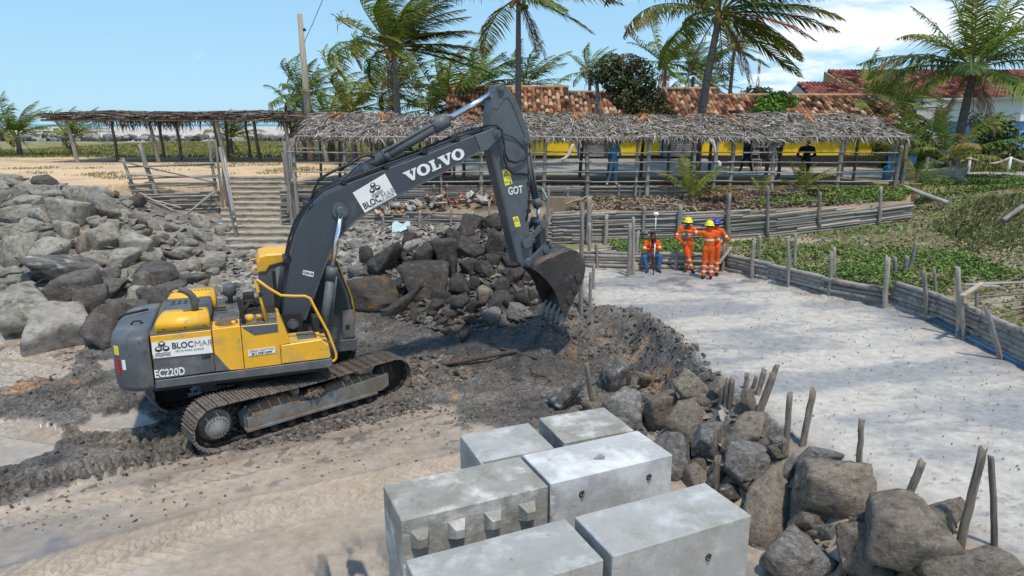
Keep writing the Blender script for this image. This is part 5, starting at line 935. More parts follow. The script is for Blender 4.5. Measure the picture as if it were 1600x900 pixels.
# ------------------------------------------------------------------ weathered timber
M_WOOD = mat('silver_driftwood', (.30, .27, .235), .9, .3, 2.5, .8, 6, streak=(9, 9, 1.0), dirt=[((.12, .10, .085), .32, 5), ((.42, .40, .37), .22, 4)], orand=.28, bd=.02)
M_WOODX = mat('silver_pole', (.32, .295, .265), .9, .3, 2.5, .8, 6, streak=(1.0, 9, 9), dirt=[((.12, .105, .09), .32, 5), ((.46, .44, .41), .25, 4)], orand=.35, bd=.02)
M_WOODW = mat('waterlogged_stake', (.235, .19, .15), .85, .35, 2.5, .9, 6, streak=(9, 9, 1.0), dirt=[((.07, .055, .045), .36, 3), ((.36, .33, .29), .25, 4)], orand=.2, bd=.02)
M_PLANK = mat('sawn_plank', (.38, .32, .25), .9, .25, 3, .5, 8, dirt=((.2, .16, .12), .25, 5), orand=.2)
def stake_mesh(r=.05, L=1., seed=0, seg=9, mt=M_WOOD, name='wooden_stake', bend=.02, split=False):
    rng = np.random.default_rng(seed); n = 9; z = np.linspace(0, L, n); px_ = np.cumsum(rng.normal(0, bend / 3, n)); py_ = np.cumsum(rng.normal(0, bend / 3, n))
    P = np.stack([px_ * L, py_ * L, z], 1); rr = r * (1.06 - .14 * z / L + rng.normal(0, .015, n)); m = MB(); m.tube(P, rr, seg)
    V = m.v[0]; ang = rng.uniform(-.12, .12, seg); V[:] += np.tile(np.stack([np.cos(np.arange(seg)) * 0, ang * 0, ang * 0], 1), (n, 1)); k = len(V) - seg; V[k:, 2] += rng.normal(0, r * .45, seg); 
    c = P[:, None, :]; W = V.reshape(n, seg, 3); W[:] = c + (W - c) * rng.uniform(.84, 1.14, (1, seg, 1)) * rng.uniform(.985, 1.015, (n, seg, 1))
    return m.mesh(name, [mt])
_sm = {}
def stake(T, label, group, mt=M_WOOD, name='wooden_stake', cat='stake', parent=None, sink=.25):
    x, y, z, xt, zt, r = T; L = math.hypot(xt - x, zt - z) + sink; d = Vector((xt - x, 0, zt - z)).normalized(); k = random.randrange(8)
    key = (k, mt.name)
    if key not in _sm: _sm[key] = stake_mesh(.05, 1., 50 + k, mt=mt, name='stake')
    p = Vector((x, y, z)) - d * sink; q = Vector((0, 0, 1)).rotation_difference(d)
    o = bpy.data.objects.new(name, _sm[key]); COL.objects.link(o); o.rotation_mode = 'QUATERNION'; o.rotation_quaternion = q; o.location = p; o.scale = (r / .05 * .86, r / .05 * .86, L)
    if parent: o.parent = parent
    else: o['label'] = label; o['category'] = cat; o['group'] = group
    return o
EL = ['upright stake at the left of the trio above the right rocks', 'thin stake in the middle of the trio above the right rocks', 'tall leaning stake of the trio above the right rocks', 'stake just behind the thick leaning one above the right rocks', 'thick stake leaning right at the edge of the white sand', 'grey stake beside the short black stump on the sand edge', 'short black stump touching the grey stake on the sand edge', 'slightly leaning stake standing alone on the sand right of the stump', 'tall upright stake standing alone behind the big oval boulder', 'short thick leaning stake behind the largest boulder', 'tallest thick stake of the leaning pair at the bottom right', 'thin stake leaning against the tallest thick one at the bottom right', 'stub of stake between boulders right of the whitest concrete block', 'cut-off stake top between boulders at the bottom edge', 'rotten stake on the left of the broken cluster', 'tall split stake in the middle of the broken cluster', 'split stake on the right of the broken cluster']
for T, l in zip(STAKES_EDGE, EL): stake(T, l, 'stakes along the terrace edge', M_WOODW)
BLb = ['tallest pole standing right behind the bucket', 'thin stake behind the bucket beside the tallest pole', 'thin broken stake at the old palisade behind the bucket', 'short stake left of the sandy strip behind the bucket', 'stub of stake on the sand right of the bucket', 'thin stake nearest the bucket on its right side', 'thick left stake of the group left of the seated worker', 'tall middle stake of the group left of the seated worker', 'shorter right stake of the group left of the seated worker', 'muddy stake standing in the pit beside the scraped boulder']
for T, l in zip(STAKES_BACK, BLb): stake(T, l, 'stakes behind the bucket', M_WOODW if 'muddy' in l else M_WOOD)
# horizontal poles: 6 shared shapes, one metre long along X
POLES = []
for k in range(6):
    rng = np.random.default_rng(300 + k); n = 10; x = np.linspace(-.5, .5, n); P = np.stack([x, np.cumsum(rng.normal(0, .003, n)), np.cumsum(rng.normal(0, .003, n))], 1); rr = .05 * (1 + np.cumsum(rng.normal(0, .03, n))); m = MB(); m.tube(P, rr, 7); POLES.append(m.mesh('pole', [M_WOODX]))
def pole(a, b, r, parent, name='pole', label=None, cat=None, group=None, mt=None):
    a = Vector(a); b = Vector(b); d = b - a; o = bpy.data.objects.new(name, random.choice(POLES)); COL.objects.link(o); o.parent = parent; o.rotation_mode = 'QUATERNION'
    o.rotation_quaternion = Vector((1, 0, 0)).rotation_difference(d.normalized()); o.location = (a + b) / 2; o.scale = (d.length, r / .05, r / .05)
    if mt: o.material_slots[0].link = 'OBJECT'; o.material_slots[0].material = mt
    if label: o['label'] = label; o['category'] = cat
    if group: o['group'] = group
    return o
def palisade(parent, line, z0f, z1f, step, r, seglen, jit=.03, tilt=.02, front=.0, skip=0.):
    P = np.array(line, float); seg = np.hypot(*(P[1:] - P[:-1]).T); cum = np.concatenate([[0], np.cumsum(seg)]); L = cum[-1]
    def at(s): return np.interp(s, cum, P[:, 0]), np.interp(s, cum, P[:, 1])
    zrow = 0; row = 0
    while True:
        s = random.uniform(-seglen, 0); any_ = False
        while s < L:
            l = seglen * random.uniform(.75, 1.25); a, b = max(s, -.1), min(s + l, L + .15)
            if b - a > .5 and random.random() > skip:
                xa, ya = at(a); xb, yb = at(b); za = z0f(xa) + row * step; zb = z0f(xb) + row * step
                if za < z1f(xa) and zb < z1f(xb) + .05:
                    off = random.uniform(-.05, .05); any_ = True
                    pole((xa, ya - front + off, za + random.uniform(-jit, jit) - tilt), (xb, yb - front + off, zb + random.uniform(-jit, jit) + tilt), r * random.uniform(.7, 1.15), parent)
            s += l * random.uniform(.93, 1.0)
        row += 1
        if row * step > 1.9: break
LW = thing('lower_palisade', 'long lower retaining wall of stacked grey poles behind the orange workers', 'retaining wall', (0, 0, 0))
palisade(LW, LPAL[2:], lambda x: float(np.interp(x, [1.5, 3.5, 7.3, 11, 14.8], [1.36, 1.50, 1.56, 1.9, 2.35])), lambda x: float(np.interp(x, [1.5, 7, 11, 14.8], [2.62, 2.62, 2.78, 2.98])), .085, .046, 2.9, .012, .01, .08)
for T in POSTS_LOW: stake((T[0], T[1] - .20, T[2], T[3], T[4], T[5]), None, None, parent=LW, name='post')
LW2 = thing('sagging_palisade', 'collapsed sagging stretch of the pole wall below the brick rubble', 'retaining wall', (0, 0, 0))
palisade(LW2, LPAL[:3], lambda x: float(np.interp(x, [-7, -4, -2, 1.5], [2.0, 1.95, 1.95, 1.4])), lambda x: float(np.interp(x, [-7, -2, 1.5], [2.42, 2.5, 2.62])), .085, .04, 2.6, .05, .03, .08, .12)
for x, y, h in ((-6.2, 26.75, .75), (-5.0, 26.5, .45), (-3.55, 26.35, .6), (-2.35, 26.1, .75), (-1.6, 26.0, .6), (-.9, 25.9, .95), (.3, 25.6, 1.1), (1.3, 25.4, 1.5)): stake((x, y - .15, 1.85, x + random.uniform(-.08, .08), 1.95 + h, .06), None, None, parent=LW2, name='post')
UW = thing('upper_palisade', 'upper retaining wall of thin stacked poles under the long thatched canopy', 'retaining wall', (0, 0, 0))
palisade(UW, [(-9.2, 27.25), (8.3, 27.22)], lambda x: 2.62 if x > -7 else 1.75, lambda x: 3.36, .082, .040, 2.8, .012, .01, .06)
palisade(UW, [(8.0, 27.2), (12.0, 27.2)], lambda x: 3.1, lambda x: 3.36, .08, .035, 1.8, .03, .03, .06, .2)
for x in (-8.9, -7.7, -6.3, -4.6, -3.1, -2.6, -1.2, .6, 2.2, 4.2, 5.0, 6.4, 7.4, 9.2): stake((x, 27.12, 2.5, x + random.uniform(-.04, .04), random.uniform(3.2, 3.55), .06), None, None, parent=UW, name='post')
# log wall round the terrace
GW = thing('log_wall', 'low wall of long grey logs held by stakes round the white sand terrace', 'log wall', (0, 0, 0))
def logline(line, rows, r, name='log'):
    P = np.array(line, float)
    for k in range(rows):
        for a in range(len(P) - 1):
            n = 7; t = np.linspace(-.03, 1.03, n); q = P[a] + (P[a + 1] - P[a]) * t[:, None]; rr = r * random.uniform(.8, 1.2); off = random.uniform(-.04, .04)
            z = 1.19 + .10 + k * r * 1.75 + np.cumsum(np.random.normal(0, .006, n)); d = (P[a + 1] - P[a]) / np.hypot(*(P[a + 1] - P[a])); nn = np.array([-d[1], d[0]])
            m = MB(); m.tube(np.stack([q[:, 0] + nn[0] * off, q[:, 1] + nn[1] * off, z], 1), rr * (1 + np.random.normal(0, .06, n)), 8); V = m.v[0]; c = V.mean(0)
            m.v[0] = V - c; m.ob(name, [M_LOG], GW, loc=tuple(c))
M_LOG = mat('grey_log', (.29, .265, .235), .88, .3, 3, .9, 5, dirt=[((.10, .085, .07), .35, 3), ((.40, .38, .35), .25, 4)], orand=.3, bd=.02)
logline([(2.4, 22.0), (4.6, 21.75), (6.75, 21.5)], 5, .058)
logline([(6.8, 21.45), (7.65, 19.9), (8.5, 18.15), (9.55, 17.0)], 5, .062); logline([(6.9, 21.55), (8.0, 19.6), (9.6, 17.1)], 3, .07)
logline([(9.72, 16.85), (10.02, 15.5), (9.98, 14.0), (9.92, 12.2), (9.98, 9.5)], 6, .066); logline([(9.85, 16.8), (10.13, 15.4), (10.08, 12.2), (10.1, 9)], 5, .062)
for T in STAKES_LOG: stake(T, None, None, parent=GW, name='post')
stake((6.75, 21.3, 1.2, 6.72, 2.1, .06), None, None, parent=GW, name='post'); stake((5.3, 21.6, 1.2, 5.3, 1.95, .06), None, None, parent=GW, name='post')
MB().tube([(9.96, 15.9, 1.32), (9.90, 14.5, 1.30), (9.84, 13, 1.28), (9.86, 10, 1.27)], .045, 8).ob('blue_pipe', [mat('blue_plastic_pipe', (.05, .13, .24), .5, .2, 4, .2)], GW)
def plank(a, b, w_, t_, label, mt=None, cat='plank', parent=None, group=None):
    a = Vector(a); b = Vector(b); d = b - a; m = MB(); m.box((-d.length / 2, -w_ / 2, -t_ / 2), (d.length / 2, w_ / 2, t_ / 2), bev=.004)
    o = m.ob('plank', [mt or M_PLANK], parent, loc=(a + b) / 2); o.rotation_mode = 'QUATERNION'; o.rotation_quaternion = Vector((1, 0, 0)).rotation_difference(d.normalized())
    if not parent: o['label'] = label; o['category'] = cat
    if group: o['group'] = group
    return o
plank((9.45, 13.9, 2.28), (10.25, 14.5, 2.42), .10, .04, 'sawn plank nailed across the stakes of the log wall on the right')
plank((10.1, 14.5, 2.36), (10.75, 14.7, 2.30), .10, .04, 'second short plank crossing behind the nailed plank on the log wall')
plank((6.55, 21.2, 1.5), (6.95, 21.35, 2.0), .12, .05, 'short grey board leaning on the log wall corner beside the workers')
# scattered timber: leaning log at the canopy's right end, driftwood, pipe of timber on the dune
M_WETLOG = mat('blackened_wet_wood', (.075, .058, .046), .75, .35, 2.5, .8, 6, streak=(1.0, 9, 9), dirt=((.16, .10, .06), .22, 4), bd=.02)
def logthing(a, b, r, label, mt=None, name='driftwood_log', cat='log'):
    o = pole(a, b, r, None, name, label, cat, mt=mt); return o
logthing((15.1, 27.4, 3.55), (16.1, 25.2, 2.95), .085, 'thick pale pole lying down the slope at the canopy end')
logthing((15.8, 21.9, 2.75), (16.9, 22.6, 3.15), .075, 'short bleached log lying on the green dune at the right')
for k, (a, b, l) in enumerate((((10.6, 15.4, 1.85), (13.2, 14.9, 2.25), 'long grey branch lying above the log wall at the right edge'), ((10.9, 14.4, 1.85), (12.9, 14.6, 2.2), 'thin bleached branch crossing the sandy patch at the right edge'), ((11.1, 16.3, 1.95), (13.6, 15.6, 2.25), 'bent branch lying in the ground cover at the right edge'), ((10.8, 13.6, 1.75), (11.8, 15.0, 2.25), 'pale pole propped diagonally above the right log wall'))): logthing(a, b, .022 + .006 * k, l, name='branch', cat='branch')
for k, (a, b, l) in enumerate((((3.2, 23.2, 1.5), (4.4, 22.9, 1.6), 'grey branch lying on the sand behind the seated worker'), ((2.9, 23.8, 1.5), (4.0, 24.1, 1.55), 'thin stick at the foot of the pole wall left of the seated worker'), ((2.3, 22.6, 1.45), (3.6, 22.5, 1.6), 'fallen pole lying beside the group of stakes'))): logthing(a, b, .035, l, name='branch', cat='branch')
logthing((-1.6, 15.0, gz(-1.6, 15) + .03), (.1, 15.7, gz(.1, 15.7) + .04), .05, 'dark waterlogged log lying in the mud of the pit', M_WETLOG); logthing((-.3, 16.0, gz(-.3, 16) + .03), (.6, 15.3, gz(.6, 15.3) + .05), .035, 'thin black stick stuck in the pit mud', M_WETLOG)
logthing((1.0, 12.0, .22), (1.95, 12.5, .34), .055, 'rust-stained timber beam lying behind the concrete blocks', M_WETLOG)
for k in range(4):
    x = random.uniform(-.3, 1.6); y = random.uniform(13.6, 16); z = gz(x, y); a = random.uniform(0, 3.1); L_ = random.uniform(.15, .4)
    o = pole((x, y, z + .04), (x + L_ * math.cos(a), y + L_ * math.sin(a), z + .06 + random.uniform(0, .1)), .015, None, 'stick', 'small dark stick lying in the pit mud below the bucket', 'stick', 'sticks in the pit mud', M_WETLOG)
# ---- left fence beside the stairs
FN = thing('broken_fence', 'broken pole fence with sagging slats on the sand edge left of the stairs', 'fence', (0, 0, 0))
for (x, z0, xt, zt, r) in ((-15.6, 2.3, -16.1, 4.35, .085), (-14.9, 3.0, -15.35, 4.95, .10), (-12.35, 2.4, -12.45, 5.1, .085), (-12.15, 2.4, -12.22, 5.1, .06)): stake((x, 28.7, z0, xt, zt, r), None, None, parent=FN, name='post')
for a, b in (((-15.9, 28.65, 4.05), (-12.3, 28.65, 4.2)), ((-16.0, 28.6, 3.75), (-12.2, 28.6, 3.62)), ((-16.2, 28.6, 4.3), (-12.3, 28.6, 3.42)), ((-15.9, 28.62, 3.56), (-12.2, 28.62, 3.7)), ((-15.4, 28.7, 4.1), (-12.3, 28.7, 4.14))): pole(a, b, .035, FN, 'rail')
palisade(FN, [(-15.9, 28.7), (-12.25, 28.7)], lambda x: 2.32, lambda x: 3.42, .085, .038, 3.4, .04, .05, .05, .12)
for a, b in (((-15.4, 28.4, 3.0), (-14.0, 28.2, 2.3)), ((-15.2, 28.4, 2.8), (-13.7, 28.3, 2.4)), ((-12.3, 28.4, 3.05), (-13.4, 28.2, 2.2)), ((-12.5, 28.5, 3.0), (-13.3, 28.3, 2.3))): pole(a, b, .04, FN, 'fallen_pole')
HR = thing('stair_rail', 'left wooden handrail of rough poles descending beside the concrete stairs', 'handrail', (0, 0, 0))
for a, b in (((-12.3, 29.3, 4.8), (-10.7, 26.2, 2.25)), ((-12.1, 29.2, 4.4), (-10.65, 26.2, 1.95))): pole(a, b, .06, HR, 'rail')
for x, y, z0, h in ((-12.1, 29.0, 2.6, 1.9), (-11.5, 27.9, 2.0, 1.6), (-10.75, 26.3, 1.4, 1.2)): stake((x, y, z0, x, z0 + h, .07), None, None, parent=HR, name='post')
HR2 = thing('stair_rail', 'right wooden handrail of thick poles where stairs meet the canopy', 'handrail', (0, 0, 0))
for x, y, z0, zt, r in ((-8.75, 27.15, 1.3, 5.15, .095), (-8.55, 26.9, 1.3, 4.6, .06), (-8.35, 26.6, 1.2, 3.9, .07), (-9.0, 27.6, 2.0, 4.6, .05)): stake((x, y, z0, x - .1, zt, r), None, None, parent=HR2, name='post')
pole((-9.6, 30, 4.4), (-8.45, 26.6, 3.6), .05, HR2, 'rail'); pole((-9.5, 30, 3.9), (-8.4, 26.6, 2.8), .045, HR2, 'rail')
# ---- concrete stairs
M_STEP = mat('worn_step_concrete', (.40, .345, .27), .92, .22, 3, .7, 14, dirt=[((.17, .15, .125), .32, 2.5), ((.42, .38, .32), .25, 3)], orand=.15, bd=.02)
SR = thing('staircase', 'weathered concrete staircase with thirteen steps from beach to promenade', 'stairs', (0, 0, 0))
NS = 13
for k in range(NS):
    t0, t1 = k / NS, (k + 1) / NS; yb, yt = 25.3 + 7.0 * t0, 25.3 + 7.0 * (t1 + .06); z = 1.15 + (3.40 - 1.15) * (k + 1) / NS
    xl = lambda t: -10.75 - 3.1 * t; xr = lambda t: -8.15 - 1.85 * t
    m = MB(); bm = bmesh.new(); n = 14
    xs0, xs1 = xl(t0), xr(t0); g = []
    rng = np.random.default_rng(k + 5)
    rows = [(yb, z - .35), (yb - .01, z - .045), (yb - .035, z - .04), (yb - .035, z), (yt, z)]
    V = []
    for (yy, zz) in rows:
        for j in range(n):
            t_ = j / (n - 1); e = rng.normal(0, .005) if zz > z - .3 else 0; V.append((xl((yy - 25.3) / 7) + (xr((yy - 25.3) / 7) - xl((yy - 25.3) / 7)) * t_, yy + e, zz + e * .6 - (k * .0 )))
    Fc = [(i * n + j, i * n + j + 1, (i + 1) * n + j + 1, (i + 1) * n + j) for i in range(4) for j in range(n - 1)]
    m.add(V, Fc); m.ob('step', [M_STEP], SR)
MB().box((-9.6, 29.32, 2.50), (-9.3, 29.35, 2.56)).ob('red_brick_patch', [mat('brick_red', (.35, .10, .06), .9, .2, 5, .3)], SR)
for k in range(3):  # rubble courses at the foot
    m = MB(); m.box((-10.5 + .1 * k, 24.5 - .6 * k + 0, .85 - .2 * k), (-8.1, 25.35 - .6 * k, 1.12 - .2 * k), bev=.05); m.ob('foot_course', [M_ROCK['l']], SR)
# ---- rubble of broken masonry above the sagging palisade
M_PL = mat('broken_plaster', (.48, .45, .40), .9, .2, 4, .5, 20, dirt=((.28, .25, .2), .3, 4), orand=.2); M_BR = mat('broken_brick', (.42, .17, .085), .9, .25, 5, .5, 20, dirt=((.25, .22, .19), .3, 5), orand=.3)
rng = np.random.default_rng(44)
for k in range(75):
    x = rng.uniform(-5.4, -.4); hgt = .55 * math.exp(-((x + 2.3) / 1.7) ** 2) + .05; y = 26.75 + rng.uniform(-.35, .35); z = max(gz(x, y), 2.3) + rng.uniform(0, hgt)
    brick = rng.random() < .5; L_ = rng.uniform(.10, .2) if brick else rng.uniform(.14, .42)
    m = MB(); m.box((-L_ / 2, -L_ * .3, -.035 if not brick else -.04), (L_ / 2, L_ * .35, .04), bev=.008)
    V = m.v[0]; V += rng.normal(0, .012, V.shape)
    o = m.ob('brick_fragment' if brick else 'masonry_slab', [M_BR if brick else M_PL], None, label='broken orange brick fragment in the rubble heap above the sagging poles' if brick else 'pale broken plaster slab in the rubble heap above the sagging poles', cat='brick' if brick else 'masonry', group='masonry rubble heap', loc=(x, y, z + .06), rot=tuple(rng.uniform(-1.1, 1.1, 3)))
for a, b, w_, l, mt in (((-.2, 26.3, 2.75), (.5, 26.6, 3.1), .12, 'bleached broken board above the poles left of the green plank', None), ((1.45, 26.7, 2.75), (1.15, 26.9, 3.35), .14, 'mint green plank standing tilted against the upper pole wall', mat('mint_paint', (.25, .48, .38), .6, .15, 4, .1)), ((2.0, 26.5, 2.75), (3.0, 26.8, 3.05), .12, 'long bleached board propped up the bank behind the arm', None), ((-3.6, 25.7, 2.1), (-2.8, 25.9, 2.65), .16, 'rotten beam leaning across the sagging poles', M_WOODW)): plank(a, b, w_, .04, l, mt)
sh_ = MB(); 
xs = np.linspace(0, 1, 9)
V = [(-4.9 + 1.1 * a, 25.95 - .45 * b, 1.95 + .33 * (1 - b) + .06 * math.sin(a * 9 + b * 4)) for b in np.linspace(0, 1, 5) for a in xs]; V = [(-4.55 + (a + 4.9) * .6, b, c - .15) for a, b, c in V]; sh_.add(V, [(i * 9 + j, i * 9 + j + 1, i * 9 + 10 + j, i * 9 + 9 + j) for i in range(4) for j in range(8)], 0, True)
sh_.ob('tarpaulin', [mat('pale_blue_sheet', (.40, .55, .60), .6, .25, 3, .4, 8)], None, label='crumpled pale blue plastic sheet under the sagging pole wall', cat='plastic sheet')
P, F = rock_verts(91, 2); ob('rag', mesh_np('rag', P, F, [mat('light_blue_rag', (.25, .50, .62), .8, .2, 5, .3)]), None, 'small light blue rag on the rubble beside the stair rail', 'rag', loc=(-11.45, 26.75, 1.95), sc=(.14, .1, .06))
# ------------------------------------------------------------------ thatched canopies
M_TH = vmat('palm_thatch', rough=.9, var=.3, vs=12, spec=.15)
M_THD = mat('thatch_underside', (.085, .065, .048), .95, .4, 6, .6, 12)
def strips(name, P, D, Ls, wd, cols, parent, drop=.12, up=None, kind='stuff', mt=None, seed=1):
    """flat fibres: start P, unit direction D, length Ls, two segments each, bent downward"""
    n = len(P); rng = np.random.default_rng(seed); s = np.cross(D, np.array([0, 0, 1.]) + rng.normal(0, .45, (n, 3))); s /= np.linalg.norm(s, axis=1)[:, None] + 1e-9
    w_ = wd * rng.uniform(.6, 1.3, n)[:, None]; Ls = np.asarray(Ls)[:, None]; mid = P + D * Ls * .5 + np.array([0, 0, .01]); end = P + D * Ls - np.array([0, 0, 1.]) * Ls * drop * rng.uniform(.2, 1.8, (n, 1))
    V = np.stack([P - s * w_ * .5, P + s * w_ * .5, mid + s * w_ * .5, mid - s * w_ * .5, end + s * w_ * .1, end - s * w_ * .1], 1).reshape(-1, 3)
    b = np.arange(n)[:, None] * 6; F = np.concatenate([b + [0, 1, 2, 3], b + [3, 2, 4, 5]], 0)
    c = np.array(cols)[rng.integers(0, len(cols), n)] * rng.uniform(.6, 1.35, (n, 1)); C = np.repeat(c, 6, 0)
    return ob(name, mesh_np(name, V, F, [mt or M_TH], smooth=False, col=C), parent, kind=kind)
TC = [(.33, .295, .26), (.22, .195, .17), (.43, .395, .355), (.12, .10, .085), (.29, .26, .235), (.27, .215, .165)]
CAN = thing('thatched_canopy', 'long canopy roofed with grey palm thatch on rough posts along the promenade', 'canopy', (0, 0, 0))
rng = np.random.default_rng(5)
EY, RY, BY = 26.95, 29.7, 32.4; X0, X1 = -8.35, 15.25
def rz_(x): return 6.12 + .05 * np.sin(x * .7) + .03 * np.sin(x * 2.3 + 1)
def ez_(x): return 5.24 + .04 * np.sin(x * .9 + 2) + np.where(x < -7, -.0, 0)
n = 13000; x = rng.uniform(X0, X1, n); t = rng.uniform(-.05, 1.0, n); endx = np.clip((x - (X1 - 1.2)) / 1.2, 0, 1) 
y = RY + (EY - RY) * t; z = rz_(x) + (ez_(x) - rz_(x)) * t + .03 + rng.uniform(0, .05, n)
a = rng.normal(0, .6, n) + np.where(rng.random(n) < .3, rng.choice([-1.1, 1.1], n), 0); slope = (ez_(0) - rz_(0)) / (EY - RY)
D = np.stack([np.sin(a), -np.cos(a), -np.cos(a) * slope + rng.normal(0, .06, n)], 1); D /= np.linalg.norm(D, axis=1)[:, None]
strips('thatch', np.stack([x, y, z], 1), D, rng.uniform(.25, .75, n), .035, TC, CAN, .10, seed=6)
n = 3000; x = rng.uniform(X0 - .1, X1 + .1, n); a = rng.normal(0, .5, n); D = np.stack([np.sin(a) * .8, -.25 - .25 * rng.random(n), -np.cos(a)], 1); D /= np.linalg.norm(D, axis=1)[:, None]
strips('thatch_fringe', np.stack([x, EY + rng.uniform(-.05, .3, n), ez_(x) + rng.uniform(-.02, .08, n)], 1), D, rng.uniform(.08, .32, n) * (1 + .7 * (np.sin(x * 2.1) > .6)), .022, TC + [(.16, .12, .09), (.36, .24, .15)], CAN, .05, seed=7)
n = 240; cx = rng.choice([-7.2, -5.5, -1.8, 2.6, 5.6, 8.8, 12.4, -.2], n); x = cx + rng.normal(0, .10, n); t0 = rng.uniform(0, .25, n); a = rng.normal(.55 * np.sign(np.sin(cx * 3)), .25, n); D = np.stack([np.sin(a), -np.cos(a), -.33 * np.cos(a)], 1)
strips('brown_fronds', np.stack([x, RY - t0 * 2.7, rz_(x) - t0 * .88 + .13], 1), D, rng.uniform(.3, .8, n), .04, [(.36, .17, .08), (.42, .25, .14), (.28, .13, .06)], CAN, .10, seed=8)
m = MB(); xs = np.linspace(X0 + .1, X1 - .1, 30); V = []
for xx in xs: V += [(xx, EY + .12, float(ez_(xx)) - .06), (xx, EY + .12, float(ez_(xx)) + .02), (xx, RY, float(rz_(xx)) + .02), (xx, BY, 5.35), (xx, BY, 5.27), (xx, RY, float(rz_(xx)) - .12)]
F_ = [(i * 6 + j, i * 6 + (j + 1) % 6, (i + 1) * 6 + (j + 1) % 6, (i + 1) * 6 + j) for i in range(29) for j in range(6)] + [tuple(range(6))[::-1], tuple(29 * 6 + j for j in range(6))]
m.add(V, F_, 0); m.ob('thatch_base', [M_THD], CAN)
FX = [(467, .10), (545, .075), (590, .05), (612, .05), (693, .06), (753, .085), (834, .05), (848, .09), (916, .10), (990, .06), (1008, .095), (1075, .09), (1107, .095), (1132, .09), (1199, .095), (1297, .09), (1383, .09), (1409, .10)]
FXW = [(-8.5, .10), (-6.55, .075), (-5.4, .05), (-4.85, .05), (-2.75, .06), (-1.21, .085), (.87, .05), (1.23, .09), (2.97, .10), (4.87, .06), (5.33, .095), (7.05, .09), (7.88, .095), (8.52, .09), (10.2, .095), (12.75, .09), (14.9, .09), (15.3, .10)]
for i, (px_, r) in enumerate(FXW):
    zb = gz(px_, 27.05) - .1 if px_ < 8.2 else 3.35
    stake((px_, 27.02, max(zb, 2.3), px_ + random.uniform(-.06, .06), 5.22, r), None, None, parent=CAN, name='post')
for px_ in (-7.9, -5.6, -4.2, -2.2, .2, 3.1, 5.9, 9.0, 12.2, 15.1): stake((px_, 31.6, 3.4, px_ + .05, 5.35, .085), None, None, mt=M_WOODW, parent=CAN, name='post')
for px_ in (-8.2, -6.0, -2.5, 6.7, 9.4, 14.7): stake((px_, 29.7, 3.4, px_ + .03, 6.0, .07), None, None, mt=M_WOODW, parent=CAN, name='post')
for k in range(8):
    a, b = X0 + k * 2.95, X0 + (k + 1) * 2.95 + .1; pole((a, 26.98, float(ez_(a)) - .02), (b, 26.98, float(ez_(b)) - .02), .05, CAN, 'eave_beam')
    pole((a, 26.9, float(ez_(a)) + .06), (b, 26.9, float(ez_(b)) + .05), .03, CAN, 'eave_batten')
for k in range(17): xx = X0 + .3 + k * 1.44; pole((xx, 27.0, 5.18), (xx, 29.7, 6.03), .035, CAN, 'rafter'); 
RL = thing('promenade_railing', 'pole railing with four horizontal rails strung between the canopy posts', 'railing', (0, 0, 0))
for k, zz in enumerate((4.72, 4.34, 3.96, 3.60)):
    xs = [-8.6, -6.5, -4.8, -2.7, -1.2, 1.2, 3.0, 5.35, 7.1, 8.5, 10.2, 12.75, 14.95]
    for a, b in zip(xs[:-1], xs[1:]): pole((a - .1, 26.93, zz + random.uniform(-.035, .035)), (b + .1, 26.93, zz + random.uniform(-.035, .035)), .026, RL, 'rail')
stake((14.95, 26.9, 3.3, 15.0, 4.95, .085), None, None, parent=RL, name='post')
plank((-8.4, 27.9, 3.52), (14.5, 27.9, 3.50), .5, .05, '', mat('dark_deck_board', (.15, .11, .08), .9, .3, 4, .4), parent=RL)
# hanging driftwood painted white
def drift(pts, rr, label): 
    o = MB().tube(pts, rr, 8).ob('hanging_driftwood', [mat('white_painted_wood', (.62, .60, .55), .7, .2, 5, .4, 12, dirt=((.3, .27, .22), .25, 5))], None, label=label, cat='driftwood ornament'); return o
drift([(2.35, 26.8, 5.05), (2.28, 26.8, 4.85), (2.2, 26.8, 4.65), (2.05, 26.8, 4.5), (1.9, 26.8, 4.42)], [.06, .05, .06, .05, .08], 'white painted driftwood hanging from the thatch beside the excavator arm')
drift([(7.55, 26.8, 5.2), (7.7, 26.8, 5.12), (7.78, 26.8, 4.95), (7.83, 26.8, 4.75), (7.85, 26.8, 4.62)], [.08, .075, .06, .05, .03], 'white curved driftwood ornament hanging above the young palm')
drift([(7.95, 26.8, 4.38), (8.02, 26.8, 4.32), (8.03, 26.8, 4.22), (7.97, 26.8, 4.14)], [.05, .08, .08, .04], 'small white rounded ornament hanging below the curved driftwood')
# ---- pavilion at the left, seen almost edge on
PV = thing('thatched_pavilion', 'flat-roofed thatched pavilion on slanting posts on the yellow sand at the left', 'pavilion', (0, 0, 0))
rng = np.random.default_rng(15); PX0, PX1, PY0, PY1 = -28.6, -11.0, 43.2, 50.5
def pz(x, y): return 6.05 + .16 * (y - PY0) / 7 * 2.2 + .04 * np.sin(x * .6) + 0 * x
n = 9000; x = rng.uniform(PX0 - .6, PX1, n); y = PY0 + (PY1 - PY0) * rng.random(n) ** 1.3; a = rng.normal(0, 1.0, n) + math.pi * (rng.random(n) < .3); D = np.stack([np.cos(a), np.sin(a) * .7, rng.normal(0, .04, n)], 1); D /= np.linalg.norm(D, axis=1)[:, None]
strips('thatch', np.stack([x, y, pz(x, y) + rng.uniform(.02, .26, n)], 1), D, rng.uniform(.4, 1.4, n), .07, [(.17, .14, .115), (.10, .08, .065), (.24, .21, .18), (.07, .055, .045), (.20, .15, .11)], PV, .04, seed=16)
n = 1400; x = rng.uniform(PX0, PX1, n); cl = (np.sin(x * 1.7) + np.sin(x * .53 + 1)) > .2; D = np.stack([rng.normal(.1, .35, n), rng.normal(0, .2, n), -np.ones(n)], 1); D /= np.linalg.norm(D, axis=1)[:, None]
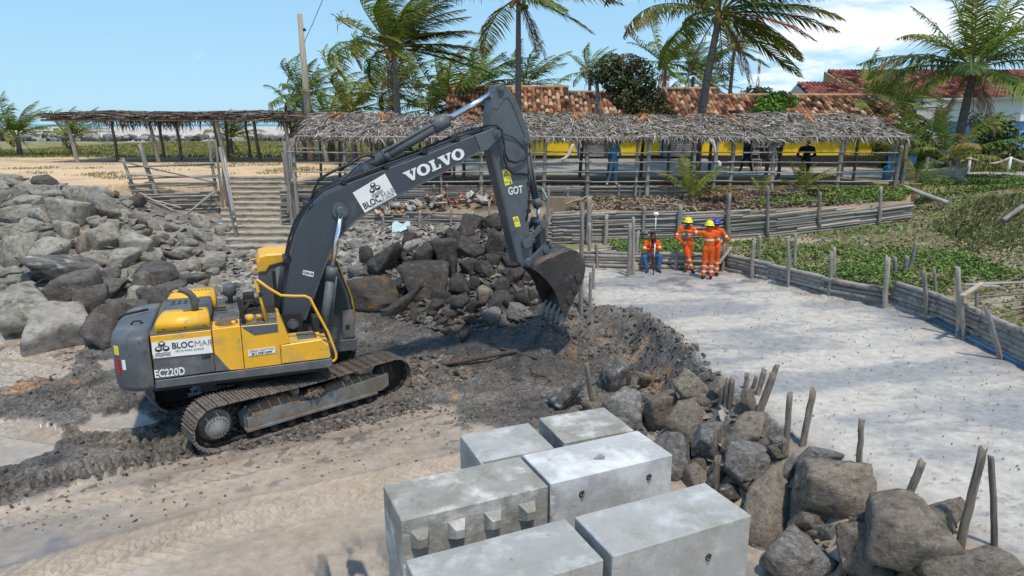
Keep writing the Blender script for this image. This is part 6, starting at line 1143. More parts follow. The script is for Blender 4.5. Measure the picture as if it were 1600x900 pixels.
strips('thatch_fringe', np.stack([x, PY0 + rng.random(n) ** 2 * 5, pz(x, PY0) + .02], 1), D, rng.uniform(.1, .35, n) * (1 + 1.6 * cl), .05, [(.09, .07, .055), (.14, .11, .085), (.06, .05, .04)], PV, .02, seed=17)
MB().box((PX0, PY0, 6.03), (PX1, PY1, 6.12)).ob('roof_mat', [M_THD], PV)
for k in range(4): pole((PX0 - .4, PY0 + .1 + k * 2.3, 6.0 + .1 * k), (PX1, PY0 + .1 + k * 2.3, 6.0 + .1 * k), .07, PV, 'beam')
for k in range(12): pole((PX0 + .3 + k * 1.5, PY0 - .3, 6.12), (PX0 + .3 + k * 1.5, PY1, 6.5), .04, PV, 'rafter')
for x_, y_ in ((-27.3, 43.6), (-22.2, 43.6), (-18.0, 43.6), (-13.8, 43.6), (-11.6, 43.6)): stake((x_, y_, 3.4, x_ - .35, 6.1, .14), None, None, parent=PV, name='post')
for x_, y_ in ((-26.4, 46.5), (-22.4, 47), (-19.8, 47), (-17.0, 46.8), (-13.9, 46.6), (-25.0, 50), (-20.4, 50), (-18.7, 49.8), (-15.6, 50), (-12.8, 50), (-11.5, 47.5), (-10.8, 50)): stake((x_, y_, 3.4, x_ - random.uniform(0, .25), 6.2, .12), None, None, mt=M_WOODW, parent=PV, name='post')
for a, b in (((-13.6, 43.5, 4.3), (-11.6, 43.5, 4.3)), ((-13.6, 43.5, 4.8), (-11.6, 43.5, 4.85))): pole(a, b, .04, PV, 'rail')
# ------------------------------------------------------------------ promenade house with clay-tile roof
M_TILE = vmat('clay_tile', rough=.9, var=.35, vs=9, spec=.15)
M_YW = mat('yellow_house_paint', (.86, .57, .01), .7, .05, 1.5, .1, 20); M_BLK = mat('black_plinth_and_shade', (.025, .026, .03), .7, .2, 2, .1, 20, dirt=((.07, .07, .07), .15, 3)); M_WW = mat('greyish_white_wall', (.5, .5, .48), .9, .15, 2, .2)  # M_WW: one even greyish white; M_BLK also paints the porch shade
M_SLAT = mat('grey_shutter_wood', (.26, .25, .235), .8, .2, 4, .3, orand=.15); M_FR = mat('dark_door_frame', (.05, .035, .025), .8, .2, 4, .2)
def tiles(parent, x0, x1, yr, zr, ye, ze, seed, cols, tw=.235, tl=.40, hip=(0, 0), name='roof_tiles'):
    rng = np.random.default_rng(seed); nc = int((x1 - x0) / tw); sl = math.hypot(yr - ye, zr - ze); nr = int(sl / tl) + 1; k = 5
    I, J = np.meshgrid(np.arange(nc), np.arange(nr), indexing='ij'); I = I.ravel(); J = J.ravel(); xm = x0 + (I + .5) * tw
    frac = J * tl / sl; lo = x0 + hip[0] * frac * -1; hi = x1 + hip[1] * frac
    keep = np.ones(len(I), bool)
    ext = []
    n = len(I); jx = rng.normal(0, .012, n); jy = rng.normal(0, .02, n); jz = rng.uniform(0, .018, n); ang = np.linspace(0, math.pi, k)
    dy, dz = (ye - yr) / sl, (ze - zr) / sl; nz, ny = -dy, dz        # outward normal (0, ny?, nz)
    nrm = np.array([0, dz, -dy]); nrm = nrm if nrm[2] > 0 else -nrm
    V = []
    shear = (hip[1] - hip[0])
    for e, (s, rad) in enumerate(((0, .46), (1, .54))):
        t = (J * tl + s * (tl + .05)); xx = xm + jx
        for a in ang: V.append(np.stack([xx + np.cos(a) * tw * rad, yr + dy * (t + jy) + nrm[1] * (np.sin(a) * tw * rad * .85 + jz + s * .02), zr + dz * (t + jy) + nrm[2] * (np.sin(a) * tw * rad * .85 + jz + s * .02)], 1))
    V = np.stack(V, 1); nv = 2 * k; b = np.arange(n)[:, None] * nv; F = np.concatenate([b + [i, i + 1, k + i + 1, k + i] for i in range(k - 1)] + [b + [k + i for i in range(0, 4)]] , 0)
    c = np.array(cols)[rng.integers(0, len(cols), n)] * rng.uniform(.55, 1.25, (n, 1)); dark = fbm(xm * 1.0, J * .5, .8, 3, seed) > .12; c[dark & (rng.random(n) < .55)] *= .3
    ob(name, mesh_np(name, V.reshape(-1, 3), F, [M_TILE], smooth=True, col=np.repeat(c, nv, 0)), parent, kind='stuff')
    m = MB(); m.prism([(yr, zr - .05), (ye, ze - .05), (ye, ze - .15), (yr, zr - .15)], x0, x1, ax='x'); m.ob('roof_deck', [M_FR], parent)
CT = [(.30, .13, .065), (.36, .20, .11), (.42, .29, .18), (.22, .09, .05), (.12, .06, .04), (.48, .35, .24), (.32, .15, .08), (.08, .05, .04)]
HOU = thing('promenade_house', 'long low yellow and black house with an old clay-tile roof behind the canopy', 'house', (0, 0, 0))
WY = 39.5
for (a, b, zr, sd_) in ((-3.8, 3.35, 7.85, 1), (3.4, 8.9, 7.55, 2), (8.95, 12.1, 7.75, 3), (12.15, 21.9, 7.38, 4)): tiles(HOU, a, b, 42.2, zr, 39.25, zr - 1.5, 30 + sd_, CT); tiles(HOU, a, b, 42.2, zr, 45.4, zr - 1.6, 40 + sd_, CT)
rd = MB()
for a, b, z_ in ((-3.8, 3.35, 7.88), (3.4, 8.9, 7.58), (8.95, 12.1, 7.78), (12.15, 21.9, 7.41)): rd.tube([(a, 42.2, z_ + .02), (b, 42.2, z_ + .02)], .11, 8)
rd.ob('ridge_tiles', [mat('ridge_clay', (.40, .23, .13), .9, .4, 4, .4)], HOU)
MB().prism([(38.75, 5.6), (42.2, 7.35), (45.6, 5.6)], 21.85, 22.0, ax='x').ob('gable', [M_WW], HOU)
MB().prism([(38.9, 3.4), (45.5, 3.4), (45.5, 5.9), (42.2, 7.6), (38.9, 5.9)], -3.7, -3.55, ax='x').ob('gable', [M_WW], HOU)
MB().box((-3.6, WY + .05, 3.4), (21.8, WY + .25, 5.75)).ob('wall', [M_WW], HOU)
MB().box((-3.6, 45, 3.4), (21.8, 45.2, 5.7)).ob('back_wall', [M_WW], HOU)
def wallp(x0, x1, z0, z1, mt, nm, dy=0., th=.05): return MB().box((x0, WY - dy, z0), (x1, WY + .05, z1)).ob(nm, [mt], HOU)
wallp(-3.6, 13.1, 3.4, 4.04, M_BLK, 'plinth', .02); wallp(15.3, 21.8, 3.4, 4.04, M_BLK, 'plinth', .02); wallp(-3.6, 21.8, 5.25, 5.7, M_BLK, 'eave_band', .01)
for a, b in ((-2.1, .95), (1.05, 3.6), (5.95, 8.35), (10.45, 13.1), (15.35, 21.4)): wallp(a, b, 4.045, 5.24, M_YW, 'yellow_panel', .02)
for a, b in ((3.75, 5.25), (8.5, 10.3)):
    f = wallp(a, b, 3.9, 5.24, M_FR, 'window', .01)
    for k in range(14): MB().box((a + .06, WY - .06, 3.98 + k * .09), (b - .06, WY - .02, 4.05 + k * .09)).ob('slat', [M_SLAT], f)
wallp(5.3, 5.9, 3.45, 5.24, M_FR, 'door', .015); wallp(.96, 1.04, 3.4, 5.24, M_FR, 'post', .08)
wallp(13.15, 15.3, 3.42, 5.24, M_BLK, 'porch_shade_panel', .005)  # flat black panel painting the shade inside the open porch
pr_ = MB(); pr_.box((13.25, WY - .25, 4.95), (15.2, WY - .2, 5.0)); pr_.box((13.25, WY - .25, 4.5), (15.2, WY - .2, 4.56))
for k in range(13): pr_.box((13.3 + k * .155, WY - .24, 4.5), (13.34 + k * .155, WY - .21, 5.0))
pr_.ob('porch_railing', [M_SLAT], HOU)
for x_ in (13.4, 14.4): 
    c_ = MB(); c_.box((x_, WY - .9, 3.82), (x_ + .5, WY - .45, 3.87)); [c_.box((x_ + a, WY - .9 + b, 3.4), (x_ + a + .05, WY - .85 + b, 3.82 if b < .3 else 4.35)) for a in (0, .45) for b in (0, .4)]; c_.box((x_, WY - .5, 4.1), (x_ + .5, WY - .46, 4.35))
    c_.ob('wooden_chair', [M_SLAT], None, label=('left' if x_ < 14 else 'right') + ' grey wooden chair standing in the dark porch of the yellow house', cat='chair')
# paving and road
M_PAVE = mat('grey_block_paving', (.34, .33, .31), .9, .15, 2, .0)
t = M_PAVE.node_tree; br = t.nodes.new('ShaderNodeTexBrick'); br.inputs['Scale'].default_value = 4.2; br.inputs['Color1'].default_value = (.36, .35, .33, 1); br.inputs['Color2'].default_value = (.29, .28, .265, 1); br.inputs['Mortar'].default_value = (.15, .145, .13, 1); br.inputs['Mortar Size'].default_value = .03
tcn = t.nodes.new('ShaderNodeTexCoord'); t.links.new(tcn.outputs['Object'], br.inputs['Vector']); t.links.new(br.outputs[0], t.nodes['Principled BSDF'].inputs['Base Color'])
def sheet(name, pts, mt, th=.0, cuts=0, **k):
    m = MB(); m.add([p for p in pts], [tuple(range(len(pts)))]); return m.ob(name, [mt], None, **k)
sheet('paved_forecourt', [(-6, 33.2, 3.412), (11, 33.2, 3.412), (11, 39.45, 3.86), (-6, 39.45, 3.86)], M_PAVE, kind='structure')
MB().prism([(11.0, 3.40), (11.05, 3.40), (11.05, 3.41), (11.0, 3.41)], 33.2, 39.4).ob('forecourt_edge', [M_PAVE], None, kind='structure')
M_ROAD = mat('sandy_grey_road', (.33, .315, .29), .95, .2, .8, .3, 20, dirt=((.42, .37, .29), .3, .5))
sheet('road', [(11.05, 31.2, 3.41), (70, 33.0, 3.41), (70, 38.5, 3.41), (11.05, 38.3, 3.41)], M_ROAD, kind='structure')
# distant red-tiled houses and the blue building
M_BLUE = mat('sky_blue_paint', (.13, .33, .62), .8, .12, 1.2, .15); M_WHT = mat('white_paint_wall', (.75, .75, .73), .8, .08, 1.2, .1)
RCT = [(.17, .055, .045), (.22, .075, .06), (.13, .04, .035), (.25, .10, .08)]
RH = thing('red_roofed_house', 'large house with red-tiled roofs rising beyond the palms at the right', 'house', (0, 0, 0))
tiles(RH, 25.2, 31.5, 63, 9.3, 59.5, 7.9, 61, RCT, .35, .5); tiles(RH, 30, 52, 68, 10.7, 61, 7.9, 62, RCT, .35, .5)
MB().box((25.6, 60, 3.4), (51.5, 67.5, 7.9)).ob('wall', [M_WW], RH); MB().prism([(59.6, 7.9), (68, 7.9), (68, 10.6)], 29.7, 29.9, ax='x').ob('gable', [mat('ochre_gable', (.35, .2, .1), .9, .2, 2, .2)], RH); MB().prism([(59.6, 7.85), (63, 9.2), (66, 7.85)], 25.2, 25.35, ax='x').ob('gable', [M_WW], RH)
for k in range(6): wn = MB().box((33 + k * 3, 59.93, 5.2), (34.4 + k * 3, 59.99, 6.9)).ob('window', [M_GLASS], RH)
BB = thing('blue_house', 'sky blue walled house with white upper wall behind the palm at the right edge', 'house', (0, 0, 0))
MB().box((34.0, 47, 3.4), (60, 55, 5.95)).ob('wall', [M_BLUE], BB); MB().box((33.8, 46.8, 5.95), (60, 55, 7.4)).ob('upper_wall', [M_WHT], BB); MB().box((36.5, 46.94, 4.2), (38, 46.99, 5.4)).ob('window', [M_GLASS], BB)
MB().box((33.4, 46.4, 7.4), (60.4, 55.4, 7.55)).ob('roof', [M_WW], BB)
b2 = thing('blue_kiosk', 'small blue kiosk between the canopy end and the palms', 'kiosk', (20.1, 35.5, 3.4)); MB().box((-.6, 0, 0), (.6, .5, 1.85), bev=.02).ob('wall', [M_BLUE], b2); MB().box((-.75, -.15, 1.85), (.75, .65, 1.95)).ob('roof', [M_BLK], b2); MB().box((-.4, -.02, .9), (.4, -.003, 1.5)).ob('serving_hatch', [M_BLK], b2)
o = MB().box((-.22, -.1, 0), (.22, .1, 1.0), bev=.02).ob('yellow_gate_pillar', [M_YW], None, label='short yellow gate pillar beside the road behind the young palm', cat='pillar', loc=(22.2, 34.9, 3.4))
MB().box((-.26, -.14, 1.0), (.26, .14, 1.06)).ob('cap', [M_WHT], o)
# rope fence
RF = thing('rope_fence', 'thick drooping rope fence on white posts beyond the road at the right', 'fence', (0, 0, 0))
rp = []
for k, (a, b) in enumerate(((20.6, 22.7), (22.7, 24.7), (24.7, 27.0), (27.0, 29.4))):
    for t_ in np.linspace(0, 1, 9)[:-1]: rp.append((a + (b - a) * t_, 34.4, 4.16 - .30 * math.sin(math.pi * t_)))
MB().tube(rp, .055, 8).ob('rope', [mat('old_rope', (.45, .40, .33), .9, .3, 8, .6)], RF)
for x_ in (20.6, 22.7, 24.7, 27.0, 29.4): MB().cyl((x_, 34.4, 3.35), (x_, 34.4, 4.2), .07, 10).ob('post', [M_WHT], RF)
# utility pole and its wire
UP = thing('utility_pole', 'tall leaning timber utility pole rising behind the left end of the canopy', 'utility pole', (-12.9, 44.5, 3.4))
MB().tube([(.05, 0, -.3), (.0, 0, 4.5), (-.08, 0, 8.9)], [.26, .21, .15], 14).ob('pole_shaft', [mat('bleached_pole', (.36, .31, .25), .9, .2, 2, .5, 8, streak=(6, 6, .6), dirt=((.2, .17, .14), .3, 3))], UP)
MB().tube([(.05, .0, 8.0), (.22, 0, 8.0)], .09, 10).ob('insulator', [M_DARK], UP)
MB().tube([(-12.75, 44.5, 11.4), (-11.9, 42, 12.1), (-10.0, 38.5, 13.3), (-7.0, 33.5, 15.8)], .035, 6).ob('wire', [M_DARK], UP)
# radio mast
RM = thing('radio_mast', 'thin red and white lattice radio mast far beyond the tiled roof', 'radio mast', (41.5, 120, 3.4))
M_MR = mat('mast_red', (.45, .10, .07), .7, .1, 1, 0); 
for k in range(9):
    m = MB(); z0, z1 = k * 1.5, (k + 1) * 1.5; r0, r1 = .55 - .05 * k, .55 - .05 * (k + 1); c3 = [(math.cos(a), math.sin(a)) for a in (0.5, 2.6, 4.7)]
    for i in range(3):
        a, b = c3[i], c3[(i + 1) % 3]; m.tube([(a[0] * r0, a[1] * r0, z0), (a[0] * r1, a[1] * r1, z1)], .07, 4); m.tube([(a[0] * r0, a[1] * r0, z0), (b[0] * r1, b[1] * r1, z1)], .045, 4)
    m.ob('mast_section', [M_MR if k % 2 else M_WHT], RM)
# barrel, trough boat, rope coil
bl = thing('blue_barrel', 'blue plastic drum standing beside the last canopy post', 'drum', (16.2, 29.6, 3.4)); MB().lathe([(.0, 0), (.27, 0), (.29, .08), (.29, .25), (.305, .27), (.29, .29), (.29, .5), (.27, .62), (.1, .66), (.0, .66)], 20).ob('drum_shell', [mat('blue_plastic', (.02, .17, .40), .4, .1, 2, .1)], bl); MB().lathe([(.06, .66), (.05, .74), (0, .74)], 10, M=Matrix.Translation((.1, 0, 0))).ob('bung', [M_WHT], bl)
bt = thing('old_boat', 'small derelict grey wooden boat lying between the young palms', 'boat', (17.8, 28.7, 3.30), R(-8)); bt.scale = (.55, .8, .85)
V = []; n = 11
for i in range(n):
    t_ = i / (n - 1); x_ = -1.5 + 3.0 * t_; wd = .62 * math.sin(min(1, (t_ * 1.25 + .22)) * math.pi * .5) * (1 if t_ < .8 else 1); z1_ = .72 + .22 * t_ ** 2; V += [(x_, -wd, z1_), (x_, -wd * .72, .22), (x_, 0, .08), (x_, wd * .72, .22), (x_, wd, z1_), (x_, wd - .04, z1_), (x_, (wd - .06) * .7, .27), (x_, 0, .14), (x_, -(wd - .06) * .7, .27), (x_, -wd + .04, z1_)]
m = MB(); m.add(V, [(i * 10 + j, i * 10 + (j + 1) % 10, (i + 1) * 10 + (j + 1) % 10, (i + 1) * 10 + j) for i in range(n - 1) for j in range(10)] + [tuple(range(10))[::-1], tuple((n - 1) * 10 + j for j in range(10))], 0)
m.ob('hull', [mat('peeling_grey_paint', (.26, .26, .25), .8, .3, 3, .5, 12, dirt=((.06, .055, .05), .35, 2))], bt); MB().box((-.2, -.5, .6), (.05, .5, .64)).ob('thwart', [M_SLAT], bt)
o = MB().box((-.3, -.25, 0), (.3, .25, .95), bev=.03).ob('red_crate', [mat('red_paint', (.42, .03, .03), .5, .1, 3, .1)], None, label='dark red box standing on the promenade behind the arm cylinder', cat='box', loc=(-3.2, 33.0, 3.4))
for k in range(40):
    x = random.uniform(4.4, 12.5); y = random.uniform(25.4, 26.7); z = gz(x, y); a = random.uniform(-.5, .5) + (math.pi if random.random() < .5 else 0); L_ = random.uniform(.4, 1.2)
    pole((x, y, z + .05), (x + L_ * math.cos(a), y + L_ * math.sin(a) * .4, z + .05 + random.uniform(0, .12)), .015, None, 'dry_frond_stalk', 'dry brown palm stalk in the litter between the two pole walls', 'palm stalk', 'dry palm litter')
for k in range(3): pass
tb = MB().tube([(13.2, 31.2, 3.45), (13.9, 31.1, 3.5), (14.6, 31.3, 3.45)], [.10, .13, .08], 8).ob('fallen_log', [M_WOODW], None, label='dark log lying on the ground under the right end of the canopy', cat='log')
# ------------------------------------------------------------------ palms
M_LEAF = vmat('palm_leaf', rough=.55, trans=.3, var=.2, vs=6, spec=.35)
M_TRK = mat('palm_trunk', (.20, .175, .15), .9, .35, 3, .9, 8, streak=(1.5, 1.5, 9), dirt=((.08, .07, .06), .35, 4), orand=.15, bd=.03)
M_NUT = mat('coconut', (.42, .24, .05), .6, .2, 6, .1, orand=.3); M_NUTG = mat('green_coconut', (.16, .19, .04), .6, .2, 6, .1, orand=.3)
LC = {'green': [(.125, .20, .022), (.17, .245, .03), (.10, .165, .02)], 'yellow': [(.24, .24, .035), (.20, .21, .03), (.30, .25, .05)], 'olive': [(.18, .22, .03), (.23, .25, .035)], 'dead': [(.27, .16, .075), (.21, .13, .07), (.34, .21, .10)], 'orange': [(.42, .16, .03), (.36, .14, .035)], 'dark': [(.05, .09, .02), (.06, .105, .022)]}
def frond(L, az, el, droop, wind, kind, rng, nl=44, wid=.058, parent=None, loc=(0, 0, 0), tip=None, curl=1.):
    n = 16; t = np.linspace(0, 1, n); d0 = np.array([math.cos(el) * math.cos(az), math.cos(el) * math.sin(az), math.sin(el)])
    dirs = d0[None] + (t ** 1.3)[:, None] * (np.array([0, 0, -droop]) + np.array(wind)); dirs /= np.linalg.norm(dirs, axis=1)[:, None]
    P = np.concatenate([[np.zeros(3)], np.cumsum(dirs[:-1] * L / (n - 1), 0)]); m = MB(); base = np.array(LC[kind][int(rng.integers(len(LC[kind])))]) * rng.uniform(.85, 1.2); rc = np.array([.30, .27, .07]) if kind not in ('dead',) else np.array([.24, .16, .08])
    m.tube(P, .028 * (1.15 - t) * (L / 4) + .004, 5, 0, True, False, col=tuple(rc))
    V0 = np.concatenate(m.v); C0 = np.concatenate(m.c); F0 = m.f
    tt = np.linspace(.14, .995, nl); sd = np.array([-1., 1.])
    T, Sd = np.meshgrid(tt, sd, indexing='ij'); T = T.ravel() + rng.normal(0, .004, nl * 2); Sd = Sd.ravel(); T = np.clip(T, .1, 1)
    pos = np.stack([np.interp(T, t, P[:, k]) for k in range(3)], 1); dr = np.stack([np.interp(T, t, dirs[:, k]) for k in range(3)], 1); dr /= np.linalg.norm(dr, axis=1)[:, None]
    sidev = np.cross(dr, [0, 0, 1.]); sidev /= np.linalg.norm(sidev, axis=1)[:, None] + 1e-6; upv = np.cross(sidev, dr)
    ll = L * .27 * np.sin(np.clip(T * 1.02, 0, 1) * math.pi * .86 + .32) ** .8 * rng.uniform(.8, 1.12, len(T)); ll = np.maximum(ll, .08)
    fw = .55 + .65 * T
    D = sidev * Sd[:, None] * 1.0 + dr * fw[:, None] + upv * .12 + np.array([0, 0, -.28 * curl]) + np.array(wind) * .8 + rng.normal(0, .09, (len(T), 3)); D /= np.linalg.norm(D, axis=1)[:, None]
    D2 = D + np.array([0, 0, -.75 * curl]) + np.array(wind) * .5; D2 /= np.linalg.norm(D2, axis=1)[:, None]
    wv = np.cross(D, upv + rng.normal(0, .25, (len(T), 3))); wv /= np.linalg.norm(wv, axis=1)[:, None] + 1e-6; w_ = wid * (L / 4) * rng.uniform(.7, 1.2, len(T))[:, None]
    a, b, c = pos, pos + D * ll[:, None] * .5, pos + D * ll[:, None] * .5 + D2 * ll[:, None] * .5
    V = np.stack([a - wv * w_ * .35, a + wv * w_ * .35, b + wv * w_ * .5, b - wv * w_ * .5, c], 1).reshape(-1, 3); k = len(V0) + np.arange(len(T)) * 5
    F = F0 + [[i, i + 1, i + 2, i + 3] for i in k] + [[i + 3, i + 2, i + 4] for i in k]
    cc = base[None] * rng.uniform(.75, 1.25, (len(T), 1)); 
    if tip is not None: cc = cc + (np.array(tip) - cc) * (ss(.55, 1, T) * rng.uniform(.4, 1, len(T)))[:, None]
    C = np.repeat(cc, 5, 0); C[4::5] = C[4::5] * .8 + np.array([.20, .14, .06]) * .2
    return ob('frond', mesh_np('frond', np.concatenate([V0, V]), F, [M_LEAF], smooth=False, col=np.concatenate([C0, C])), parent, loc=loc)
def palm(x, y, z, hgt, L, nf, label, seed, lean=(0, 0), r=.15, wind=(.45, .0, 0), kinds=('green',) * 6 + ('olive', 'yellow'), nuts=0, nl=40, eln=(-.3, 1.35), group='coconut palms', dead=2, name='coconut_palm', extra=None, azr=None, wid=.058):
    rng = np.random.default_rng(seed); o = thing(name, label, 'palm tree', (x, y, z), 0, group)
    n = 14; t = np.linspace(0, 1, n); P = np.stack([lean[0] * t ** 1.6 * hgt, lean[1] * t ** 1.6 * hgt, -.2 + t * (hgt + .2)], 1); rr = r * (1.25 - .55 * t) + r * .5 * np.exp(-t * 12)
    if hgt > .6:
        m = MB(); k = int(hgt / .16) + 3; tt = np.linspace(0, 1, k * 2); Q = np.stack([np.interp(tt, t, P[:, i]) for i in range(3)], 1); R_ = np.interp(tt, t, rr) * (1 + .07 * (np.arange(k * 2) % 2)); m.tube(Q, R_, 10); m.ob('trunk', [M_TRK], o)
    c = P[-1]
    for i in range(nf):
        u = (i + .5) / nf; az = (i * 2.399963 + rng.normal(0, .25)) if azr is None else rng.uniform(*azr); el = eln[0] + (eln[1] - eln[0]) * (u ** .8) + rng.normal(0, .08); kd = kinds[int(rng.integers(len(kinds)))]
        frond(L * rng.uniform(.82, 1.08) * (1 - .12 * (u > .9)), az, el, rng.uniform(.45, .95) * (1.15 - .3 * u), tuple(np.array(wind) * rng.uniform(.75, 1.3)), kd, rng, nl, wid, o, tuple(c + np.array([math.cos(az), math.sin(az), 0]) * r * .5 + np.array([0, 0, .1])), tip=(.30, .19, .07) if rng.random() < .35 else None)
    for i in range(dead): az = rng.uniform(0, 6.28); frond(L * rng.uniform(.45, .7), az, -.9, 1.6, tuple(np.array(wind) * .4), 'dead', rng, 24, wid, o, tuple(c))
    for e in (extra or []): frond(e[0], e[1], e[2], e[3], tuple(wind), e[4], rng, nl + 6, wid, o, tuple(c), tip=(.40, .20, .07))
    for i in range(nuts):
        a = rng.uniform(0, 6.28); d = rng.uniform(.22, .42); MB().lathe([(.0, -.13), (.08, -.10), (.115, 0), (.09, .09), (0, .13)], 10, M=Matrix.Translation((c[0] + d * math.cos(a), c[1] + d * math.sin(a), c[2] - rng.uniform(.0, .45)))).ob('coconut', [M_NUT if i % 3 else M_NUTG], o)
    return o
W_ = (.62, .05, .0)
palm(-5.8, 36.0, 3.4, 6.0, 4.7, 28, 'big wind-blown coconut palm with an orange frond, left of the excavator arm', 1, lean=(-.02, 0), r=.17, wind=(1.35, .05, .1), nuts=9, nl=56, dead=3, extra=[(4.6, .1, .25, .9, 'orange'), (4.5, .2, .55, .9, 'yellow'), (4.3, 2.9, .5, 1.5, 'olive'), (4.2, .0, .05, .9, 'green')], kinds=('green', 'green', 'olive', 'olive', 'yellow', 'dark'))
palm(.3, 34.0, 3.4, 8.0, 4.6, 20, 'tall straight coconut palm rising behind the top of the excavator arm', 2, lean=(.0, 0), r=.155, wind=W_, nuts=8, nl=46, dead=4, kinds=('green', 'olive', 'yellow', 'green'), extra=[(5, .1, .3, .9, 'yellow')])
palm(8.7, 33.0, 3.4, 7.2, 5.9, 22, 'coconut palm with a dark curved leaning trunk and many coconuts above the tiled roof', 3, lean=(.10, 0), r=.19, wind=(.8, .05, .0), nuts=16, nl=54, dead=5, kinds=('green', 'green', 'olive', 'yellow', 'dark'), extra=[(5.8, .1, .15, .85, 'green'), (5.6, -.1, .3, 1.0, 'olive'), (4.4, -.35, .0, 1.1, 'orange'), (5.0, 3.0, .35, 1.0, 'yellow'), (4.9, .3, -.1, 1.2, 'olive')])
palm(20.4, 32.0, 3.4, 4.7, 4.7, 26, 'large dense coconut palm at the right edge above the road', 4, lean=(.06, 0), r=.20, wind=(.22, .05, 0), nuts=9, nl=46, dead=6, kinds=('green', 'green', 'olive', 'dark'), extra=[(4.6, -.2, -.05, .9, 'yellow'), (4.6, 3.1, .45, 1.0, 'dark'), (4.3, 3.0, .1, 1.4, 'olive')])
palm(18.9, 29.6, 3.35, .9, 3.0, 15, 'young coconut palm with a curved base beside the old boat', 5, lean=(-.35, 0), r=.16, wind=(.12, .05, 0), nl=40, dead=3, eln=(.0, 1.35), kinds=('green', 'yellow', 'green', 'olive'))
palm(17.0, 30.4, 3.35, .9, 2.9, 13, 'bushy young palm growing against the right end of the canopy', 6, lean=(.0, 0), r=.14, wind=(.15, .05, 0), nl=38, dead=2, eln=(.1, 1.35), kinds=('green', 'green', 'yellow'))
palm(15.75, 26.9, 3.35, .15, 1.45, 8, 'small bright young palm at the right foot of the canopy', 7, r=.08, wind=(.25, .0, 0), nl=26, dead=2, eln=(.3, 1.3), kinds=('yellow', 'green'), wid=.1)
palm(6.9, 26.3, 2.85, .15, 1.75, 8, 'young palm with a bent yellow frond between the two pole walls', 8, r=.08, wind=(.35, .0, 0), nl=30, dead=1, eln=(.5, 1.4), kinds=('olive', 'green', 'olive'), wid=.09, extra=[(1.9, -.2, .55, .6, 'orange')])
palm(9.6, 26.3, 3.0, .1, .95, 5, 'smallest palm seedling in the litter between the pole walls', 9, r=.06, wind=(.3, .0, 0), nl=18, dead=0, eln=(.5, 1.3), kinds=('yellow', 'green'), wid=.12)
palm(11.3, 26.7, 3.15, .1, 1.35, 9, 'young palm in front of the man in the round blue silhouette', 10, r=.07, wind=(.3, .0, 0), nl=26, dead=0, eln=(.4, 1.35), kinds=('green', 'olive', 'yellow'), wid=.1)
BGP = [(-12.0, 46, 2.6, 3.6, 'palm just right of the utility pole behind the canopy', 21), (-9.3, 41, 3.0, 3.9, 'low full palm between the utility pole and the big palm', 22), (-7.4, 44, 4.4, 4.2, 'palm with yellowing fronds crowded left of the big wind-blown palm', 23), (-3.7, 42, 3.3, 4.3, 'palm directly right of the big wind-blown trunk', 24), (-2.4, 47, 4.6, 4.2, 'darker palm behind the left end of the tiled roof', 25), (-6.0, 50, 3.2, 4.6, 'low palm far behind the big wind-blown one', 26),
       (-14.8, 50, 4.3, 3.4, 'palm showing its crown above the right end of the pavilion roof', 27), (-17.3, 56, 3.6, 3.2, 'palm peeking over the middle of the pavilion roof', 28), (-21.8, 54, 1.3, 2.9, 'dark low palm behind the leftmost pavilion post', 29), (-37.5, 53, 1.4, 3.4, 'leftmost spreading palm in the grass field', 30), (-34.0, 54, 1.2, 3.0, 'second palm from the left in the grass field', 31), (-40.8, 55, 1.0, 2.6, 'palm cut by the left edge in the grass field', 32), (-15.0, 58, 1.2, 2.8, 'small palm seen between the pavilion posts', 33),
       (.9, 47, 4.8, 3.4, 'palm crown peeking over the left part of the tiled roof', 34), (10.2, 48, 6.2, 3.7, 'palm right behind the sea-grape tree', 35), (12.6, 50, 5.6, 3.3, 'palm filling the gap left of the curved trunk', 36), (15.6, 51, 7.4, 3.0, 'slender palm standing free right of the curved trunk', 37), (14.9, 55, 5.0, 2.6, 'small palm low behind the roof ridge right of the curved trunk', 38), (21.6, 42, 3.6, 3.8, 'palm before the red roofs above the house end', 39), (24.2, 44, 3.0, 3.3, 'low palm between the red roofs and the big right palm', 40), (5.6, 52, 5.9, 2.6, 'distant palm tip above the sea-grape tree', 41)]
for x, y, h, L, lab, sd_ in BGP: palm(x, y, 3.4, h, L, 20, lab, sd_, lean=(.02, 0), r=.15 if h > 2 else .18, wind=(.85, .05, 0), nl=34, dead=2, eln=(-.35 if h > 2 else .05, 1.3), kinds=('green', 'green', 'dark', 'olive', 'yellow') if sd_ in (23, 24, 22, 21) else ('green', 'dark', 'green', 'olive'), wid=.075)
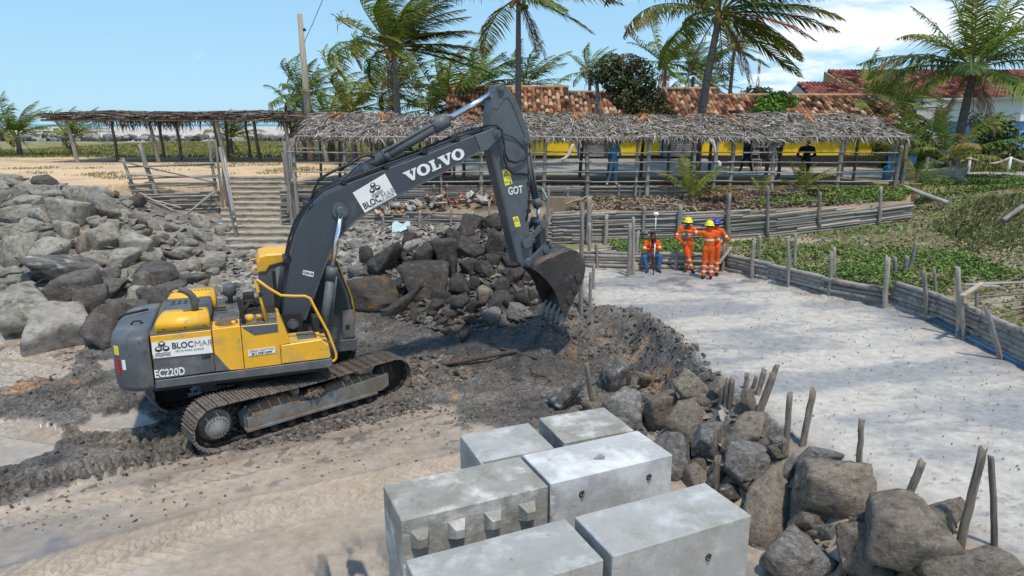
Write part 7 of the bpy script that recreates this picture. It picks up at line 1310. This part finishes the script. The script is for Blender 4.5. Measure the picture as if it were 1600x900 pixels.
# ------------------------------------------------------------------ broad-leaved trees and shrubs
M_LV = vmat('broad_leaf', rough=.6, trans=.15, var=.2, vs=6)
def leaf_cloud(name, blobs, n, size, cols, parent, seed, flat=.5):
    rng = np.random.default_rng(seed); B = np.array(blobs, float); wgt = B[:, 3] ** 2 * B[:, 4]; k = rng.choice(len(B), n, p=wgt / wgt.sum()); d = rng.normal(size=(n, 3)); d /= np.linalg.norm(d, axis=1)[:, None]; rad = rng.uniform(.35, 1.0, n) ** .45
    P = B[k, :3] + d * rad[:, None] * B[k][:, [3, 3, 4]]; nr = d + rng.normal(0, .6, (n, 3)) + np.array([0, 0, flat]); nr /= np.linalg.norm(nr, axis=1)[:, None]
    u = np.cross(nr, rng.normal(size=(n, 3))); u /= np.linalg.norm(u, axis=1)[:, None]; v = np.cross(nr, u); s = size * rng.uniform(.6, 1.25, n)[:, None]
    V = np.stack([P - u * s, P - v * s * .6 + nr * s * .1, P + u * s, P + v * s * .6 + nr * s * .1], 1).reshape(-1, 3); F = np.arange(n * 4).reshape(n, 4); cl = np.array(cols)[(k + rng.integers(0, 2, n)) % len(cols)] * rng.uniform(.65, 1.3, (n, 1))
    return ob(name, mesh_np(name, V, F, [M_LV], smooth=False, col=np.repeat(cl, 4, 0)), parent)
def blobcloud(cx, cy, cz, rx, ry, rzv, n, seed, r0=.35, r1=.7):
    rng = np.random.default_rng(seed); o = []
    for i in range(n): d = rng.normal(size=3); d /= np.linalg.norm(d); q = rng.uniform(.25, 1) ** .6; r_ = rng.uniform(r0, r1); o.append((cx + d[0] * q * rx, cy + d[1] * q * ry, cz + d[2] * q * rzv, r_, r_ * .7))
    return o
SG = thing('sea_grape_tree', 'dense dark sea-grape tree with a bent trunk in front of the tiled roof', 'tree', (5.2, 32.5, 3.4))
tr = MB(); tr.tube([(-.6, 0, -.1), (-.5, 0, 1.2), (-.9, 0, 2.4), (-1.25, 0, 3.3), (-1.3, .1, 4.2), (-1.1, .1, 5.0)], [.17, .15, .13, .10, .08, .05], 9); tr.tube([(-.5, 0, 1.2), (.2, .1, 2.2), (.6, .1, 3.4), (.8, .2, 4.6)], [.13, .11, .08, .04], 8); tr.tube([(-.1, .1, 1.9), (1.0, 0, 2.6), (1.9, 0, 3.2)], [.08, .06, .03], 7); tr.ob('trunk', [M_TRK], SG)
bl_ = [(-1.2, 0, 4.6, .6, .45), (-.7, 0, 5.0, .6, .5), (0, 0, 5.0, .75, .5), (.6, 0, 4.9, .6, .4), (-.4, 0, 4.3, .8, .6), (.6, 0, 4.1, .8, .6), (1.2, 0, 3.6, .7, .5), (1.7, 0, 3.0, .6, .5), (.7, -.2, 3.0, .8, .5), (0, -.2, 3.5, .7, .5), (-.5, 0, 3.7, .45, .3), (1.9, 0, 2.6, .45, .4), (.2, 0, 2.7, .5, .35), (-1.6, 0, 4.3, .3, .2)]
leaf_cloud('crown', [b for b in bl_] + blobcloud(.3, 0, 4.0, 1.5, .9, 1.2, 26, 5, .15, .35), 7500, .085, [(.07, .085, .025), (.045, .06, .02), (.10, .105, .035), (.12, .09, .035), (.06, .075, .022)], SG, 71)
GB = thing('bright_green_shrub', 'bright green rounded shrub topping the thatch before the tiled roof', 'shrub', (12.2, 33.2, 3.4)); MB().tube([(0, 0, -.1), (.1, 0, 1.5), (0, 0, 3.0)], [.1, .08, .04], 7).ob('trunk', [M_TRK], GB)
leaf_cloud('crown', blobcloud(0, 0, 3.2, 1.0, .6, .55, 20, 8, .25, .5), 3800, .085, [(.14, .26, .03), (.10, .20, .025), (.19, .32, .05)], GB, 72)
BGB = [(16.6, 46, 3.9, 2.2, .6, 'low dark shrub below the radio mast behind the ridge', 'd', 81), (-1.6, 46.5, 2.0, 2.5, 1.6, 'dark thicket behind the left gable of the tiled house', 'd', 82), (21.5, 37.5, 1.4, 1.6, 1.2, 'dark shrub behind the young palm by the road', 'd', 83), (25.2, 36.8, 1.5, 1.3, 1.2, 'feathery shrub before the blue house wall', 'g', 84), (27.5, 38, .9, 2.6, .8, 'low weedy bush behind the rope fence', 'g', 85), (32, 40, 1.0, 3.0, .8, 'overgrown bush at the right edge behind the rope fence', 'g', 86), (-8.5, 52, 1.4, 3.2, 1.3, 'dark undergrowth seen under the canopy behind the utility pole', 'd', 87), (-3.0, 50, 1.6, 3.0, 1.5, 'undergrowth behind the canopy left of the house', 'd', 88), (-4.6, 60, 1.8, 4, 1.7, 'far thicket behind the palms left of the house', 'd', 89)]
for x, y, zc, rx, rzv, lab, kd, sd_ in BGB:
    b = thing('shrub', lab, 'shrub', (x, y, 3.4), 0, 'shrubs behind the promenade'); MB().tube([(0, 0, -.1), (0, 0, zc)], [.08, .04], 6).ob('trunk', [M_TRK], b)
    leaf_cloud('crown', blobcloud(0, 0, zc, rx, rx * .6, rzv, 22, sd_, .35, .8), 2600, .13, [(.05, .07, .02), (.07, .09, .025), (.04, .055, .018)] if kd == 'd' else [(.09, .13, .03), (.12, .15, .045), (.07, .10, .025)], b, sd_)
# ------------------------------------------------------------------ ground cover
def gcover(name, poly, n, size, cols, seed, mask=None, h=.09, up=.35):
    rng = np.random.default_rng(seed); q = inpoly(poly, n, rng)
    if mask is not None: q = q[rng.random(len(q)) < mask(q)]
    n = len(q); z = terrain(q[:, 0], q[:, 1]); hh = rng.random(n) * h; P = np.stack([q[:, 0], q[:, 1], z + .02 + hh], 1); nr = rng.normal(0, .55, (n, 3)) + np.array([0, -.15, 1]); nr /= np.linalg.norm(nr, axis=1)[:, None]
    u = np.cross(nr, rng.normal(size=(n, 3))); u /= np.linalg.norm(u, axis=1)[:, None]; v = np.cross(nr, u); s = size * rng.uniform(.5, 1.3, n)[:, None]
    V = np.stack([P - u * s, P - v * s * .75, P + u * s, P + v * s * .75], 1).reshape(-1, 3); F = np.arange(n * 4).reshape(n, 4); pat = fbm(q[:, 0], q[:, 1], .9, 3, seed)
    ci = np.clip(((pat + .5) * len(cols) + rng.normal(0, .9, n)).astype(int), 0, len(cols) - 1); cl = np.array(cols)[ci] * rng.uniform(.6, 1.35, (n, 1))
    return ob(name, mesh_np(name, V, F, [M_LV], smooth=False, col=np.repeat(cl, 4, 0)), None, kind='stuff')
def blades(name, poly, n, h, cols, seed, mask=None, wd=.012, lean=.5):
    rng = np.random.default_rng(seed); q = inpoly(poly, n, rng)
    if mask is not None: q = q[rng.random(len(q)) < mask(q)]
    n = len(q); z = terrain(q[:, 0], q[:, 1]); P = np.stack([q[:, 0], q[:, 1], z], 1); hh = h * rng.uniform(.4, 1.2, n)[:, None]; a = rng.uniform(0, 6.28, n); w_ = np.stack([np.cos(a), np.sin(a), 0 * a], 1) * wd; L = np.stack([rng.normal(.25, .5, n), rng.normal(0, .5, n), np.ones(n)], 1) * [lean, lean, 1]; L /= np.linalg.norm(L, axis=1)[:, None]
    V = np.stack([P - w_, P + w_, P + L * hh * .6 + w_ * .7, P + L * hh + np.array([.25, 0, -.12]) * hh], 1).reshape(-1, 3); F = np.arange(n * 4).reshape(n, 4); cl = np.array(cols)[rng.integers(0, len(cols), n)] * rng.uniform(.65, 1.3, (n, 1))
    return ob(name, mesh_np(name, V, F, [M_LV], smooth=False, col=np.repeat(cl, 4, 0)), None, kind='stuff')
GC = [(.10, .175, .03), (.135, .225, .04), (.08, .14, .028), (.20, .25, .06), (.16, .18, .06), (.26, .23, .11)]
DV = [(2.6, 23.8), (7.2, 24.5), (14.6, 24.9), (16, 27), (22, 27.4), (34, 31), (34, 12), (10.25, 9), (10.3, 15.3), (9.8, 17.2), (8.7, 18.6), (7.0, 21.8), (3.2, 22.9)]
def dmask(q):
    x, y = q[:, 0], q[:, 1]; g = ss(-.25, .05, fbm(x, y, .55, 4, 161) + .10 * (x > 9)); g = np.maximum(g, ss(6.5, 9, x) * ss(-.45, -.1, fbm(x, y, .8, 3, 163))); g *= 1 - .95 * ss(-.1, .25, -np.hypot(x - 11.5, (y - 14.3) * .6) + 1.7); g *= 1 - .9 * np.exp(-((x - 17.5 - (y - 24) * .5) / 1.0) ** 2) * (y > 22)
    g *= 1 - .75 * np.exp(-(((x - 13.2) / 3.2) ** 2 + ((y - 22.3) / 1.5) ** 2)); g *= .35 + .65 * ss(-.35, .15, fbm(x, y, 1.7, 3, 167))
    g *= 1 - .8 * np.exp(-(((x - 3.0) / 1.1) ** 2 + ((y - 23.4) / .8) ** 2)); return g
gcover('ground_cover', DV, 60000, .055, GC, 91, dmask, .13)
gcover('ground_cover', [(6.9, 21.9), (8.0, 20.2), (9.7, 17.4), (10.3, 15.4), (10.3, 11), (13, 11), (13, 20), (9, 24.4), (7, 24.3)], 26000, .048, GC, 92, dmask, .16)
gcover('ground_cover', [(3.6, 22.6), (7.0, 22.2), (7.4, 24.7), (3.6, 24.9)], 6500, .05, GC[:4], 93, None, .22)
gcover('white_sand_debris', [(2.6, 21.6), (6.6, 21.2), (8.4, 17.9), (9.5, 16.8), (9.7, 12), (9.6, 5), (6, 5), (4.4, 10), (3.9, 13.6), (2.4, 17)], 1500, .018, [(.10, .09, .08), (.18, .12, .08), (.28, .27, .26)], 90, None, .01)
gcover('dry_leaf_litter', DV, 20000, .05, [(.30, .22, .13), (.24, .17, .10), (.36, .29, .19), (.19, .14, .08)], 94, None, .04)
gcover('ground_cover', [(8.5, 25.4), (14.7, 25.6), (16, 27.1), (12, 27.0), (10, 26.3)], 5500, .05, GC[:4], 95, None, .12)
gcover('dry_leaf_litter', [(2, 25.7), (7.3, 25.2), (13, 25.4), (12, 26.9), (3, 27.0)], 6500, .06, [(.20, .14, .09), (.28, .20, .13), (.13, .09, .06), (.34, .27, .19)], 96, None, .10)
blades('long_grass', [(13.2, 19.5), (14.3, 23.5), (17.5, 25.5), (22, 25), (19, 19), (15.5, 17.5)], 7000, .26, [(.12, .16, .045), (.13, .145, .05), (.20, .17, .08), (.06, .085, .025)], 97, None, .014, .7)
blades('dry_grass', DV, 22000, .16, [(.33, .27, .15), (.26, .22, .11), (.15, .17, .06)], 98, lambda q: .25 + .75 * ss(0, .3, fbm(q[:, 0], q[:, 1], .5, 3, 99)), .008, .9)
blades('grass_field', [(-46, 50), (-46, 94), (4, 94), (4, 60), (-6, 52), (-18, 50.5)], 42000, .22, [(.20, .22, .07), (.25, .25, .09), (.32, .28, .13), (.16, .19, .055), (.38, .34, .08)], 101, None, .05, .6)
blades('grass_tufts', [(-28, 36), (-26, 43.5), (-8, 44.5), (-9.5, 33), (-13, 33), (-16.5, 29.2), (-20, 32)], 9000, .14, [(.24, .22, .08), (.18, .19, .06), (.32, .26, .13)], 102, lambda q: ss(.05, .4, fbm(q[:, 0], q[:, 1], .5, 3, 103)) + .0, .02, .8)
blades('verge_grass', [(16.5, 27.5), (19, 30.0), (44, 30.6), (44, 28), (22, 26.5)], 12000, .22, [(.10, .15, .04), (.15, .18, .05), (.24, .22, .10)], 104, None, .02, .7)
gcover('verge_cover', [(15.8, 26.6), (18.5, 30.8), (22, 31), (22, 27)], 9000, .05, GC[:3], 105, None, .2)
blades('roadside_weeds', [(20.5, 34.8), (20.5, 39), (46, 46), (46, 35)], 16000, .6, [(.10, .14, .04), (.16, .18, .06), (.28, .24, .12)], 106, None, .03, .6)
# breakwater far left
rng = np.random.default_rng(9); n = 420; q = np.stack([rng.uniform(-75, 8, n), rng.uniform(95.5, 100, n)], 1); B, Fi = ico(1); s_ = rng.uniform(.25, .75, n); D = 1 + rng.uniform(-.3, .2, (n, len(B), 1)); P = B[None] * D * s_[:, None, None] * [1.2, 1, .75]; P = P + np.stack([q[:, 0], q[:, 1], 3.5 + rng.uniform(0, .6, n)], 1)[:, None]
cl = np.array([(.20, .19, .18), (.11, .105, .10), (.30, .29, .27)])[rng.integers(0, 3, n)]
ob('breakwater_stones', mesh_np('breakwater_stones', P.reshape(-1, 3), (Fi[None] + (np.arange(n) * len(B))[:, None, None]).reshape(-1, 3), [M_STST], smooth=False, col=np.repeat(cl, len(B), 0)), None, kind='stuff')
# ------------------------------------------------------------------ people
M_ORG = mat('orange_coverall_cloth', (.80, .115, .012), .85, .25, 7, 1.0, 9, bd=.05, dirt=((.42, .09, .02), .2, 4)); M_REF = mat('reflective_tape', (.72, .70, .50), .5, .06, 5, .1); M_SKIN = mat('brown_skin', (.17, .085, .05), .6, .1, 5, .1); M_BOOT = mat('dark_boots', (.035, .032, .03), .7, .2, 6, .2)
M_JEAN = mat('blue_denim', (.035, .10, .24), .85, .2, 8, .4, 16); M_SHIRTG = mat('grey_shirt', (.09, .10, .115), .85, .15, 6, .3); M_TEAL = mat('bright_blue_shirt', (.06, .30, .48), .8, .15, 5, .4); M_PALEJ = mat('pale_blue_jeans', (.16, .27, .38), .85, .2, 6, .3); M_NAVY = mat('navy_clothes', (.012, .018, .04), .85, .2, 5, .3)
M_HAT = mat('yellow_hard_hat', (.85, .70, .02), .35, .05, 3, .0, spec=.5); M_HATB = mat('blue_hard_hat', (.02, .06, .28), .35, .05, 3, .0, spec=.5); M_HAIR = mat('black_hair', (.012, .010, .009), .7, .2, 10, .4)
def capsules(caps, vox=.018):
    m = MB(); B, F = ico(2)
    for (p0, r0, p1, r1) in caps:
        p0 = np.array(p0, float); p1 = np.array(p1, float); n = 5
        for t in np.linspace(0, 1, 2): m.add(B * (r0 + (r1 - r0) * t) + p0 + (p1 - p0) * t, [list(f) for f in F])
        if np.linalg.norm(p1 - p0) > 1e-3: m.tube([p0, p1], [r0, r1], 12)
    me = m.mesh('body', [M_SKIN]); o = bpy.data.objects.new('tmp', me); COL.objects.link(o); md = o.modifiers.new('r', 'REMESH'); md.mode = 'VOXEL'; md.voxel_size = vox; sm = o.modifiers.new('s', 'SMOOTH'); sm.iterations = 4; sm.factor = .5
    bpy.context.view_layer.update(); r = bpy.data.meshes.new_from_object(o.evaluated_get(bpy.context.evaluated_depsgraph_get())); bpy.data.objects.remove(o); r.materials.clear(); return r
def person(label, loc, rz, J, dress, hat=None, hair=True, hatrot=(0, 0)):
    """J: joints in metres, x right, -y facing, z up. dress: bone -> material key, with bands"""
    P = thing('person', label, 'person', loc, rz, 'people on the site'); g = lambda k: np.array(J[k], float)
    pel, ch, nk, hd_ = g('pelvis'), g('chest'), g('neck'), g('head'); caps = []; bones = []
    def cap(nm, a, ra, b, rb): caps.append((a, ra, b, rb)); bones.append((nm, np.array(a, float), np.array(b, float)))
    sh = {s: g('sh' + s) for s in 'LR'}; hp = {s: g('hip' + s) for s in 'LR'}
    cap('torso', pel + [0, 0, .02], .135, ch, .145); cap('torso', ch + (sh['L'] - ch) * .45, .12, ch + (sh['R'] - ch) * .45, .12); cap('torso', pel + (hp['L'] - pel) * .7, .125, pel + (hp['R'] - pel) * .7, .125)
    cap('torso', sh['L'], .075, nk, .07); cap('torso', sh['R'], .075, nk, .07); cap('neck', nk, .058, hd_ - [0, 0, .05], .056); cap('head', hd_ + [0, .012, .03], .092, hd_ + [0, -.012, -.035], .075)
    cap('head', hd_ + np.array(J.get('face', (0, -.085, -.03))), .016, hd_ + np.array(J.get('face', (0, -.085, -.03))) * .8 + [0, 0, .03], .012)
    for s in 'LR':
        e, w_, k, a, t = g('el' + s), g('wr' + s), g('kn' + s), g('an' + s), g('toe' + s)
        cap('uarm' + s, sh[s], .066, e, .052); cap('farm' + s, e, .052, w_, .038); cap('thigh' + s, hp[s], .105, k, .075); cap('shin' + s, k, .075, a, .058); cap('foot' + s, a + [0, 0, -.03], .05, t, .038)
        d = (w_ - e) / np.linalg.norm(w_ - e); q = np.cross(d, [0, 0, 1.]); q = q / (np.linalg.norm(q) + 1e-6) if np.linalg.norm(q) > .1 else np.array([1., 0, 0]); pl = w_ + d * .07
        cap('hand' + s, w_ + d * .02, .026, pl, .030)
        for f, (o_, L_) in enumerate(((-.027, .065), (-.009, .078), (.009, .073), (.027, .058))): cap('hand' + s, pl + q * o_ + d * .012, .010, pl + q * o_ * 1.2 + d * (.015 + L_) + np.array([0, 0, -.018]), .008)
        cap('hand' + s, w_ + d * .03 - q * .022, .012, w_ + d * .065 - q * .058, .009)
    me = capsules(caps); n = len(me.polygons); C = np.zeros(n * 3); me.polygons.foreach_get('center', C); C = C.reshape(-1, 3); me.polygons.foreach_set('use_smooth', np.ones(n, bool))
    best = np.full(n, 1e9); bi = np.zeros(n, int); bt_ = np.zeros(n)
    for i, (nm, a, b) in enumerate(bones):
        e = b - a; L2 = e @ e + 1e-9; t = np.clip(((C - a) @ e) / L2, 0, 1); d = np.linalg.norm(C - a - t[:, None] * e, axis=1) - {'tors': .11, 'thig': .07, 'shin': .05, 'uarm': .045, 'head': .06}.get(nm[:4], .03)
        m_ = d < best; best[m_] = d[m_]; bi[m_] = i; bt_[m_] = t[m_]
    mats = []; mi = np.zeros(n, int)
    def key(m_):
        if m_ not in mats: mats.append(m_)
        return mats.index(m_)
    for i, (nm, a, b) in enumerate(bones):
        sel = bi == i; base, bands = dress(nm); mi[sel] = key(base)
        for (lo, hi, m2) in bands: s2 = sel & (bt_ >= lo) & (bt_ <= hi); mi[s2] = key(m2)
    tz = dress('waistband')
    if tz:
        for (lo, hi, m2) in tz: s2 = np.array([bones[i][0] == 'torso' for i in bi]) & (C[:, 2] > lo) & (C[:, 2] < hi); mi[s2] = key(m2)
    fr = dress('front')
    if fr: s2 = np.array([bones[i][0] in ('torso', 'neck') for i in bi]) & (np.abs(C[:, 0] - ch[0]) < fr[0]) & (C[:, 1] < ch[1] - .06) & (C[:, 2] > fr[1]); mi[s2] = key(fr[2])
    for m_ in mats: me.materials.append(m_)
    me.polygons.foreach_set('material_index', mi); ob('body', me, P)
    hc = hd_ + np.array([0, 0, .02])
    if hair and not hat:
        q, F = ico(3); keep = q[:, 2] > -.35; V = q * [.094, .108, .105] + hc + [0, .018, .02]; ok = (q[:, 1] > -.55) | (q[:, 2] > .35); FF = [list(f) for f in F if all(ok[i] and keep[i] for i in f)]; mb = MB(); mb.add(V, FF, 0, True); mb.ob('hair', [M_HAIR], P)
    if hat:
        mb = MB(); mb.lathe([(.0, .165), (.04, .160), (.08, .14), (.112, .10), (.125, .05), (.128, .03), (.150, .022), (.150, .014), (.12, .012)], 22, M=Matrix.Translation(hc.tolist()) @ Matrix.Scale(1.12, 4, (0, 1, 0))); mb.box((-.07, -.205, .012), (.07, -.12, .024), M=Matrix.Translation(hc.tolist()), bev=.005); mb.box((-.012, -.10, .10), (.012, .10, .172), M=Matrix.Translation(hc.tolist()), bev=.006)
        mb.ob('hard_hat', [hat], P); q, F = ico(3); ok = (q[:, 1] > -.2) & (q[:, 2] < .3) & (q[:, 2] > -.5); V = q * [.092, .105, .10] + hc + [0, .012, -.005]; mb = MB(); mb.add(V, [list(f) for f in F if all(ok[i] for i in f)], 0, True); mb.ob('hair', [M_HAIR], P)
    eb = MB()
    for s in (-1, 1): eb.add(ico(1)[0] * .012 + hd_ + [s * .032, -.082, .005], [list(f) for f in ico(1)[1]], 0, True)
    eb.ob('eyes', [M_HAIR], P); mo = MB(); mo.box(tuple(hd_ + [-.022, -.090, -.068]), tuple(hd_ + [.022, -.082, -.060]), bev=.002); mo.ob('mouth', [mat('lips', (.16, .06, .05), .6, .1, 3, 0)], P)
    for s in (-1, 1): mb = MB(); mb.add(ico(2)[0] * [.012, .022, .034] + hd_ + [s * .092, .01, -.01], [list(f) for f in ico(2)[1]], 0, True); mb.ob('ear', [M_SKIN], P)
    return P
def orange(nm):
    if nm == 'waistband': return [(1.20, 1.255, M_REF)]
    if nm == 'front': return None
    if nm[:4] == 'uarm': return M_ORG, [(.60, .80, M_REF)]
    if nm[:4] == 'farm': return M_ORG, []
    if nm[:4] == 'shin': return M_ORG, [(.12, .26, M_REF), (.55, .68, M_REF), (.93, 1, M_BOOT)]
    if nm[:4] == 'foot': return M_BOOT, []
    if nm[:4] in ('hand', 'head', 'neck'): return M_SKIN, []
    return M_ORG, []
ST = dict(pelvis=(0, 0, .95), chest=(0, .0, 1.27), neck=(0, .01, 1.46), head=(0, -.01, 1.60), shL=(-.19, 0, 1.41), shR=(.19, 0, 1.41), hipL=(-.09, 0, .92), hipR=(.09, 0, .92), elL=(-.26, .02, 1.14), elR=(.26, .02, 1.14), wrL=(-.27, -.05, .88), wrR=(.27, -.05, .88), knL=(-.10, -.01, .50), knR=(.10, -.01, .50), anL=(-.11, .02, .09), anR=(.11, .02, .09), toeL=(-.12, -.13, .035), toeR=(.12, -.13, .035))
def pose(**k): j = dict(ST); j.update(k); return j
# L/R below are screen left / right of a figure facing the camera (-y)
def front_open(nm): return (.055, 1.02, M_SHIRTG) if nm == 'front' else orange(nm)
person('orange-clad worker in yellow hard hat facing the camera with legs crossed', (5.5, 21.28, 1.2), R(-4), pose(pelvis=(.05, .02, .93), chest=(-.02, .04, 1.24), neck=(-.02, .03, 1.44), head=(.02, 0, 1.57), shL=(-.21, .03, 1.38), shR=(.17, .03, 1.39), elL=(-.33, -.02, 1.14), wrL=(-.16, -.10, .98), elR=(.40, .0, 1.20), wrR=(.17, -.14, 1.27), hipL=(-.04, .02, .90), hipR=(.14, .02, .90), knL=(.07, -.10, .50), knR=(.12, .04, .49), anL=(.20, -.12, .10), anR=(.02, .02, .09), toeL=(.26, -.20, .04), toeR=(-.02, -.12, .035)), front_open, M_HAT)
person('orange-clad worker with yellow hard hat seen from behind, left arm stretched out sideways', (5.92, 20.25, 1.2), R(172), pose(pelvis=(-.02, 0, .96), chest=(-.0, .0, 1.29), neck=(0, .0, 1.48), head=(.02, -.02, 1.615), shR=(.20, 0, 1.42), elR=(.46, -.06, 1.42), wrR=(.68, -.16, 1.44), shL=(-.19, 0, 1.42), elL=(-.27, -.02, 1.16), wrL=(-.20, -.16, 1.02)), orange, M_HAT)
person('orange-clad worker in blue hard hat, half hidden behind the outstretched-arm one', (6.25, 20.75, 1.2), R(150), pose(elL=(-.38, .02, 1.18), wrL=(-.20, -.04, 1.0)), orange, M_HATB)
def seated_dress(nm):
    if nm == 'waistband': return [(.62, .72, M_JEAN)]
    if nm == 'front': return (.05, .9, M_NAVY)
    if nm[:4] in ('thig', 'shin'): return M_JEAN, [(.95, 1, M_BOOT)] if nm[:4] == 'shin' else []
    if nm[:4] == 'uarm': return M_ORG, [(.62, .8, M_REF)]
    return orange(nm)
person('worker in orange jacket and blue jeans sitting on the log wall holding a survey pole', (4.5, 21.75, 1.0), R(0), dict(pelvis=(0, .02, .68), chest=(0, -.08, .98), neck=(0, -.12, 1.16), head=(.0, -.17, 1.29), shL=(-.19, -.10, 1.10), shR=(.19, -.10, 1.10), hipL=(-.09, 0, .66), hipR=(.09, 0, .66), elL=(-.27, -.20, .86), elR=(.24, -.22, .88), wrL=(-.10, -.34, .92), wrR=(.02, -.36, 1.0), knL=(-.30, -.42, .66), knR=(.22, -.42, .66), anL=(-.20, -.50, .30), anR=(.16, -.50, .30), toeL=(-.25, -.64, .24), toeR=(.20, -.64, .24)), seated_dress, None)
def blue_d(nm):
    if nm == 'waistband': return [(0, .98, M_PALEJ)]
    if nm == 'front': return None
    if nm[:4] in ('thig', 'shin'): return M_PALEJ, []
    if nm[:4] == 'foot': return M_WHT, []
    if nm[:4] in ('hand', 'head', 'neck', 'farm'): return M_SKIN, []
    return M_TEAL, []
person('man in bright blue shirt and pale jeans standing at the railing, head under the thatch', (4.05, 27.6, 3.42), R(6), pose(knL=(-.13, -.04, .50), anL=(-.24, -.06, .09), toeL=(-.30, -.2, .035), elL=(-.27, .06, 1.15), wrL=(-.16, .12, .98), elR=(.27, .06, 1.15), wrR=(.16, .12, .98)), blue_d, None)
def navy_d(nm):
    if nm == 'waistband': return None
    if nm == 'front': return None
    if nm[:4] in ('hand', 'head', 'neck'): return M_SKIN, []
    return (M_BOOT if nm[:4] == 'foot' else M_NAVY), []
person('man in dark clothes walking under the canopy before the dark porch', (11.75, 34.6, 3.42), R(-70), pose(knL=(-.10, -.2, .52), anL=(-.11, -.3, .14), toeL=(-.12, -.44, .08), knR=(.10, .05, .50), anR=(.11, .22, .12), toeR=(.12, .08, .04)), navy_d, None)
person('broad man in navy blue seen from behind near the right end of the canopy', (12.0, 28.3, 3.42), R(178), pose(chest=(0, 0, 1.25), shL=(-.24, 0, 1.40), shR=(.24, 0, 1.40), elL=(-.36, -.04, 1.14), elR=(.36, -.04, 1.14), wrL=(-.18, -.16, 1.05), wrR=(.18, -.16, 1.05)), navy_d, None)
# survey pole with its receiver
SP = thing('survey_pole', 'black and white survey pole with a white receiver held by the seated worker', 'survey pole', (4.42, 20.85, 1.2))
MB().cyl((0, 0, 0), (.03, .12, .55), .016, 8).ob('lower_rod', [M_BOOT], SP); MB().cyl((.03, .12, .55), (.045, .2, .95), .017, 8).ob('white_rod', [M_WHT], SP); MB().cyl((.045, .2, .95), (.06, .3, 1.35), .016, 8).ob('black_rod', [M_BOOT], SP); MB().cyl((.06, .3, 1.35), (.085, .45, 1.80), .016, 8).ob('upper_rod', [M_WHT], SP)
MB().lathe([(0, 0), (.06, 0), (.085, .03), (.085, .07), (.05, .10), (0, .10)], 16, M=Matrix.Translation((.087, .46, 1.80))).ob('receiver', [M_WHT], SP); MB().box((-.02, .20, 1.02), (.09, .26, 1.14), bev=.01).ob('controller', [M_BOOT], SP)
P_, F_2 = rock_verts(55, 3); ob('cloth_bag', mesh_np('cloth_bag', P_, F_2, [mat('beige_bag', (.42, .34, .24), .9, .2, 4, .3)]), None, 'pale beige cloth bag on the sand left of the seated worker', 'bag', loc=(3.98, 21.5, 1.33), sc=(.13, .12, .16))
